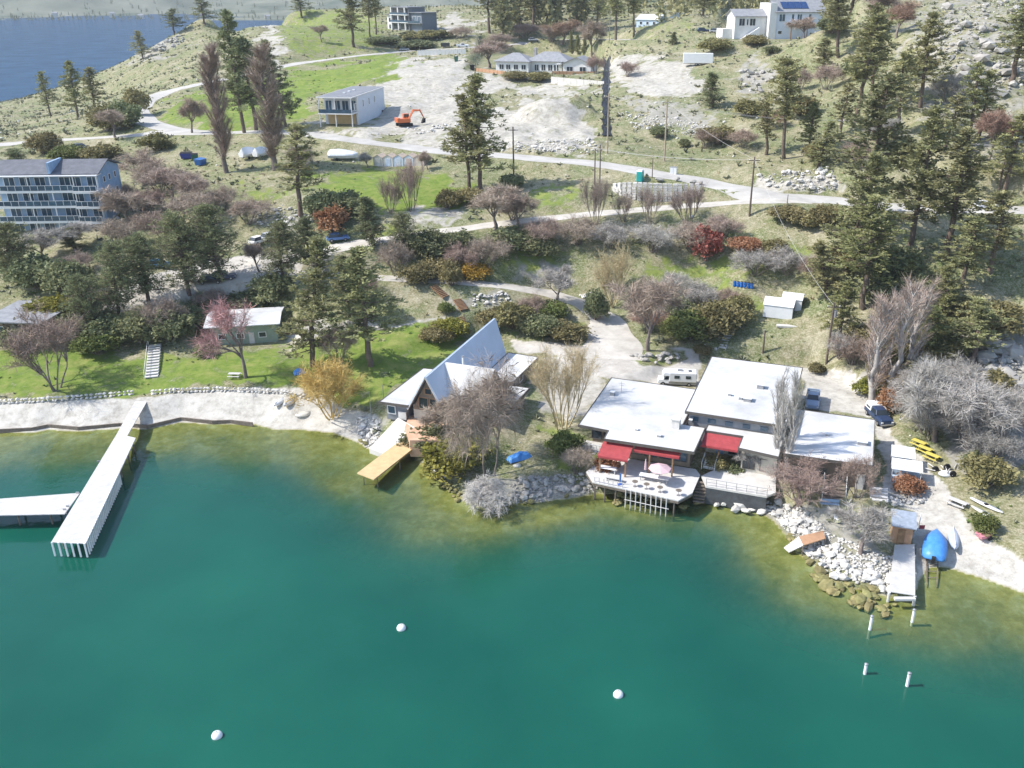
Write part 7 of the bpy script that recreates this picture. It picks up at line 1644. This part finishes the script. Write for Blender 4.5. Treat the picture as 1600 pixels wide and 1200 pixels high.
SHRUBS = '''dark|668|704|672|62|dark green shrub beside the yellow pier
ygreen|706|736|690|78|yellow green shrub on the bank below the chalet
ygreen|740|720|690|50|golden green shrub against the willow trunk
dark|710|690|668|40|dark shrub between the terrace and the willow
red|1103|406|358|44|bright red shrub on the bank below the lane
orange|517|362|324|44|orange leaved bush above the lane
goldl|742|436|412|40|golden bush beside the lower driveway
orange|1166|392|370|40|rust red shrub right of the bright red one
olive|1208|398|374|34|low brownish shrub right of the rust red one
olive|1228|342|322|50|olive brown shrub below the road post
olive|1258|352|330|44|brown shrub near the end of the main road
orange|1420|768|744|40|orange brown bush beside the white marquee stall
goldl|1400|612|578|44|orange and yellow shrub behind the dark blue pickup
ygreen|1352|616|590|34|yellow green shrub at the top of the gravel yard
orange|1396|640|610|42|rusty shrub beside the dark blue pickup cab
olive|1430|600|560|54|olive shrub behind the orange leaved ones
olive|1410|560|520|60|olive shrub above the pale poplars
olive|1470|560|520|70|olive shrub on the lower right slope
olive|1500|500|462|64|olive bush on the grassy slope beneath the broad right pine
olive|1555|520|476|70|olive bush at the right edge of the slope
goldl|1442|622|592|40|golden bush above the grey bare thicket
olive|1390|590|545|50|olive bush directly behind the pale poplars
olive|1345|545|508|46|olive bush left of the pinkish poplar clump
olive|1540|620|580|60|olive bush high in the right edge thicket
dark|1380|470|430|56|dark bush beneath the lighter green pine
olive|1250|180|150|40|olive bush on the mid right hillside
olive|1170|180|156|40|olive bush left of the rusty hillside bush
dark|1340|120|90|40|dark bush above the tall centred pine
olive|1430|120|84|50|olive bush beside the top outcrop
olive|1180|70|54|34|olive bush at the foot of the large white house
olive|1540|760|720|64|olive brown shrub at the right edge above the kayaks
dark|1528|742|712|44|dark shrub beside the junk pile
green|1535|830|806|36|bright green weeds beside the kayaks
olive|800|512|474|54|olive shrub behind the peak of the chalet roof
thickb|828|498|462|56|brown twiggy shrub above the yard entrance
dark|846|524|492|46|dark shrub in the bed beside the yard
olive|882|530|504|52|rounded olive shrub at the yard corner
green|860|500|470|44|green shrub below the small grey bare tree
olive|770|510|480|40|olive shrub right of the lowest steps
ygreen|704|528|500|46|yellow green shrub left of the lowest steps
olive|680|534|512|40|pale olive shrub on the lawn bank
green|698|488|472|22|small green shrub between the flights of steps
olive|705|446|412|28|rusty brown shrub at the top of the steps
dark|800|386|352|60|dark shrub below the leftmost lane trees
dark|840|398|372|50|dark low shrub on the green bank
dark|665|400|362|52|dark bush under the lane conifers
dark|712|392|360|44|dark bush right of the lane conifers
olive|690|432|400|44|brown green bush above the driveway
olive|650|440|412|46|olive bush beside the broad pine
green|1075|530|490|60|dense green shrub right of the traffic island
olive|1120|520|476|64|olive brown shrub on the bank above the rear roof
dark|1065|500|465|50|dark shrub behind the large mauve tree
olive|1150|500|465|44|brown shrub below the blue drums
olive|1098|552|540|24|low brown shrub beside the rear roof corner
olive|1276|582|566|22|brown bush at the foot of the yard pole
dark|930|500|455|30|dark green shrub at the foot of the pale upright tree
green|884|710|676|44|tangled green shrub beside the white porch
orange|948|745|716|36|flowering rusty shrub at the left end of the deck
olive|1120|738|716|30|yellowish shrub by the entrance steps
dark|1148|745|728|26|dark shrub against the walkway stones
ygreen|84|508|465|64|bright green shrub beside the grey roofed house
dark|120|530|486|62|dark shrub above the left lawn
dark|178|535|494|62|dark glossy shrub beside the stone path
dark|220|536|490|58|dark shrub left of the purple bare bush
green|150|552|520|50|green shrub at the top of the left lawn
dark|270|530|490|62|dark shrub behind the lawn steps
dark|340|484|458|56|dark shrub behind the green cabin roof
dark|392|482|452|62|dark shrub in the deep shade behind the cabin
dark|430|470|430|54|dark shrub against the cedar behind the cabin
dark|300|505|480|50|shaded shrub left of the green cabin
green|320|556|538|26|clipped round shrub at the cabin corner
dark|60|450|400|64|dark shrub at the left edge above the grey roof
dark|110|455|405|66|dark shrub below the apartment garden
dark|40|540|500|50|dark shrub at the left edge of the lawn
olive|245|235|210|40|olive bush below the hairpin road
olive|160|250|225|46|brown green bush behind the apartment roof
green|110|250|228|44|green bush left behind the apartment roof
olive|70|240|205|40|olive bush beside the left main road
olive|170|205|165|50|dark bush in the curve below the far lake
dark|200|200|160|44|dark bush at the outside of the hairpin
olive|215|180|140|34|bush on the lake side of the hairpin
hedge|680|60|46|40|grey green hedge below the modern house
hedge|650|62|48|40|low hedge left below the modern house
dark|600|68|56|40|dark shrub in the shade of the upper road pines
dark|650|76|62|50|dark shrub row along the upper road
olive|808|125|110|34|brown hedge in front of the bungalow, left
olive|840|126|111|34|brown hedge in front of the bungalow, right
ygreen|888|113|101|18|yellow shrub beside the bungalow porch
olive|1118|80|60|40|brown bush above the white trailer
dark|1205|84|72|24|dark low bush below the large white house
dark|1300|52|28|40|dark bushes right of the large white house
olive|1275|250|225|34|olive bush on the hillside road bank
olive|1120|225|195|44|brown hillside bush right of the scree
dark|1030|215|196|22|dark juniper on the slope above the pale pole
dark|1070|230|216|16|small dark juniper near the pale bank pole
dark|510|345|300|48|dark bush right of the bare trunked pine
dark|545|340|302|48|dark bush above the orange bush
olive|700|325|296|34|grey green bush left of the twin pine base
dark|800|295|270|30|green bush at the foot of the dark utility pole
olive|735|318|296|44|olive undergrowth below the twin pine
dark|1450|470|420|66|dark undergrowth beneath the right pines
dark|1400|440|390|70|dark undergrowth beneath the huge roadside pine
olive|1330|420|380|56|olive undergrowth left of the huge roadside pine
olive|1290|350|318|40|olive bush at the foot of the huge pine'''
THICK = '''thick|250|300|250|80|mauve bare bush behind the apartment gable
thick|196|322|285|44|grey mauve bush touching the apartment roof
thick|300|345|300|78|mauve bare bush below the orchard trees
thick|345|330|290|66|mauve bare bush below the forked poplar
thickb|230|340|295|74|brownish bare bush under the apartment wall
thick|190|390|340|70|grey bare bush right of the leaning pole
thickb|260|380|330|76|brown green bare bush above the tall cedar
thick|390|350|310|60|mauve bare bush on the stony bank
thick|120|430|396|66|grey bare bush below the apartment balconies
thick|258|520|466|70|purple bare bush above the lawn steps
thick|140|500|455|60|grey bare bush between the left dark shrubs
thick|330|480|450|56|mauve bare bush in the shade of the flat topped cedar
thick|470|265|225|50|mauve bare bush beside the right poplar
thick|760|420|372|70|brown bare thicket above the golden bush
thickb|720|425|380|56|brown bare bush left of the thicket above the driveway
thick|620|430|372|58|mauve bare bush right of the broad pine top
thickb|850|382|340|70|brown bare bush below the lane, left
thick|905|382|338|76|mauve bare bush below the lane under the twin poles
thickg|960|388|346|70|grey bare bush below the block wall
thickg|1020|394|350|76|grey bare bush in the middle of the lane bank
thick|1075|388|346|66|grey mauve bare bush left of the red shrub
thick|1130|372|335|56|mauve bare bush above the rust red shrubs
thickg|1180|430|392|70|grey bare bush below the rust red shrubs
thickg|1230|430|386|66|grey bare bush right of the rust red shrubs
thickb|1270|440|400|50|brown bare bush beside the short trunked pine
thick|800|345|312|50|mauve bare bush at the foot of the lane trees
thickg|1090|480|440|66|grey bare bush right of the large mauve tree
thickg|1050|460|425|54|grey bare bush behind the large mauve tree
thickb|1140|480|450|46|brown bare bush left of the white tents
thickg|1450|680|610|110|grey bare thicket above the yellow tables
thickg|1510|690|620|120|grey bare thicket on the right slope foot
thickg|1480|640|560|110|grey bare thicket high on the right slope
thickg|1560|680|600|110|grey bare thicket at the right edge
thickg|1545|720|660|90|grey bare bush above the olive brown shrub
thickb|1330|570|525|60|brown bare bush behind the gravel yard
thickg|1310|560|520|56|grey bare bush right of the yard pole
thickg|1430|500|440|80|grey bare thicket under the yellow cypress
thickg|1400|530|470|70|grey bare thicket above the pale poplars
thickr|1210|200|170|40|rusty bare bush on the mid hillside
thickb|1100|232|200|44|pinkish bare bush on the bank above the road
thickb|1160|230|200|50|pale brown bare bush on the hillside
thick|1290|140|100|44|mauve bare bush on the upper right hillside
thickg|1380|230|180|60|grey bare bush beside the tall thin hillside pine
thick|1250|140|104|36|grey bare bush below the large white house
thickb|1340|260|220|50|brown bare bush below the hillside utility pole
thickg|1480|160|110|60|grey bare bush under the upper right outcrop
thickb|820|60|36|50|brown bare bush on the road behind the bungalow
thick|860|66|40|40|mauve bare bush behind the bungalow chimney
thick|780|76|52|44|grey bare bush left behind the bungalow
thick|720|60|40|40|grey bare bush beside the white pickup
thickb|930|115|84|30|brown bare bush at the right end of the bungalow
thickb|980|120|95|30|grey brown bush beside the black liner
thick|900|740|700|50|mauve bare bush left of the white porch
thick|530|570|510|60|grey bare bush between the tall lawn pines
thickr|1010|520|480|60|pinkish bare shrub under the large mauve tree
thickb|560|470|430|50|brown bush among the lawn pines'''
_names = {}
for block in (TREES, SHRUBS, THICK):
    for row in block.strip().split('\n'):
        kd, u, v, vt, w, lab = row.split('|')
        plant(kd, float(u), float(v), float(vt), float(w), lab)
# scrub and stones nobody could count
def tufts(name, label, n_, seed, m, size, mask):
    r = np.random.default_rng(seed); out = []
    W_ = mask.ravel()*np.gradient(GY, axis=0).ravel()*(GY.ravel()+25); W_ = np.cumsum(W_/W_.sum()); k = np.searchsorted(W_, r.random(n_)); k = np.clip(k, 0, Z.size-1)
    X = GX.ravel()[k]+r.uniform(-.5,.5,n_); Y = GY.ravel()[k]+r.uniform(-.5,.5,n_); ZZ = bilin(Z, X, Y)
    q = 7; C = np.repeat(np.stack([X,Y,ZZ],1), q, 0); s = np.repeat(size*(.4+1.1*r.random(n_)**2), q)[:,None]
    d = rvec(r, n_*q); d[:,2] = np.abs(d[:,2])*.9+.15; C = C+d*s*.5; A_ = np.cross(d, rvec(r,n_*q)); A_ /= np.linalg.norm(A_,axis=1)[:,None]
    me_ = quads_mesh(name, C, d*s*.45, A_*s*.22); me_.materials.append(m); return tag(put(name, me_), label, kind='stuff')
land = (Z > .8*KZ) & (zs < .3) & (YARD < .3)
for nm in road_world:
    w = road_world[nm]; dd_ = line_dist([tuple(q[:2]) for q in w], GX, GY); land &= dd_ > w[:,3].max()*.55
for poly, z, fall in PADS: land &= ~in_poly(poly, GX, GY)
view = (U > -250) & (U < 1850)
clump = smooth(.42, .62, vnoise(GX, GY, 6, 301)*.6+vnoise(GX, GY, 2, 303)*.4)
tufts('sagebrush', 'grey green sagebrush dotted over the dry slopes', 26000, 401, mat('sage', (.13,.14,.085), .9, rgb2=(.30,.30,.20), scale=.3, coord='Position'), .80, (land & view & (zg < .35) & (zd < .5)).astype(float)*(.15+clump))
tufts('dry_grass', 'tufts of dry straw grass on the slopes', 24000, 403, mat('straw', (.32,.27,.155), .9, rgb2=(.52,.45,.30), scale=.3, coord='Position'), .42, (land & view & (zg < .5) & (zd < .7)).astype(float)*(.3+clump))
tufts('green_weeds', 'tufts of green weeds on the slopes', 14000, 405, mat('weeds', (.085,.14,.03), .9, rgb2=(.19,.25,.075), scale=.3, coord='Position'), .36, (land & view & (zd < .4)).astype(float)*(.1+smooth(.45,.6,vnoise(GX,GY,9,311))))
# far wood on the skyline and far shore
def far_wood(name, label, pts, hmin, hmax, m, seed):
    r = np.random.default_rng(seed); n_ = len(pts); q = 60; hh = r.uniform(hmin,hmax,n_); C = np.repeat(pts,q,0); t_ = r.random(n_*q); h2 = np.repeat(hh,q); a = r.random(n_*q)*6.283; rad = (1-t_)*.26*h2*np.sqrt(r.random(n_*q))
    C = C+np.stack([rad*np.cos(a), rad*np.sin(a), .08*h2+t_*.92*h2],1); d = rvec(r,n_*q); A_ = np.cross(d, rvec(r,n_*q)); A_ /= np.linalg.norm(A_,axis=1)[:,None]; s = (.075*h2)[:,None]
    me_ = quads_mesh(name, C, d*s, A_*s*.7); me_.materials.append(m); return tag(put(name, me_), label, kind='stuff')
r_ = np.random.default_rng(8); X = r_.uniform(-1700,150,900); Y = 1885+r_.random(900)**2.2*700; ZZ = np.clip((Y-1880)*.02,-3,30)+smooth(2000,3300,Y)*170-2
far_wood('far_wood', 'dark trees lining the far shore of the lake', np.stack([X,Y,ZZ],1), 4, 11, M_PINED, 9)
X = r_.uniform(-40,260,260); Y = r_.uniform(455,760,260); ok = X > -40+.0*Y; X, Y = X[ok], Y[ok]
far_wood('far_wood', 'pine wood on the skyline behind the top houses', np.stack([X,Y,bilin(Z,X,Y)],1), 12, 20, M_PINE, 10)

# loose stones over the dry slopes
r_ = np.random.default_rng(77); wgt = ((land & view & (zg < .3)).astype(float)*(.1+smooth(.5,.7,vnoise(GX,GY,7,331)))*(1+2*zr)*np.gradient(GY,axis=0)*(GY+25)).ravel(); wgt = np.cumsum(wgt/wgt.sum()); kk_ = np.clip(np.searchsorted(wgt, r_.random(5500)),0,Z.size-1)
X = GX.ravel()[kk_]+r_.uniform(-.5,.5,5500); Y = GY.ravel()[kk_]+r_.uniform(-.5,.5,5500); ZZ = bilin(Z,X,Y)
bm0 = rock_mesh('stone', 900, 1, .85, .7, 1); rv = np.array([q.co for q in bm0.vertices]); rf = np.array([q.vertices[:] for q in bm0.polygons])
s_ = .25+.75*r_.random(5500)**4; a_ = r_.random(5500)*6.283; ca, sa = np.cos(a_), np.sin(a_)
Q = rv[None]*s_[:,None,None]*(.75+.5*r_.random((5500,1,3))); VV = np.stack([Q[:,:,0]*ca[:,None]-Q[:,:,1]*sa[:,None], Q[:,:,0]*sa[:,None]+Q[:,:,1]*ca[:,None], Q[:,:,2]],2)+np.stack([X,Y,ZZ+s_*.12],1)[:,None,:]
me_ = fast_mesh('hillside_stones', VV.reshape(-1,3), (rf[None]+(np.arange(5500)*len(rv))[:,None,None]).reshape(-1,3)); me_.materials.append(STONEW); tag(put('hillside_stones', me_), 'loose pale stones scattered over the dry slopes', kind='stuff')

# thin spring haze over the whole place
hz = MB().box(-3200, 2200, -400, 4200, -11, 330).build('haze', None)
hm = bpy.data.materials.new('haze'); hm.use_nodes = True; hn = hm.node_tree.nodes
hn.remove(hn['Principled BSDF']); pv = hn.new('ShaderNodeVolumePrincipled'); pv.inputs['Color'].default_value = (.86,.93,1,1); pv.inputs['Density'].default_value = .0001; pv.inputs['Anisotropy'].default_value = .0
hm.node_tree.links.new(pv.outputs[0], hn['Material Output'].inputs['Volume']); hz.data.materials.append(hm)
tag(hz, 'thin pale haze in the air', kind='stuff')
